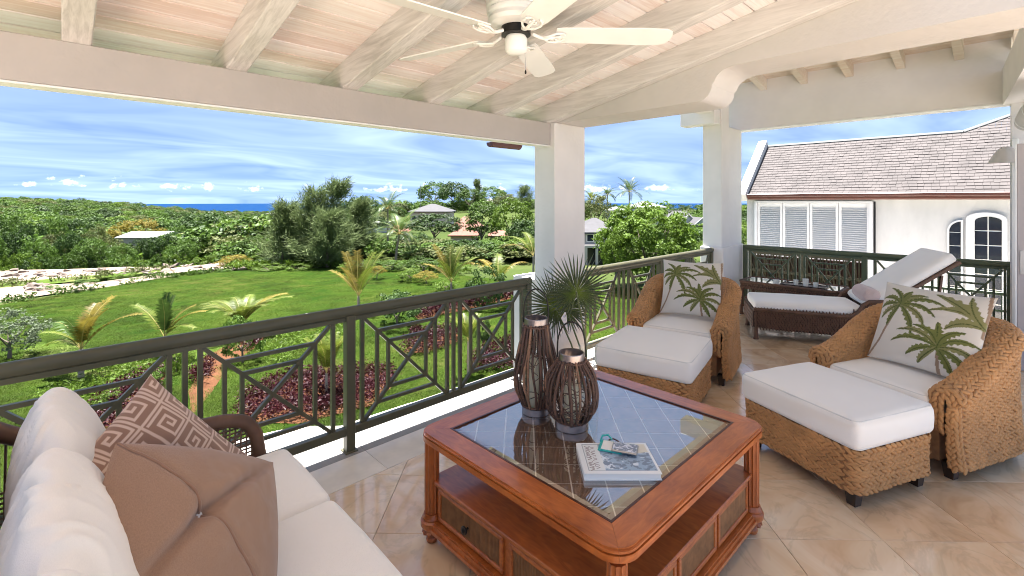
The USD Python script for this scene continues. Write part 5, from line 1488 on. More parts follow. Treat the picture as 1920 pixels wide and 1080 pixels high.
def back_cushion(y0, y1, seed):
    v, f = cushion(y1 - y0 + 0.02, 0.50, 0.25, puff=0.05, r=0.115, n=64, seed=seed, wrinkle=0.005)
    # gathered folds running over the top from the back seam
    k = np.clip((v[:, 1] / 0.25 + 0.55) / 1.3, 0, 1)
    q = np.column_stack([v[:, 0] * 26 + 5 * meshkit.noise(v * 6, seed), v[:, 1] * 5.0, v[:, 2] * 4.0 + seed])
    fold = 1 - np.abs(2 * meshkit.noise(q, seed) - 1) * 1.6
    nn = v - [0, 0, 0.125]; nn = nn / [1, 0.6, 0.3]; nn /= np.linalg.norm(nn, axis=1, keepdims=True)
    side = np.clip(1.0 - 1.15 * ((v[:, 2] - 0.06) / 0.25) ** 2, 0.22, 1)
    v = v + nn * (fold * 0.022 * k * side)[:, None]
    v[:, 2] = 0.25 - (0.25 - v[:, 2]) * (1 - 0.42 * np.clip((v[:, 1] + 0.25) / 0.5, 0, 1))
    lean = 0.24
    ey = np.array([-math.sin(lean), 0, math.cos(lean)]); ez = np.array([math.cos(lean), 0, math.sin(lean)]); ex = np.array([0, 1, 0]) * -1
    return frame_to((v - [0, -0.25, 0], f), (-0.070, (y0 + y1) / 2, 0.468), ex, ey, ez)
part(sofa, 'back_cushion', back_cushion(1.90, 2.45, 5), 'white_fabric', smooth=True)
part(sofa, 'back_cushion', back_cushion(1.30, 1.87, 9), 'white_fabric', smooth=True)
part(sofa, 'back_cushion', back_cushion(0.64, 1.28, 14), 'white_fabric', smooth=True)
for x in (-0.18, 0.72):
    for y in (0.56, 2.50):
        part(sofa, 'leg', bx(x - .03, x + .03, y - .03, y + .03, 0, 0.10, 0.004), 'dark_wood')

# key pattern pillow: nested square spirals
def key_pattern():
    R = []; pale = (0.62, 0.46, 0.37); w = 0.018
    def sp(cx, cy, s, mir, rot):
        P = [(-.5, -.5), (-.5, .5), (.5, .5), (.5, -.28), (-.22, -.28), (-.22, .22), (.22, .22), (.22, -.02), (0.02, -.02)]
        out = []
        for x, y in P:
            if mir: x = -x
            for _ in range(rot): x, y = -y, x
            out.append((cx + x * s, cy + y * s))
        return LineString(out).buffer(w, cap_style=3, join_style=2)
    s = 0.34; step = 0.46
    for i in range(-2, 3):
        for j in range(-2, 3):
            R.append((sp(i * step, j * step, s, (i + j) % 2, (i * 2 + j) % 4), pale))
    for i in range(-3, 3):
        a = (i + 0.5) * step
        for o in (0,):
            R.append((LineString([(a + o, -1), (a + o, 1)]).buffer(w * 0.9), pale)); R.append((LineString([(-1, a + o), (1, a + o)]).buffer(w * 0.9), pale))
    return R
def axes3(ex, n):
    ex, n = np.array(ex, float), np.array(n, float)
    n /= np.linalg.norm(n); ex = ex - n * (ex @ n); ex /= np.linalg.norm(ex)
    return ex, np.cross(n, ex), n
m, uv = pillow(0.50, 0.50, 0.19, n=170, seed=3, pinch=0.07)
v, f = m
# a slumped fold across the upper part
fold = np.exp(-((uv[:, 0] + uv[:, 1] * 0.35 - 0.15) / 0.16) ** 2) * np.clip(1 - uv[:, 0] ** 2, 0, 1) * np.clip(1 - uv[:, 1] ** 2, 0, 1)
v[:, 2] += -0.035 * fold * (v[:, 2] > 0)
k = len(uv) // 2
col = np.vstack([paint(uv[:k], key_pattern(), (0.285, 0.165, 0.118)), np.tile((0.285, 0.165, 0.118), (k, 1))])
kp = thing('key_pattern_pillow', 'brown pillow with a pale square key pattern, leaning behind the plain brown one', 'pillow', (0.235, 1.99, 0.755))
ex, ey, n = axes3((0.60, -0.30, 0.50), (0.42, -0.72, 0.40))
part(kp, 'cover', frame_to((v, f), (0, 0, 0), ex, ey, n), 'print_fabric', smooth=True, col=col)
edge = [(math.copysign(1, 1) * 0, 0, 0)]

# plain brown pillow: four mitred quarters meeting at a knot
bp = thing('brown_pillow', 'plain brown pillow with seams crossing at a small knot, in front on the sofa', 'pillow', (0.275, 1.60, 0.735))
ex, ey, n = axes3((0.80, 0.06, -0.42), (0.42, -0.62, 0.66))
W = 0.50
m, uv = pillow(W, W, 0.26, n=110, seed=8, pinch=-0.03)
v, f = m
ku, kv_ = -0.12, 0.10
k = len(uv) // 2
du, dv_ = uv[:k, 0] - ku, uv[:k, 1] - kv_
# creases from the knot to two corners, a dimple at the knot
def seamd(du, dv_, a):
    return np.abs(-math.sin(a) * du + math.cos(a) * dv_)
inside = np.clip(1 - uv[:k, 0] ** 2, 0, 1) ** .5 * np.clip(1 - uv[:k, 1] ** 2, 0, 1) ** .5
cre = np.zeros(k)
for (eu, ev) in ((1, 1), (-1, -1)):
    a = math.atan2(ev - kv_, eu - ku); along = du * math.cos(a) + dv_ * math.sin(a)
    cre += np.exp(-(seamd(du, dv_, a) / 0.07) ** 2) * (along > 0) * 0.030
for (eu, ev) in ((-1, 1), (1, -1)):
    a = math.atan2(ev - kv_, eu - ku); along = du * math.cos(a) + dv_ * math.sin(a)
    cre += np.exp(-(seamd(du, dv_, a) / 0.03) ** 2) * (along > 0) * 0.010
cre += 0.030 * np.exp(-(du ** 2 + dv_ ** 2) / 0.03)
v[:k, 2] -= cre * inside
part(bp, 'cover', frame_to((v, f), (0, 0, 0), ex, ey, n), 'brown_fabric', smooth=True)
def on_pillow(u, w_):
    j = np.argmin((uv[:k, 0] - u) ** 2 + (uv[:k, 1] - w_) ** 2)
    return v[j] + [0, 0, 0.002]
for (eu, ev) in ((-1, 1), (1, -1)):
    pts = np.array([on_pillow(ku + (eu * 0.985 - ku) * s_, kv_ + (ev * 0.985 - kv_) * s_) for s_ in np.linspace(0, 1, 26)])
    pts[1:-1] = (pts[:-2] + pts[1:-1] + pts[2:]) / 3
    part(bp, 'piping', frame_to(tube(pts, 0.0042, 7), (0, 0, 0), ex, ey, n), 'brown_piping', smooth=True)
part(bp, 'knot', frame_to(moved(lathe([(0.002, 0), (0.010, 0.003), (0.011, 0.008), (0.006, 0.013)], 10), on_pillow(ku, kv_) - [0, 0, 0.004]), (0, 0, 0), ex, ey, n), 'cream_fabric', smooth=True)

# ---------------------------------------------------------------- coffee table
TX, TY, TW, TD, TH_ = 1.285, 0.836, 1.331, 1.198, 0.56
tb = thing('coffee_table', 'low square reddish wood coffee table with a glass top, shelf and drawers', 'table', (TX + TW / 2, TY + TD / 2, 0))
hx, hy = TW / 2, TD / 2
def rr(inset, r):
    return Polygon(rounded_rect(hx - inset, hy - inset, max(r, 0.004), 8))
hole = sbox(-hx + 0.125, -hy + 0.125, hx - 0.125, hy - 0.125)
layers = [(0.012, 0.085, TH_ - 0.006, TH_), (0.003, 0.092, TH_ - 0.014, TH_ - 0.006), (0.010, 0.088, TH_ - 0.019, TH_ - 0.014), (0.0, 0.095, TH_ - 0.042, TH_ - 0.019), (0.014, 0.082, TH_ - 0.050, TH_ - 0.042), (0.028, 0.07, TH_ - 0.060, TH_ - 0.050)]
ring = [prism(rr(i, r).difference(hole), z0, z1) for i, r, z0, z1 in layers]
# rails: mitred into four so that the grain follows each side
quads = [Polygon([(-hx - 1, -hy - 1), (hx + 1, -hy - 1), (0.0667, 0), (-0.0667, 0)]), Polygon([(-hx - 1, hy + 1), (hx + 1, hy + 1), (0.0667, 0), (-0.0667, 0)])]
def rails(which):
    out = []
    for i, r, z0, z1 in layers:
        P = rr(i, r).difference(hole)
        dx = hx - hy
        if which == 'x':
            cut = [Polygon([(-hx - .2, -hy - .2), (hx + .2, -hy - .2), (dx, 0), (-dx, 0)]), Polygon([(-hx - .2, hy + .2), (hx + .2, hy + .2), (dx, 0), (-dx, 0)])]
        else:
            cut = [Polygon([(-hx - .2, -hy - .2), (-dx, 0), (-hx - .2, hy + .2)]), Polygon([(hx + .2, -hy - .2), (dx, 0), (hx + .2, hy + .2)])]
        for c_ in cut:
            g = P.intersection(c_.buffer(-0.0004))
            for gg in getattr(g, 'geoms', [g]):
                if gg.area > 1e-5:
                    out.append((c_, prism(gg, z0, z1)))
    return out
for which, m_ in (('x', 'cherry_wood'), ('y', 'cherry_wood_y')):
    R_ = rails(which)
    for c_ in dict.fromkeys(id(a) for a, _ in R_):
        pass
    sides = {}
    for c_, mm in R_:
        key = (round(c_.centroid.x, 2), round(c_.centroid.y, 2)); sides.setdefault(key, []).append(mm)
    for mm in sides.values():
        part(tb, 'top_rail', cat(*mm), m_)
part(tb, 'dark_bead', prism(sbox(-hx + 0.122, -hy + 0.122, hx - 0.122, hy - 0.122).difference(sbox(-hx + 0.132, -hy + 0.132, hx - 0.132, hy - 0.132)), TH_ - 0.004, TH_ + 0.0015), 'cherry_dark')
gx0, gy0 = hx - 0.133, hy - 0.133
# hide tiles laid on the diagonal under the glass
part(tb, 'panel_bed', bx(-gx0, gx0, -gy0, gy0, TH_ - 0.030, TH_ - 0.0155), 'panel_joint')
TS = 0.142
for i in range(-7, 8):
    for j in range(-7, 8):
        c = (u45 * (i + 0.2) + v45 * (j + 0.35)) * TS
        sq = Polygon([c + u45 * a * TS / 2 + v45 * b * TS / 2 for a, b in ((-1, -1), (1, -1), (1, 1), (-1, 1))]).buffer(-0.0030, join_style=2).intersection(sbox(-gx0, -gy0, gx0, gy0))
        if sq.geom_type == 'Polygon' and sq.area > 1e-4:
            part(tb, 'panel_tile', prism(sq, TH_ - 0.0154, TH_ - 0.0138), 'hide_panel')
g_in = sbox(-gx0 + 0.022, -gy0 + 0.022, gx0 - 0.022, gy0 - 0.022)
a_, b_ = np.array([(-gx0, -gy0), (gx0, -gy0), (gx0, gy0), (-gx0, gy0)]), np.array([(-1, -1), (1, -1), (1, 1), (-1, 1)]) * [gx0 - 0.022, gy0 - 0.022]
gv = np.vstack([np.column_stack([a_, np.full(4, TH_ - 0.0040)]), np.column_stack([b_, np.full(4, TH_ + 0.0004)])])
gf = [[4, 5, 6], [4, 6, 7]]
for k_ in range(4):
    n_ = (k_ + 1) % 4; gf += [[k_, n_, 4 + n_], [k_, 4 + n_, 4 + k_]]
part(tb, 'glass_top', (gv, np.array(gf)), 'table_glass')
# case with shelf
CI = 0.045
part(tb, 'shelf', bx(-hx + CI, hx - CI, -hy + CI, hy - CI, 0.296, 0.315, 0.004), 'cherry_wood_y')
part(tb, 'case', bx(-hx + CI + 0.022, hx - CI - 0.022, -hy + CI + 0.022, hy - CI - 0.022, 0.10, 0.2955), 'cherry_wood')
for z0, z1, ins in ((0.078, 0.094, 0.020), (0.0945, 0.112, 0.030), (0.1125, 0.120, 0.038)):
    part(tb, 'base_moulding', prism(Polygon(rounded_rect(hx - ins, hy - ins, 0.02, 4)), z0, z1), 'cherry_wood')
def fluted(h, r):
    th = np.linspace(0, 2 * PI, 73)[:-1]
    rad = r - 0.0045 * np.abs(np.sin(th * 6)) ** 0.5
    P = Polygon(np.column_stack([rad * np.cos(th), rad * np.sin(th)]))
    return prism(P, 0, h)
foot = lathe([(0.016, 0.0), (0.026, 0.004), (0.030, 0.018), (0.026, 0.030), (0.020, 0.036), (0.030, 0.042), (0.040, 0.052), (0.042, 0.064), (0.036, 0.073), (0.046, 0.0775)], 18)
petals = [moved(hull([(0.0, 0, 0.040), (0.016, -0.012, 0.062), (0.016, 0.012, 0.062), (0.020, 0, 0.050), (0.006, -0.01, 0.070), (0.006, 0.01, 0.070)]), (0.030 * math.cos(a), 0.030 * math.sin(a), 0), rz=a) for a in np.linspace(0, 2 * PI, 11)[:-1]]
for sx in (-1, 1):
    for sy in (-1, 1):
        cx, cy = sx * (hx - 0.058), sy * (hy - 0.058)
        lg = part(tb, 'leg', moved(fluted(0.352, 0.036), (cx, cy, 0.148)), 'cherry_upright')
        part(lg, 'plinth', cat(moved(lathe([(0.047, 0.1205), (0.049, 0.128), (0.044, 0.136), (0.040, 0.1475)], 24), (cx, cy, 0)), moved(lathe([(0.050, 0.0785), (0.056, 0.09), (0.056, 0.112), (0.048, 0.120)], 24), (cx, cy, 0))), 'cherry_upright', smooth=40)
        part(lg, 'foot', moved(cat(foot, *petals), (cx, cy, 0)), 'cherry_upright', smooth=50)
# drawer fronts with reeded rattan panels
def front(side, a0, a1, knob):
    """a drawer front on one side of the case, from a0 to a1 along it"""
    z0, z1, fr = 0.130, 0.286, 0.020
    ln = a1 - a0
    fr_m = [bx(a0, a1, 0, 0.014, z0, z0 + fr, 0.003), bx(a0, a1, 0, 0.014, z1 - fr, z1, 0.003), bx(a0, a0 + fr, 0, 0.0138, z0 + fr, z1 - fr, 0.003), bx(a1 - fr, a1, 0, 0.0138, z0 + fr, z1 - fr, 0.003)]
    reeds = [moved(tube([(0, 0, z0 + fr), (0, 0, z1 - fr)], 0.0042, 5, caps=False), (x, 0.004, 0)) for x in np.arange(a0 + fr + 0.004, a1 - fr, 0.0088)]
    def place(mm):
        v_, f_ = vf(mm)
        y_ = v_[:, 1]
        if side == 'left':      # faces -x
            o = np.column_stack([-(hx - CI - 0.0225) - y_, -v_[:, 0], v_[:, 2]])
        elif side == 'near':    # faces -y
            o = np.column_stack([v_[:, 0], -(hy - CI - 0.0225) - y_, v_[:, 2]])
        elif side == 'right':
            o = np.column_stack([(hx - CI - 0.0225) + y_, v_[:, 0], v_[:, 2]])
        else:
            o = np.column_stack([-v_[:, 0], (hy - CI - 0.0225) + y_, v_[:, 2]])
        return o, f_
    d_ = part(tb, 'drawer_front', place(cat(*fr_m)), 'cherry_wood')
    part(d_, 'reed_panel', place(cat(*reeds)), 'rattan_panel', smooth=True)
    if knob:
        kk = moved(lathe([(0.006, 0.0), (0.006, 0.012), (0.016, 0.016), (0.020, 0.022), (0.017, 0.028), (0.004, 0.031)], 16), (0, 0, 0), rx=-PI / 2)
        part(d_, 'knob', place(moved(kk, ((a0 + a1) / 2, 0.012, (z0 + z1) / 2))), 'knob', smooth=True)
L_, W_ = hy - 0.115, hx - 0.115
front('left', -L_, -0.02, True); front('left', 0.02, L_, True)
for k_ in range(3):
    a0 = -W_ + k_ * (2 * W_ + 0.02) / 3
    front('near', a0, a0 + (2 * W_ + 0.02) / 3 - 0.02, False)
front('right', -L_, -0.02, False); front('right', 0.02, L_, False)
for k_ in range(3):
    a0 = -W_ + k_ * (2 * W_ + 0.02) / 3
    front('far', a0, a0 + (2 * W_ + 0.02) / 3 - 0.02, False)

# ---------------------------------------------------------------- lanterns of bent twigs
GT = TH_ + 0.0006
def lantern(label, loc, prof, collar_z, collar_r, handle, seed, n=30):
    """prof: (z, radius) of the cage"""
    t = thing('twig_lantern', label, 'lantern', loc, 0, 'twig lanterns on the coffee table')
    r_ = random.Random(seed)
    pz, pr = np.array(prof).T
    zs = np.linspace(pz[0], pz[-1], 13)
    rad = np.interp(zs, pz, pr)
    rad[1:-1] = (rad[:-2] + 2 * rad[1:-1] + rad[2:]) / 4
    for i in range(n):
        a = 2 * PI * i / n + r_.uniform(-0.07, 0.07)
        w0, ph = r_.uniform(0.0, 0.10), r_.uniform(0, 6)
        th = r_.uniform(0.0050, 0.0092)
        P = [((rr_ + 0.004 * math.sin(z * 30 + ph)) * math.cos(a + w0 * math.sin(z * 14 + ph)), (rr_ + 0.004 * math.sin(z * 30 + ph)) * math.sin(a + w0 * math.sin(z * 14 + ph)), z) for z, rr_ in zip(zs, rad)]
        R_ = [th * r_.uniform(0.85, 1.15) for _ in P]
        part(t, 'twig', tube(P, R_, 6), 'twig_pale' if r_.random() < 0.20 else 'twig', smooth=True)
    ms = []
    for k in range(44):          # thin vines wound in and out
        z = r_.uniform(pz[0] + 0.03, pz[-1] - 0.03); sl = r_.uniform(-0.10, 0.10); a0 = r_.uniform(0, 6.3); ln = r_.uniform(1.0, 2.6)
        P = []
        for q in np.linspace(0, 1, 16):
            zz = min(max(z + sl * (q - .5) + 0.012 * math.sin(q * 11 + k), pz[0] + .01), pz[-1] - .01); rr_ = np.interp(zz, zs, rad) + 0.007 * math.sin(q * 22 + k)
            P.append((rr_ * math.cos(a0 + ln * q), rr_ * math.sin(a0 + ln * q), zz))
        ms.append(tube(P, 0.0022, 5, caps=False))
    part(t, 'vine', cat(*ms), 'vine', kind='stuff')
    part(t, 'collar', lathe([(collar_r - 0.004, collar_z - 0.012), (collar_r + 0.003, collar_z - 0.010), (collar_r + 0.003, collar_z + 0.026), (collar_r, collar_z + 0.030), (collar_r - 0.006, collar_z + 0.028), (collar_r - 0.006, collar_z - 0.012)], 28, caps=False), 'collar_metal', smooth=40)
    part(t, 'rim_cane', moved(cat(*[tube([((collar_r + 0.008) * math.cos(a), (collar_r + 0.008) * math.sin(a), collar_z - 0.016 + 0.002 * (a % 2)) for a in np.linspace(0, 2 * PI, 30)], 0.0055, 6, caps=False)]), (0, 0, 0)), 'twig', smooth=True)
    br = pr[0]
    part(t, 'base_ring', lathe([(br - 0.004, 0.0), (br + 0.004, 0.002), (br + 0.004, 0.036), (br, 0.040), (br - 0.004, 0.038), (br - 0.004, 0.0)], 28, caps=False), 'collar_metal', smooth=40)
    part(t, 'base_plate', lathe([(br - 0.004, 0.003), (br - 0.004, 0.009)], 24), 'black_metal')
    part(t, 'rim_cane', tube([((br + 0.006) * math.cos(a), (br + 0.006) * math.sin(a), 0.046) for a in np.linspace(0, 2 * PI, 30)], 0.006, 6, caps=False), 'twig', smooth=True)
    hz, hr = handle
    ax = math.radians(-44)
    P = []
    for a in np.linspace(0, PI, 22):
        x = hr * math.cos(a); z = collar_z + 0.005 + (hz - collar_z - 0.005) * max(math.sin(a), 0) ** 0.62
        P.append((x * math.cos(ax), x * math.sin(ax), z))
    part(t, 'handle', tube(P, 0.0042, 7), 'black_metal', smooth=True)
    ch = collar_z * 0.62
    gl = part(t, 'glass_cylinder', lathe([(0.052, 0.012), (0.052, collar_z - 0.04)], 24, caps=False), 'clear_glass', smooth=True)
    cd = part(t, 'candle', lathe([(0.036, 0.012), (0.037, 0.016), (0.037, ch - 0.006), (0.034, ch), (0.006, ch - 0.006)], 20), 'candle_wax', smooth=40)
    part(cd, 'wick', tube([(0, 0, ch - 0.008), (0.001, 0, ch + 0.010)], 0.0012, 5), 'black_metal')
    return t
lantern('taller bottle shaped twig lantern, left and behind the barrel shaped one', (1.855, 1.745, GT),
        [(0.040, 0.072), (0.10, 0.104), (0.17, 0.116), (0.235, 0.117), (0.30, 0.104), (0.36, 0.086), (0.42, 0.072), (0.475, 0.064)], 0.478, 0.062, (0.660, 0.067), 3)
lantern('shorter barrel shaped twig lantern in front, beside the book', (1.862, 1.508, GT),
        [(0.040, 0.078), (0.075, 0.108), (0.12, 0.124), (0.19, 0.128), (0.25, 0.122), (0.295, 0.100), (0.325, 0.072), (0.340, 0.064)], 0.345, 0.062, (0.525, 0.071), 7)

# ---------------------------------------------------------------- vase with fan palm leaves
VX, VY = 2.20, 1.66
vs = thing('glass_vase', 'clear glass vase holding the fan palm leaves, behind the short lantern', 'vase', (VX, VY, GT))
part(vs, 'body', lathe([(0.002, 0.001), (0.046, 0.001), (0.055, 0.012), (0.058, 0.10), (0.052, 0.20), (0.046, 0.26), (0.050, 0.285), (0.056, 0.300)], 32, caps=False), 'clear_glass', smooth=True)
def fan_leaf(label, hub, up, face, base, R=0.30, seed=0, n=46):
    """a fan palm leaf: pleated blades joined near the hub, a stalk down into the vase"""
    r_ = random.Random(seed)
    up, face = np.array(up, float), np.array(face, float)
    up /= np.linalg.norm(up); face = face - up * (face @ up); face /= np.linalg.norm(face); side = np.cross(up, face)
    t = thing('fan_palm_leaf', label, 'palm leaf', tuple(hub), 0, None)
    join = 0.36
    V, Fc, Cl, k0 = [], [], [], 0
    span = math.radians(163)
    lime, dark = np.array([0.20, 0.27, 0.035]), np.array([0.095, 0.120, 0.060])
    for i in range(n):
        a0 = -span + 2 * span * i / n; a1 = -span + 2 * span * (i + 1) / n; am = (a0 + a1) / 2 + r_.uniform(-.02, .02)
        def pt(a, rr_, z):
            return up * math.cos(a) * rr_ + side * math.sin(a) * rr_ + face * z
        L = R * (0.74 + 0.28 * math.cos(am * 0.5)) * r_.uniform(0.88, 1.08)
        cup = lambda rr_: 0.55 * rr_ ** 2 - 0.05 * rr_
        bend = r_.uniform(0.0, 0.05) + 0.03 * abs(math.sin(am)); twist = r_.uniform(-.05, .05)
        ridge = 0.009; reach = R * r_.uniform(0.18, 0.46)
        rad = [0.004, R * join * 0.5, R * join, L * 0.55, L * 0.78, L]
        half = (a1 - a0) / 2
        for q, rr_ in enumerate(rad):
            hw = half if rr_ <= R * join + 1e-6 else half * R * join / rr_ * (1.05 if q == 3 else (0.72 if q == 4 else 0.05))
            dz = -bend * max(0, (rr_ - R * join) / (L - R * join)) ** 2 * R * 3
            c_ = lime + (dark - lime) * min(1, (rr_ / reach)) ** 1.2
            for a_, zz in ((am - hw, 0.0), (am, ridge * min(1, rr_ / (R * .3)) * (0.2 if q == 5 else 1)), (am + hw, 0.0)):
                V.append(pt(a_ + twist * max(0, rr_ / L - join), rr_, cup(rr_) + zz + dz)); Cl.append(c_ * r_.uniform(0.9, 1.1))
        for q in range(5):
            o = k0 + q * 3
            Fc += [[o, o + 3, o + 4], [o, o + 4, o + 1], [o + 1, o + 4, o + 5], [o + 1, o + 5, o + 2]]
        k0 += 18
    part(t, 'blade', (np.array(V), np.array(Fc)), 'fan_blade', col=Cl)
    b = np.array(base, float) - np.array(hub, float)
    mid = b * 0.45 + np.array([0.015, -0.01, 0.0])
    part(t, 'stalk', tube([(0, 0, 0), mid * 0.5, mid, (mid + b) / 2, b], [0.006, 0.0055, 0.005, 0.005, 0.0045], 7), 'stalk', smooth=True)
    return t
def hub_at(px, py, d):
    return at_depth(px, py, d)
vd = VX * CA + VY * SA
h1 = hub_at(1081, 548, vd - 0.10); h2 = hub_at(1040, 574, vd + 0.06)
fan_leaf('fan palm leaf with a bright green heart, the upper right one in the vase', h1, (-0.05, 0.0, 1.0), (-0.75, -0.62, 0.12), (VX + 0.01, VY, GT + 0.03), R=0.222, seed=1)
fan_leaf('fan palm leaf turned to the left, behind the bright hearted one', h2, (-0.50, 0.50, 0.72), (-0.40, -0.80, 0.35), (VX - 0.01, VY + 0.01, GT + 0.03), R=0.212, seed=2)
h3 = hub_at(1062, 580, vd + 0.10)
fan_leaf('lowest fan palm leaf, drooping behind the other two', h3, (0.25, -0.1, 0.9), (-0.6, -0.75, -0.1), (VX, VY - 0.012, GT + 0.03), R=0.20, seed=5)

# ---------------------------------------------------------------- book and card on the table
BZ = GT
bk = thing('coffee_table_book', 'large white book with a map cover lying on the glass', 'book', (1.737, 1.157, BZ), math.radians(-43.8))
bw, bh = 0.316, 0.243
part(bk, 'pages', bx(-bw / 2 + .003, bw / 2 - .004, -bh / 2 + .004, bh / 2 - .004, 0.003, 0.025), 'paper')
part(bk, 'back_cover', bx(-bw / 2, bw / 2, -bh / 2, bh / 2, 0.0, 0.003), 'paper')
part(bk, 'spine', bx(-bw / 2 - 0.001, -bw / 2 + .0029, -bh / 2, bh / 2, 0.0031, 0.0249), 'paper')
nu, nv = 140, 110
U, Vv = np.meshgrid(np.linspace(-1, 1, nu), np.linspace(-1, 1, nv), indexing='ij'); uv = np.column_stack([U.ravel(), Vv.ravel()])
col = np.tile((0.80, 0.79, 0.77), (len(uv), 1))
px_, py_ = uv[:, 0], uv[:, 1]
inm = (np.abs(px_ - 0.03) < 0.90) & (np.abs(py_ - 0.03) < 0.86)
nz = meshkit.fbm(np.column_stack([px_ * 2.2, py_ * 2.2, np.zeros(len(uv))]), 4, 3)
nz2 = meshkit.fbm(np.column_stack([px_ * 9, py_ * 9, np.ones(len(uv))]), 3, 6)
pic = np.where((nz > 0.50)[:, None], (0.66, 0.70, 0.74), (0.33, 0.42, 0.52)); pic = np.where((nz2 > 0.60)[:, None], (0.20, 0.24, 0.30), pic)
pic = np.where(((nz > 0.57) & (py_ > 0))[:, None], (0.70, 0.64, 0.50), pic)
title = px_ < -0.42
col[inm] = np.where(title[inm][:, None], (0.74, 0.74, 0.72), pic[inm])
edge_ = inm & ((np.abs(np.abs(px_ - 0.03) - 0.89) < 0.014) | (np.abs(np.abs(py_ - 0.03) - 0.85) < 0.016)) & (px_ < 0.6)
col[edge_] = (0.20, 0.22, 0.25)
cv = np.column_stack([px_ * bw / 2, py_ * bh / 2, np.full(len(uv), 0.0282)])
part(bk, 'cover_print', (cv, grid_faces(nu, nv)), 'print_paper', col=col)
part(bk, 'front_cover', bx(-bw / 2, bw / 2, -bh / 2, bh / 2, 0.0252, 0.0278), 'paper')
# the title is an illegible brush scrawl running up the left side
rr_ = random.Random(4); ms = []
for row_x, ln, th in ((-0.118, 0.20, 0.0032), (-0.096, 0.17, 0.0026)):
    y_ = -ln / 2
    while y_ < ln / 2:
        P = [(row_x + 0.010 * math.sin(q * 6.3 + y_ * 80) * rr_.uniform(.7, 1.2), y_ + q * 0.024, 0.0288) for q in np.linspace(0, 1, 8)]
        v_, f_ = tube(P, th / 2, 5); v_[:, 2] = 0.0286 + (v_[:, 2] - 0.0288) * 0.15
        ms.append((v_, f_)); y_ += rr_.choice([0.022, 0.022, 0.036])
part(bk, 'title_scrawl', cat(*ms), 'red_leather')
cd_ = thing('tin_and_card', 'small patterned tin with a teal edge and ribbon, on top of the book', 'tin', (1.800, 1.190, BZ + 0.0295), math.radians(-64))
part(cd_, 'card', bx(-0.085, 0.02, -0.046, 0.050, 0.0, 0.006, 0.002), 'teal_card')
part(cd_, 'card_face', bx(-0.072, 0.012, -0.038, 0.042, 0.0062, 0.0075), 'paper')
nu = 60
U, Vv = np.meshgrid(np.linspace(-1, 1, nu), np.linspace(-1, 1, nu), indexing='ij'); uv = np.column_stack([U.ravel(), Vv.ravel()])
nzz = meshkit.fbm(np.column_stack([uv * 5, np.zeros(len(uv))]), 3, 9)
col = np.where((nzz > 0.52)[:, None], (0.66, 0.66, 0.70), (0.22, 0.24, 0.28))
part(cd_, 'tin', bx(-0.025, 0.085, -0.050, 0.030, 0.0076, 0.0175, 0.003), 'steel')
part(cd_, 'tin_print', (np.column_stack([0.03 + uv[:, 0] * 0.050, -0.010 + uv[:, 1] * 0.036, np.full(len(uv), 0.0180)]), grid_faces(nu, nu)), 'print_paper', col=col)
part(cd_, 'ribbon', tube([(-0.085, 0.03, 0.004), (-0.08, 0.055, 0.02), (-0.055, 0.062, 0.024), (-0.035, 0.048, 0.012)], 0.0045, 6), 'teal_card', smooth=True)
part(cd_, 'red_cord', tube([(-0.05, 0.045, 0.009), (-0.03, 0.055, 0.014), (-0.008, 0.046, 0.012), (0.004, 0.030, 0.009)], 0.0032, 6), 'soffit_red', smooth=True)
# ---------------------------------------------------------------- ceiling fan
FX, FY = 1.66, 1.70
fz = zc(FY)
fan = thing('ceiling_fan', 'white five bladed ceiling fan hugging the boards between two rafters', 'ceiling fan', (FX, FY, 0))
part(fan, 'motor_housing', moved(lathe([(0.085, 0.0), (0.128, 0.012), (0.142, 0.030), (0.136, 0.050), (0.146, 0.058), (0.148, 0.072), (0.140, 0.082), (0.150, 0.092), (0.152, 0.165), (0.140, 0.182), (0.140, fz - 2.585)], 40), (0, 0, 2.570)), 'white_gloss', smooth=35)
part(fan, 'vent_ring', moved(lathe([(0.056, 0.0), (0.074, 0.004), (0.074, 0.044), (0.056, 0.044)], 32), (0, 0, 2.525)), 'black_metal', smooth=35)
part(fan, 'switch_housing', moved(lathe([(0.012, 0.0), (0.040, 0.004), (0.052, 0.014), (0.056, 0.030), (0.056, 0.078), (0.048, 0.092)], 32), (0, 0, 2.432)), 'white_gloss', smooth=35)
pc = part(fan, 'pull_chain', tube([(0.030, -0.030, 2.47), (0.034, -0.034, 2.40), (0.034, -0.034, 2.352)], 0.0016, 5), 'chrome', smooth=True)
part(pc, 'pull_knob', moved(lathe([(0.002, 0), (0.005, 0.004), (0.004, 0.016), (0.0015, 0.020)], 10), (0.034, -0.034, 2.334)), 'black_metal', smooth=True)
BZ_ = 2.530
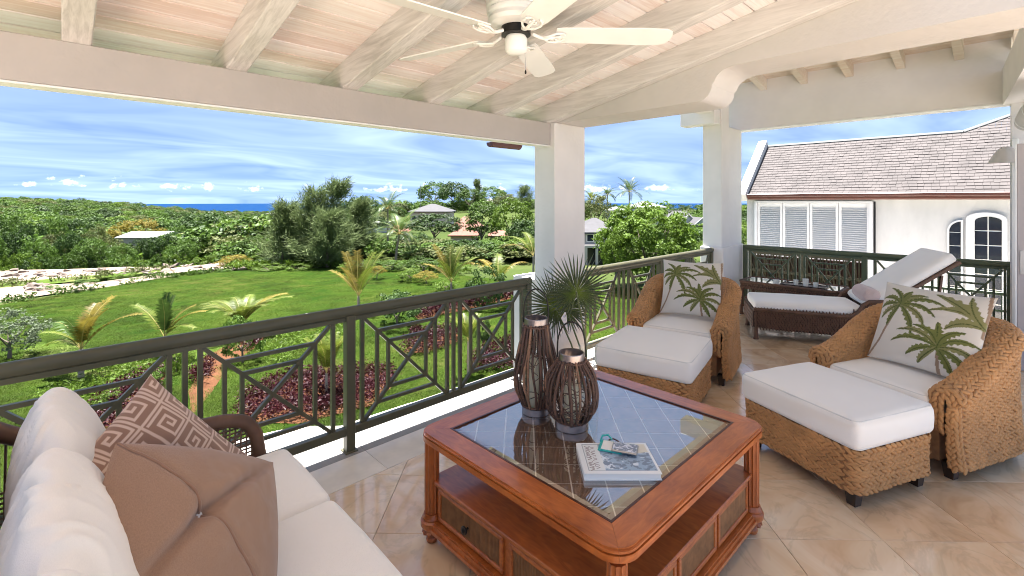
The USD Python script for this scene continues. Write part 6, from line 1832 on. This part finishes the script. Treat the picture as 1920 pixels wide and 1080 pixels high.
for k in range(5):
    a = math.radians(-41 + 72 * k)
    out = [(0.20, -0.058), (0.24, -0.064), (0.64, -0.074), (0.75, -0.070), (0.785, -0.050), (0.795, -0.02), (0.795, 0.02), (0.785, 0.050), (0.75, 0.070), (0.64, 0.074), (0.24, 0.064), (0.20, 0.058)]
    b = moved(prism(Polygon(out), 0, 0.006), (0, 0, 0), rx=math.radians(-13))
    bl = part(fan, 'blade', moved(b, (0, 0, BZ_), rz=a), 'white_gloss', smooth=20)
    iron = [tube([(0.085, 0, 0.010), (0.120, 0.0, -0.006), (0.150, 0, -0.012), (0.190, 0, -0.004), (0.225, 0, 0.000)], 0.009, 8)]
    for sg in (-1, 1):
        iron.append(tube([(0.135, 0, -0.010), (0.165, sg * 0.030, -0.014), (0.200, sg * 0.048, -0.008), (0.235, sg * 0.040, -0.003), (0.245, sg * 0.020, -0.001)], 0.006, 7))
        iron.append(tube([(0.190, 0, -0.006), (0.210, sg * 0.018, -0.010), (0.225, sg * 0.012, -0.006)], 0.005, 6))
        iron.append(moved(lathe([(0.001, -0.004), (0.008, -0.003), (0.008, 0.001), (0.001, 0.002)], 10), (0.232, sg * 0.040, -0.004)))
    im = moved(cat(*iron), (0, 0, 0), rx=math.radians(-7))
    part(bl, 'blade_iron', moved(im, (0, 0, BZ_ - 0.004), rz=a), 'white_gloss', smooth=True)

# ---------------------------------------------------------------- chaise longue
U0 = np.array([0.46, -0.888]); 
ch = thing('chaise_longue', 'dark wicker chaise longue with white cushion and raised back', 'chaise longue', (6.13, 2.12, 0), math.atan2(U0[1], U0[0]))
CW = 0.72
side = Polygon([(0.0, 0.15), (0.0, 0.36), (0.95, 0.345), (1.03, 0.36), (1.09, 0.41), (1.13, 0.49), (1.18, 0.525), (1.30, 0.535), (2.02, 0.50), (2.02, 0.12), (1.0, 0.12), (0.3, 0.13)])
rs = np.random.RandomState(21)
for y in (0.0, CW - 0.03):
    part(ch, 'side_panel', axes(prism(side, y, y + 0.03), 'xzy'), 'wicker_base')
wv = []
for y in (-0.006, CW + 0.006):
    C = []
    for x in np.arange(0.02, 2.0, 0.017):
        top = 0.35 if x < 1.0 else 0.53
        if 1.0 <= x < 1.18: top = 0.36 + (x - 1.0) / 0.18 * 0.16
        for z in np.arange(0.145, top, 0.050):
            C.append((x, y, z + (0.025 if int(round(x / 0.017)) % 2 else 0)))
    C = np.array(C); n_ = len(C)
    wv.append(weave(C, np.tile([0, 0, 1.0], (n_, 1)), np.tile([0, 1.0 if y > 0 else -1.0, 0], (n_, 1)), 0.052, 0.018, 0.012, rs, 0.05))
C = np.array([(-0.006, y, z) for y in np.arange(0.02, CW, 0.017) for z in np.arange(0.16, 0.35, 0.05)]); n_ = len(C)
wv.append(weave(C, np.tile([0, 0, 1.0], (n_, 1)), np.tile([-1.0, 0, 0], (n_, 1)), 0.052, 0.018, 0.012, rs, 0.05))
part(ch, 'weave', cat(*wv), 'wicker', kind='stuff')
part(ch, 'foot_panel', bx(0.0, 0.03, 0.031, CW - 0.031, 0.15, 0.36), 'wicker_base')
part(ch, 'deck', bx(0.031, 1.99, 0.031, CW - 0.031, 0.30, 0.335), 'wicker_base')
for y in (0.0, CW):
    P = [(0, y, 0.365), (0.93, y, 0.35), (1.02, y, 0.365), (1.09, y, 0.42), (1.13, y, 0.495), (1.19, y, 0.535), (1.32, y, 0.545), (2.0, y, 0.51)]
    part(ch, 'edge_roll', tube(P, 0.022, 8), 'wicker', smooth=True)
for x, y in ((0.03, 0.02), (0.03, CW - 0.02), (1.95, 0.02), (1.95, CW - 0.02)):
    part(ch, 'leg', tube([(x, y, 0.0), (x, y, 0.03), (x, y, 0.36)], [0.034, 0.026, 0.022], 8), 'wicker', smooth=True)
part(ch, 'seat_cushion', moved(cushion(1.16, CW - 0.05, 0.12, puff=0.02, r=0.045, seed=31), (0.60, CW / 2, 0.338)), 'white_fabric', smooth=True)
hin = np.array([1.24, CW / 2, 0.42]); an = math.radians(37)
e1 = np.array([math.cos(an), 0, math.sin(an)]); e3 = np.array([-math.sin(an), 0, math.cos(an)])
bc = moved(cushion(1.0, CW - 0.06, 0.115, puff=0.02, r=0.04, seed=33), (0.5, 0, 0.02))
part(ch, 'back_cushion', frame_to(bc, hin, e1, np.array([0, 1, 0]), e3), 'white_fabric', smooth=True)
part(ch, 'back_frame', frame_to(bx(0.0, 1.0, -CW / 2 + 0.03, CW / 2 - 0.03, -0.02, 0.018, 0.006), hin, e1, np.array([0, 1, 0]), e3), 'wicker')
part(ch, 'back_prop', bar((1.86, 0.10, 0.46), (1.90, 0.10, 0.86), 0.03, 0.02), 'wicker')
bo = thing('bolster', 'pinkish rolled towel lying across the chaise where its back rises', 'bolster', (6.13 + U0[0] * 1.22 + 0.889 * 0.20, 2.12 + U0[1] * 1.22 + 0.46 * 0.20, 0.60), math.atan2(U0[1], U0[0]))
v_, f_ = lathe([(0.01, -0.20), (0.07, -0.195), (0.085, -0.17), (0.088, 0.0), (0.085, 0.17), (0.07, 0.195), (0.01, 0.20)], 28)
v_ = v_ + (meshkit.noise(v_ * 30, 3) - 0.5)[:, None] * 0.012
part(bo, 'towel', moved((v_, f_), (0, 0, 0), rx=PI / 2), 'pink_towel', smooth=True)

# ---------------------------------------------------------------- wicker table with a tray and cups, and a wicker stool
wt = thing('wicker_table', 'long wicker table with a glass top behind the chaise longue', 'table', (7.60, 2.11, 0))
hx2, hy2 = 0.27, 0.63
P = rounded_rect(hx2, hy2, 0.07, 5); P = np.vstack([P, P[:1]])
S = np.array([[(p[0], p[1], z) for z in np.linspace(0.385, 0.485, 4)] for p in P])
part(wt, 'apron', cat(surf(S), prism(Polygon(P[:-1]).difference(Polygon(rounded_rect(hx2 - 0.05, hy2 - 0.05, 0.04, 4))), 0.470, 0.490)), 'wicker_base')
C, T, N, alt = rows_on(S, 0.02, 0.05, rs)
part(wt, 'apron_weave', weave(C, np.tile([0, 0, 1.0], (len(C), 1)), N, 0.050, 0.020, 0.014, rs, 0.05), 'wicker', kind='stuff')
part(wt, 'edge_roll', tube([(p[0], p[1], 0.490) for p in P], 0.020, 8, caps=False), 'wicker', smooth=True)
part(wt, 'glass', prism(Polygon(rounded_rect(hx2 - 0.03, hy2 - 0.03, 0.05, 4)), 0.494, 0.500), 'table_glass')
for sx in (-1, 1):
    for sy in (-1, 1):
        lg = part(wt, 'leg', tube([(sx * (hx2 - .03), sy * (hy2 - .03), 0), (sx * (hx2 - .025), sy * (hy2 - .025), 0.05), (sx * (hx2 - .03), sy * (hy2 - .03), 0.40)], [0.034, 0.024, 0.028], 8), 'wicker', smooth=True)
part(wt, 'stretcher', tube([(-hx2 + .03, -hy2 + .03, 0.13), (-hx2 + .05, 0, 0.17), (-hx2 + .03, hy2 - .03, 0.13)], 0.014, 7), 'wicker', smooth=True)
tr = thing('tray', 'flat dark tray with the cups on the wicker table', 'tray', (7.50, 1.93, 0.5005), 0.05)
part(tr, 'plate', bx(-0.13, 0.13, -0.27, 0.27, 0.0, 0.008, 0.003), 'dark_wood')
part(tr, 'rim', prism(sbox(-0.135, -0.275, 0.135, 0.275).difference(sbox(-0.125, -0.265, 0.125, 0.265)), 0.0, 0.018), 'dark_wood')
for i, (y, h, r, lab) in enumerate([(2.02, 0.072, 0.032, 'small white cup on the tray, left of the tall one'), (1.90, 0.100, 0.038, 'tallest white cup in the middle of the tray'), (1.78, 0.062, 0.032, 'white cup at the right end of the tray'), (2.27, 0.050, 0.045, 'low pale bowl on the wicker table, left of the tray')]):
    cp = thing('cup' if i < 3 else 'bowl', lab, 'cup' if i < 3 else 'bowl', (7.46, y, 0.509 if i < 3 else 0.5005), 0, None)
    part(cp, 'body', lathe([(0.002, 0.002), (r * .75, 0.0), (r * .9, h * .4), (r, h), (r - .004, h), (r * .8, h * .4), (r * .6, 0.008), (0.002, 0.008)], 20, caps=False), 'porcelain', smooth=50)
st = thing('wicker_stool', 'small square wicker stool between the table and the chaise back', 'stool', (7.66, 1.16, 0), 0.1)
P = rounded_rect(0.20, 0.20, 0.04, 4); P = np.vstack([P, P[:1]])
S = np.array([[(p[0] * (1 - 0.08 * (z - 0.06) / .42), p[1] * (1 - 0.08 * (z - 0.06) / .42), z) for z in np.linspace(0.05, 0.47, 8)] for p in P])
part(st, 'body', cat(surf(S), bx(-0.17, 0.17, -0.17, 0.17, 0.44, 0.468)), 'wicker_base')
C, T, N, alt = rows_on(S, 0.02, 0.05, rs)
part(st, 'weave', weave(C, np.tile([0, 0, 1.0], (len(C), 1)), N, 0.050, 0.020, 0.014, rs, 0.05), 'wicker', kind='stuff')
part(st, 'edge_roll', tube([(p[0] * .92, p[1] * .92, 0.475) for p in P], 0.018, 8, caps=False), 'wicker', smooth=True)

# ---------------------------------------------------------------- the house side at the right edge
hs = thing('door_leaf', 'pinkish grey open door leaf with a steel lock plate at the right edge', 'door', (0, 0, 0))
part(hs, 'leaf', bx(6.90, 6.945, -0.75, -0.092, 0.004, 2.26, 0.004), 'door_leaf')
part(hs, 'edge_strip', bx(6.896, 6.949, -0.091, -0.080, 0.004, 2.26), 'white_gloss')
for z0, z1 in ((0.14, 0.98), (1.14, 2.12)):
    part(hs, 'raised_panel', bx(6.888, 6.899, -0.66, -0.17, z0, z1, 0.004), 'door_leaf')
part(hs, 'lock_plate', bx(6.892, 6.8985, -0.140, -0.112, 0.96, 1.20, 0.001), 'steel')
jm = thing('pier', 'white wall pier with a moulded edge where the far railing meets the house', 'pier', (0, 0, 0))
part(jm, 'wall', bx(7.90, 8.28, -1.3, -0.055, 0.0, 2.84, 0.006), 'white_render')
part(jm, 'architrave', cat(bx(7.86, 7.899, -0.12, -0.050, 0.0, 2.40, 0.004), bx(7.845, 7.859, -0.11, -0.062, 0.0, 2.40, 0.003)), 'white_gloss')
part(jm, 'skirting', bx(7.85, 7.899, -1.3, -0.13, 0.0, 0.14, 0.004), 'white_gloss')
bm = thing('beam', 'white sloping beam of the house side at the upper right corner', 'beam')
A_, B_ = np.array([8.02, -0.10, 3.02]), np.array([4.6, -0.30, 3.02])
part(bm, 'face', bar(A_, B_, 0.22, 0.42), 'white_render')
A_, B_ = np.array([8.02, -0.215, 2.80]), np.array([4.6, -0.415, 2.80])
part(bm, 'lower_moulding', bar(A_, B_, 0.10, 0.03), 'white_gloss')
rb = thing('rolled_blind', 'pale canvas blind rolled up under the beam at the right edge', 'blind', (0, 0, 0))
pts = [(6.3, -0.30, 2.62), (6.6, -0.265, 2.60), (7.0, -0.225, 2.575), (7.5, -0.175, 2.54)]
part(rb, 'roll', tube(pts, [0.10, 0.115, 0.12, 0.10], 16), 'canvas', smooth=True)
for i in (0.15, 0.5, 0.85):
    q = np.array([np.interp(i, [0, .33, .66, 1], [p[j] for p in pts]) for j in range(3)])
    part(rb, 'strap', frame_to(lathe([(0.120, -0.012), (0.123, -0.010), (0.123, 0.010), (0.120, 0.012)], 20, caps=False), q, (0, 0, 1), (0.115, -0.99, 0) if False else (0.08, -0.997, 0), (0.997, 0.08, 0)), 'white_gloss')
lm = thing('wall_lamp', 'pale shell shaped lamp shade on the pier at the right edge', 'lamp', (7.86, -0.02, 2.12))
ths = np.linspace(-PI / 2, PI / 2, 15)
Sg = np.array([[((-0.02 - 0.11 * math.cos(a) * (1 - k) ** 0.55) * (1 + 0.05 * math.cos(a * 10)), 0.155 * math.sin(a) * (1 - k) ** 0.5 * (1 + 0.03 * math.cos(a * 10)), 0.20 * k) for k in np.linspace(0, 0.97, 10)] for a in ths])
part(lm, 'shade', surf(Sg), 'canvas', smooth=True)
part(lm, 'back_plate', bx(0.0, 0.012, -0.09, 0.05, 0.02, 0.18, 0.004), 'white_gloss')

# ---------------------------------------------------------------- the neighbouring house
NX = 14.0
nb = thing('white_house', 'white neighbouring house with a shingle roof, shutters and an arched glass door', 'house', (0, 0, 0))
NY0, NY1, NE = -4.0, 5.02, 1.97
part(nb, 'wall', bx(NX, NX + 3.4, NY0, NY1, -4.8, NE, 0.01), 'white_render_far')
# front slope of the roof: shingles in courses, each course its own row of short boards
sl = np.array([1.40, 0, 1.28]); L_s = np.linalg.norm(sl); sl /= L_s; rn = np.array([-sl[2], 0, sl[0]])
rng = np.random.RandomState(9)
e0 = np.array([NX - 0.26, 0, 2.02 - 0.26 * 1.28 / 1.40])
ms = []
course = 0.105; nrow = int(3.05 / course)
for r in range(nrow):
    base = e0 + sl * (r * course)
    up_len = r * course
    # the ridge is level on the left and climbs to the right
    ymax = NY1 - 0.10
    x_here = base[0]
    yy = NY0
    if up_len > L_s + 0.36 - 0.10:
        ymax = 0.66 - (up_len - (L_s + 0.26)) * 1.55
    y = NY0 + (r % 2) * 0.06
    while y < ymax:
        w = rng.uniform(0.09, 0.17)
        y1 = min(y + w, ymax)
        th = rng.uniform(0.012, 0.020); ov = rng.uniform(-0.010, 0.006)
        o = base + sl * ov
        P = [o + np.array([0, yv, 0]) + rn * dz for yv in (y + 0.002, y1 - 0.002) for dz in (0.004, 0.004 + th)]
        q = base + sl * (course * 1.5)
        P += [q + np.array([0, yv, 0]) + rn * dz for yv in (y + 0.002, y1 - 0.002) for dz in (-0.004, 0.004)]
        v_ = np.array(P); f_ = np.array([[0, 2, 3], [0, 3, 1], [1, 3, 7], [1, 7, 5], [0, 1, 5], [0, 5, 4], [2, 6, 7], [2, 7, 3]])
        ms.append((v_, f_)); y = y1
rf = part(nb, 'roof', hull([e0 + np.array([0, yv, 0]) + sl * t_ - rn * dz for yv in (NY0, NY1 - 0.10) for t_ in (0.0, L_s + 0.26) for dz in (0.0, 0.10)]), 'gutter_brown')
part(rf, 'shingles', cat(*ms), 'shingle', kind='stuff')
top = e0 + sl * (L_s + 0.36)
part(rf, 'ridge_cap', tube([top + [0, 0.66, 0], top + [0, NY1 - 0.1, 0]], 0.05, 6), 'white_roof')
hipA = top + np.array([0, 0.66, 0]); hipB = top + sl * 1.55 + np.array([0, 0.66 - 1.55 * 1.55, 0])
part(rf, 'hip_cap', tube([hipA, hipB], 0.05, 6), 'white_roof')
part(rf, 'back_slope', hull([top + np.array([dx, yv, dz]) for yv in (NY0, NY1 - 0.10) for dx, dz in ((0, -0.02), (0, -0.12), (2.2, -1.6), (2.2, -1.7))]), 'grey_roof')
# raised gable coping at the left end
cp = [e0 + np.array([0.05, 0, -0.10]), top + np.array([0.05, 0, -0.05])]
part(nb, 'gable_coping', hull([p + np.array([0, yv, 0]) + rn * dz for p in (cp[0] - sl * 0.02, cp[1] + sl * 0.06) for yv in (NY1 - 0.10, NY1 + 0.13) for dz in (0.0, 0.26)]), 'white_render_far')
part(nb, 'gable_wall', hull([(x, yv, z) for yv in (NY1 - 0.09, NY1 + 0.11) for x, z in ((NX + 0.002, NE - .2), (NX + 0.002, NE + 0.02), (NX + 1.4, 3.20), (NX + 3.39, NE - .2))]), 'white_render_far')
gt_ = part(nb, 'gutter', bx(NX - 0.36, NX - 0.262, NY0, NY1 - 0.12, 1.79, 1.865, 0.012), 'gutter_brown')
part(nb, 'fascia', bx(NX - 0.258, NX - 0.215, NY0, NY1 - 0.12, 1.735, 1.80), 'gutter_brown')
part(nb, 'soffit', bx(NX - 0.214, NX - 0.002, NY0, NY1 - 0.12, 1.735, 1.75), 'white_render_far')
# shutters
sy0, sy1, sz0, sz1 = 2.21, 4.72, -0.35, 1.62
part(nb, 'shutter_frame', cat(bx(NX - 0.11, NX - 0.001, sy0 - 0.06, sy1 + 0.06, sz1, sz1 + 0.05), bx(NX - 0.11, NX - 0.001, sy0 - 0.06, sy0 - 0.001, sz0, sz1 - .001), bx(NX - 0.11, NX - 0.001, sy1 + 0.001, sy1 + 0.06, sz0, sz1 - .001), bx(NX - 0.14, NX - 0.001, sy0 - 0.08, sy1 + 0.08, sz0 - 0.06, sz0 - .001)), 'shutter_white')
pw = (sy1 - sy0) / 4
for k in range(4):
    y0, y1 = sy0 + k * pw + 0.006, sy0 + (k + 1) * pw - 0.006
    fr_ = cat(bx(NX - 0.045, NX - 0.004, y0, y0 + 0.055, sz0, sz1 - .004), bx(NX - 0.045, NX - 0.004, y1 - 0.055, y1, sz0, sz1 - .004), bx(NX - 0.0445, NX - 0.004, y0 + .056, y1 - .056, sz0, sz0 + 0.08), bx(NX - 0.0445, NX - 0.004, y0 + .056, y1 - .056, sz1 - 0.085, sz1 - .004))
    sh = part(nb, 'shutter', fr_, 'shutter_white')
    sla = [moved(bx(-0.028, 0.028, y0 + 0.057, y1 - 0.057, -0.004, 0.004), (NX - 0.026, 0, z), ry=math.radians(-48)) for z in np.arange(sz0 + 0.11, sz1 - 0.10, 0.052)]
    part(sh, 'louvres', cat(*sla), 'shutter_white')
    part(sh, 'backing', bx(NX - 0.0039, NX - 0.0012, y0 + .03, y1 - .03, sz0 + 0.02, sz1 - 0.02), 'shutter_white')
part(nb, 'shutter_shadow_gap', bx(NX - 0.012, NX - 0.001, sy0 - 0.105, sy0 - 0.063, sz0, sz1 + 0.04), 'dark_void')  # cast shadow beside the shutter frame, painted as a dark strip
# arched door and its side light
def arched(y0, y1, z0, z1, rise, n=10):
    c = [(y0, z0), (y1, z0)]
    for a in np.linspace(0, PI, n):
        c.append(((y0 + y1) / 2 + (y1 - y0) / 2 * math.cos(a), z1 - rise + rise * math.sin(a)))
    return Polygon(c)
dr = part(nb, 'door_frame', axes(prism(arched(-0.05, 0.56, -1.2, 1.44, 0.14).difference(arched(0.02, 0.43, -0.9, 1.36, 0.10)), NX - 0.06, NX - 0.001), 'yzx'), 'shutter_white')
panes = arched(0.02, 0.43, -0.9, 1.36, 0.10)
for i in range(2):
    for j in range(8):
        cell = sbox(0.02 + i * 0.205 + 0.009, 1.36 - (j + 1) * 0.305 + 0.010, 0.02 + (i + 1) * 0.205 - 0.009, 1.36 - j * 0.305 - 0.010 + (0.0 if j else 0.1)).intersection(panes.buffer(-0.008))
        if cell.area > 0.01 and cell.geom_type == 'Polygon':
            part(dr, 'pane', axes(prism(cell, NX - 0.030, NX - 0.022), 'yzx'), 'window_glass')
part(dr, 'muntins', axes(prism(panes, NX - 0.021, NX - 0.002), 'yzx'), 'white_gloss')
q_ = [(0.635, -0.9)] + [(0.635 + 0.19 * math.sin(a), 1.02 + 0.22 * math.cos(a)) for a in np.linspace(0, PI / 2, 9)] + [(0.825, -0.9)]
quarter = Polygon(q_)
sd = part(nb, 'side_light', axes(prism(quarter.buffer(0.03, join_style=2).difference(quarter), NX - 0.05, NX - 0.0015), 'yzx'), 'shutter_white')
for j in range(7):
    cell = sbox(0.62, 1.0 - j * 0.29 + 0.008, 0.84, 1.0 - (j - 1) * 0.29 - 0.008).intersection(quarter.buffer(-0.006))
    if cell.area > 0.004 and cell.geom_type == 'Polygon':
        part(sd, 'pane', axes(prism(cell, NX - 0.030, NX - 0.022), 'yzx'), 'window_glass')
part(sd, 'muntins', axes(prism(quarter, NX - 0.021, NX - 0.002), 'yzx'), 'white_gloss')
# its terrace: slab, balustrade, bamboo screen
tc_ = thing('terrace', 'pale terrace of the neighbouring house beyond the far railing', 'terrace', (0, 0, 0))
part(tc_, 'slab', bx(10.6, NX - 0.002, -3.5, 5.2, -1.35, -1.15), 'kerb_stone')
part(tc_, 'parapet', bx(10.6, 10.78, -3.5, 1.75, -1.148, -0.32, 0.01), 'white_render_far')
part(tc_, 'supports', cat(bx(10.7, 10.95, 4.6, 4.9, -4.8, -1.352), bx(10.7, 10.95, 0.0, 0.3, -4.8, -1.352)), 'white_render_far')
nr = thing('balustrade', 'green balustrade of slim bars on the neighbouring terrace', 'balustrade', (0, 0, 0))
part(nr, 'rail', bx(10.66, 10.72, -3.4, 1.7, 0.20, 0.25, 0.006), 'rail_green')
part(nr, 'rail', bx(10.67, 10.71, -3.4, 1.7, -0.06, -0.03), 'rail_green')
part(nr, 'rail', bx(10.67, 10.71, -3.4, 1.7, -0.24, -0.21), 'rail_green')
for y in np.arange(-1.0, 1.72, 0.17):
    part(nr, 'bar', bx(10.683, 10.697, y - 0.008, y + 0.008, -0.319, 0.199), 'rail_green')
sc_ = thing('bamboo_screen', 'dark bamboo screen with slanting canes behind the far railing', 'screen', (0, 0, 0))
SXx = 11.0
part(sc_, 'frame', cat(bx(SXx - 0.03, SXx + 0.03, 1.80, 3.90, 0.53, 0.60), bx(SXx - 0.03, SXx + 0.03, 1.80, 1.87, -1.148, 0.529), bx(SXx - 0.03, SXx + 0.03, 3.83, 3.90, -1.148, 0.529), bx(SXx - 0.03, SXx + 0.03, 2.80, 2.88, -1.148, 0.529), bx(SXx - 0.028, SXx + 0.028, 1.871, 3.829, 0.15, 0.20)), 'bamboo')
r_ = random.Random(3)
for k in range(46):
    y = 1.90 + k * 0.0425
    part(sc_, 'cane', tube([(SXx + r_.uniform(-.01, .01), y + r_.uniform(-.03, .03), -1.14), (SXx + r_.uniform(-.01, .01), y + r_.uniform(-.03, .03), 0.53)], 0.013, 6), 'bamboo')
for k in range(12):
    y = 1.95 + k * 0.16
    part(sc_, 'cane', tube([(SXx - 0.025, y - 0.16, -0.5), (SXx - 0.025, y + 0.18, 0.50)], 0.011, 6), 'bamboo')
part(sc_, 'backing', bx(SXx + 0.04, SXx + 0.06, 1.80, 3.90, -1.148, 0.50), 'gutter_brown')

# ---------------------------------------------------------------- other houses
def hip_roof(x0, x1, y0, y1, z0, h, over=0.4, ridge='x'):
    x0 -= over; x1 += over; y0 -= over; y1 += over
    if ridge == 'x':
        d_ = min((y1 - y0) / 2, (x1 - x0) / 2 * 0.9); R_ = [(x0 + d_, (y0 + y1) / 2, z0 + h), (x1 - d_, (y0 + y1) / 2, z0 + h)]
    else:
        d_ = min((x1 - x0) / 2, (y1 - y0) / 2 * 0.9); R_ = [((x0 + x1) / 2, y0 + d_, z0 + h), ((x0 + x1) / 2, y1 - d_, z0 + h)]
    return hull([(x, y, z) for x in (x0, x1) for y in (y0, y1) for z in (z0, z0 - 0.18)] + R_)
def gable_roof(x0, x1, y0, y1, z0, h, over=0.3, ridge='x'):
    if ridge == 'x':
        R_ = [(x0 - over, (y0 + y1) / 2, z0 + h), (x1 + over, (y0 + y1) / 2, z0 + h)]; b = (x0 - over, x1 + over, y0 - over, y1 + over)
    else:
        R_ = [((x0 + x1) / 2, y0 - over, z0 + h), ((x0 + x1) / 2, y1 + over, z0 + h)]; b = (x0 - over, x1 + over, y0 - over, y1 + over)
    return hull([(x, y, z) for x in b[:2] for y in b[2:] for z in (z0, z0 - 0.15)] + R_)
def house(label, px, py_top, d, wpx, wall_px, roof_px, m_wall, m_roof, kind='hip', deep=7.0, windows=(), turn=0.0, name='house', ridge='x', extra=None, wall_down=4.0):
    """local x to the right of the picture, y away; the eaves stand where the picture shows them"""
    s = d / FPX
    ze = EYE - (py_top + roof_px - 375) * s
    p = at_depth(px, 375, d)
    t = thing(name, label, 'house', (p[0], p[1], 0), math.atan2(-CA, SA) + turn)
    w = wpx * s; h = wall_px * s + wall_down
    part(t, 'wall', bx(-w / 2, w / 2, 0, deep, ze - h, ze - 0.19), m_wall)
    rf_ = hip_roof(-w / 2, w / 2, 0, deep, ze, roof_px * s, ridge=ridge) if kind == 'hip' else gable_roof(-w / 2, w / 2, 0, deep, ze, roof_px * s, ridge=ridge)
    part(t, 'roof', rf_, m_roof)
    for (u0, u1, v0, v1) in windows:     # fractions across, pixels below the eaves
        fr_ = part(t, 'window', bx(-w / 2 + u0 * w, -w / 2 + u1 * w, -0.06, -0.002, ze - v1 * s, ze - v0 * s), 'white_gloss')
        part(fr_, 'pane', bx(-w / 2 + u0 * w + 0.06, -w / 2 + u1 * w - 0.06, -0.075, -0.061, ze - v1 * s + 0.06, ze - v0 * s - 0.06), 'window_glass')
    return t, w, ze, s
house('two storey pinkish grey house with a grey hip roof behind the coconut palms', 806, 382.5, 90, 74, 30, 14, 'pink_wall', 'grey_roof', windows=((0.04, 0.15, 8, 20), (0.34, 0.46, 6, 14), (0.70, 0.82, 6, 14)))
house('terracotta roofed house half hidden by the dark trees', 872, 405, 74, 52, 16, 22, 'pink_wall', 'terracotta', deep=6)
house('low terracotta porch roof in front of the terracotta house', 868, 425, 68, 46, 8, 16, 'pink_wall', 'terracotta', deep=4)
house('small terracotta roof right of the tall tree', 938, 433, 66, 38, 9, 9, 'pink_wall', 'terracotta', deep=4, windows=((0.7, 0.9, 2, 8),))
house('low terracotta roof below the two storey house', 735, 424, 80, 66, 10, 12, 'white_render_far', 'terracotta', deep=5)
house('white block like annex left of the coconut palm', 704, 416, 78, 38, 14, 3, 'white_render_far', 'white_roof', kind='gable', deep=5, windows=((0.2, 0.35, 4, 10),))
house('small white roofed house on the ridge behind the tall tree', 918, 372, 150, 30, 6, 9, 'white_render_far', 'white_roof', deep=8)
house('long low white roof among the trees in the valley', 259, 436, 96, 76, 3, 9, 'grey_wall', 'white_roof', kind='gable', deep=9, turn=0.05)
g3, w3, ze3, s3 = house('weathered grey two storey house with a dark balcony, right of the pillar', 1126, 411, 46, 66, 20, 24, 'grey_wall', 'grey_roof', deep=7, windows=((0.10, 0.30, 4, 18), (0.46, 0.58, 3, 19), (0.66, 0.76, 3, 19)))
part(g3, 'balcony', bx(-w3 / 2, w3 / 2, -0.9, -0.002, ze3 - 28 * s3, ze3 - 23 * s3), 'grey_wall')
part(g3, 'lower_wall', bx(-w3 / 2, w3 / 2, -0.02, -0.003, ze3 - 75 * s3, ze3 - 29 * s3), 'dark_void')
for u in (0.05, 0.35, 0.65, 0.95):
    part(g3, 'post', bx(-w3 / 2 + u * w3 - 0.12, -w3 / 2 + u * w3 + 0.12, -0.88, -0.66, ze3 - 90 * s3, ze3 - 28.1 * s3), 'grey_wall')
house('white hip roof in front of the sea between the pillars', 1217, 377.5, 120, 62, 4, 11, 'white_render_far', 'white_roof', deep=8)
house('low white roof left of the silhouetted palm', 1160, 388, 110, 30, 4, 6, 'white_render_far', 'white_roof', deep=6)
for i, (px, yt, d, w, hr, lab) in enumerate([(1278, 396, 95, 46, 18, 'long grey roofed villa with white gables beside the corner pillar'), (1290, 404, 84, 26, 16, 'white gabled villa front with an arched opening'), (1318, 408, 80, 26, 14, 'white villa wing with a gable, partly behind the corner pillar')]):
    t, w_, ze_, s_ = house(lab, px, yt, d, w, 22, hr, 'white_render_far', 'grey_roof', kind='gable', deep=6 if i else 9, ridge='x' if i == 0 else 'y')
    if i:
        part(t, 'gable_coping', cat(bar((-w_ / 2 - 0.3, -0.36, ze_), (0, -0.36, ze_ + hr * s_), 0.25, 0.25), bar((w_ / 2 + 0.3, -0.36, ze_), (0, -0.36, ze_ + hr * s_), 0.25, 0.25)), 'white_roof')
        part(t, 'gable_front', hull([(x, yv, z) for yv in (-0.32, -0.02) for x, z in ((-w_ / 2 - 0.2, ze_ - 0.1), (w_ / 2 + 0.2, ze_ - 0.1), (0, ze_ + hr * s_ - 0.1))]), 'white_render_far')
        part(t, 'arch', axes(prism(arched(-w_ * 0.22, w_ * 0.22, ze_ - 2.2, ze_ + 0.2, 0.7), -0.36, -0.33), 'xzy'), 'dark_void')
p = at_depth(788, 383, 89)
an_ = thing('antenna_mast', 'thin antenna mast rising from the grey roof', 'antenna', (p[0], p[1], 0))
part(an_, 'pole', tube([(0, 0, 0.2), (0, 0, 4.6)], 0.035, 6), 'grey_wall')
part(an_, 'crossbar', tube([(-0.5, 0, 4.3), (0.5, 0, 4.3)], 0.018, 5), 'grey_wall')
for i, (px, py, d, w, lab) in enumerate([(280, 398, 700, 8, 'tiny white house in the far valley, left one of a pair'), (295, 398, 710, 7, 'tiny white house in the far valley, right one of a pair'), (360, 399, 900, 14, 'far white house on the coastal plain below the sea'), (425, 401, 1000, 10, 'far pale house on the coastal plain, middle one'), (505, 401, 1000, 12, 'far pale house on the coastal plain left of the casuarinas'), (530, 400, 1000, 9, 'far white house next to the casuarina clump')]):
    house(lab, px, py - 2, d, w, 3, 2.2, 'white_render_far', 'white_roof', deep=9, wall_down=6)
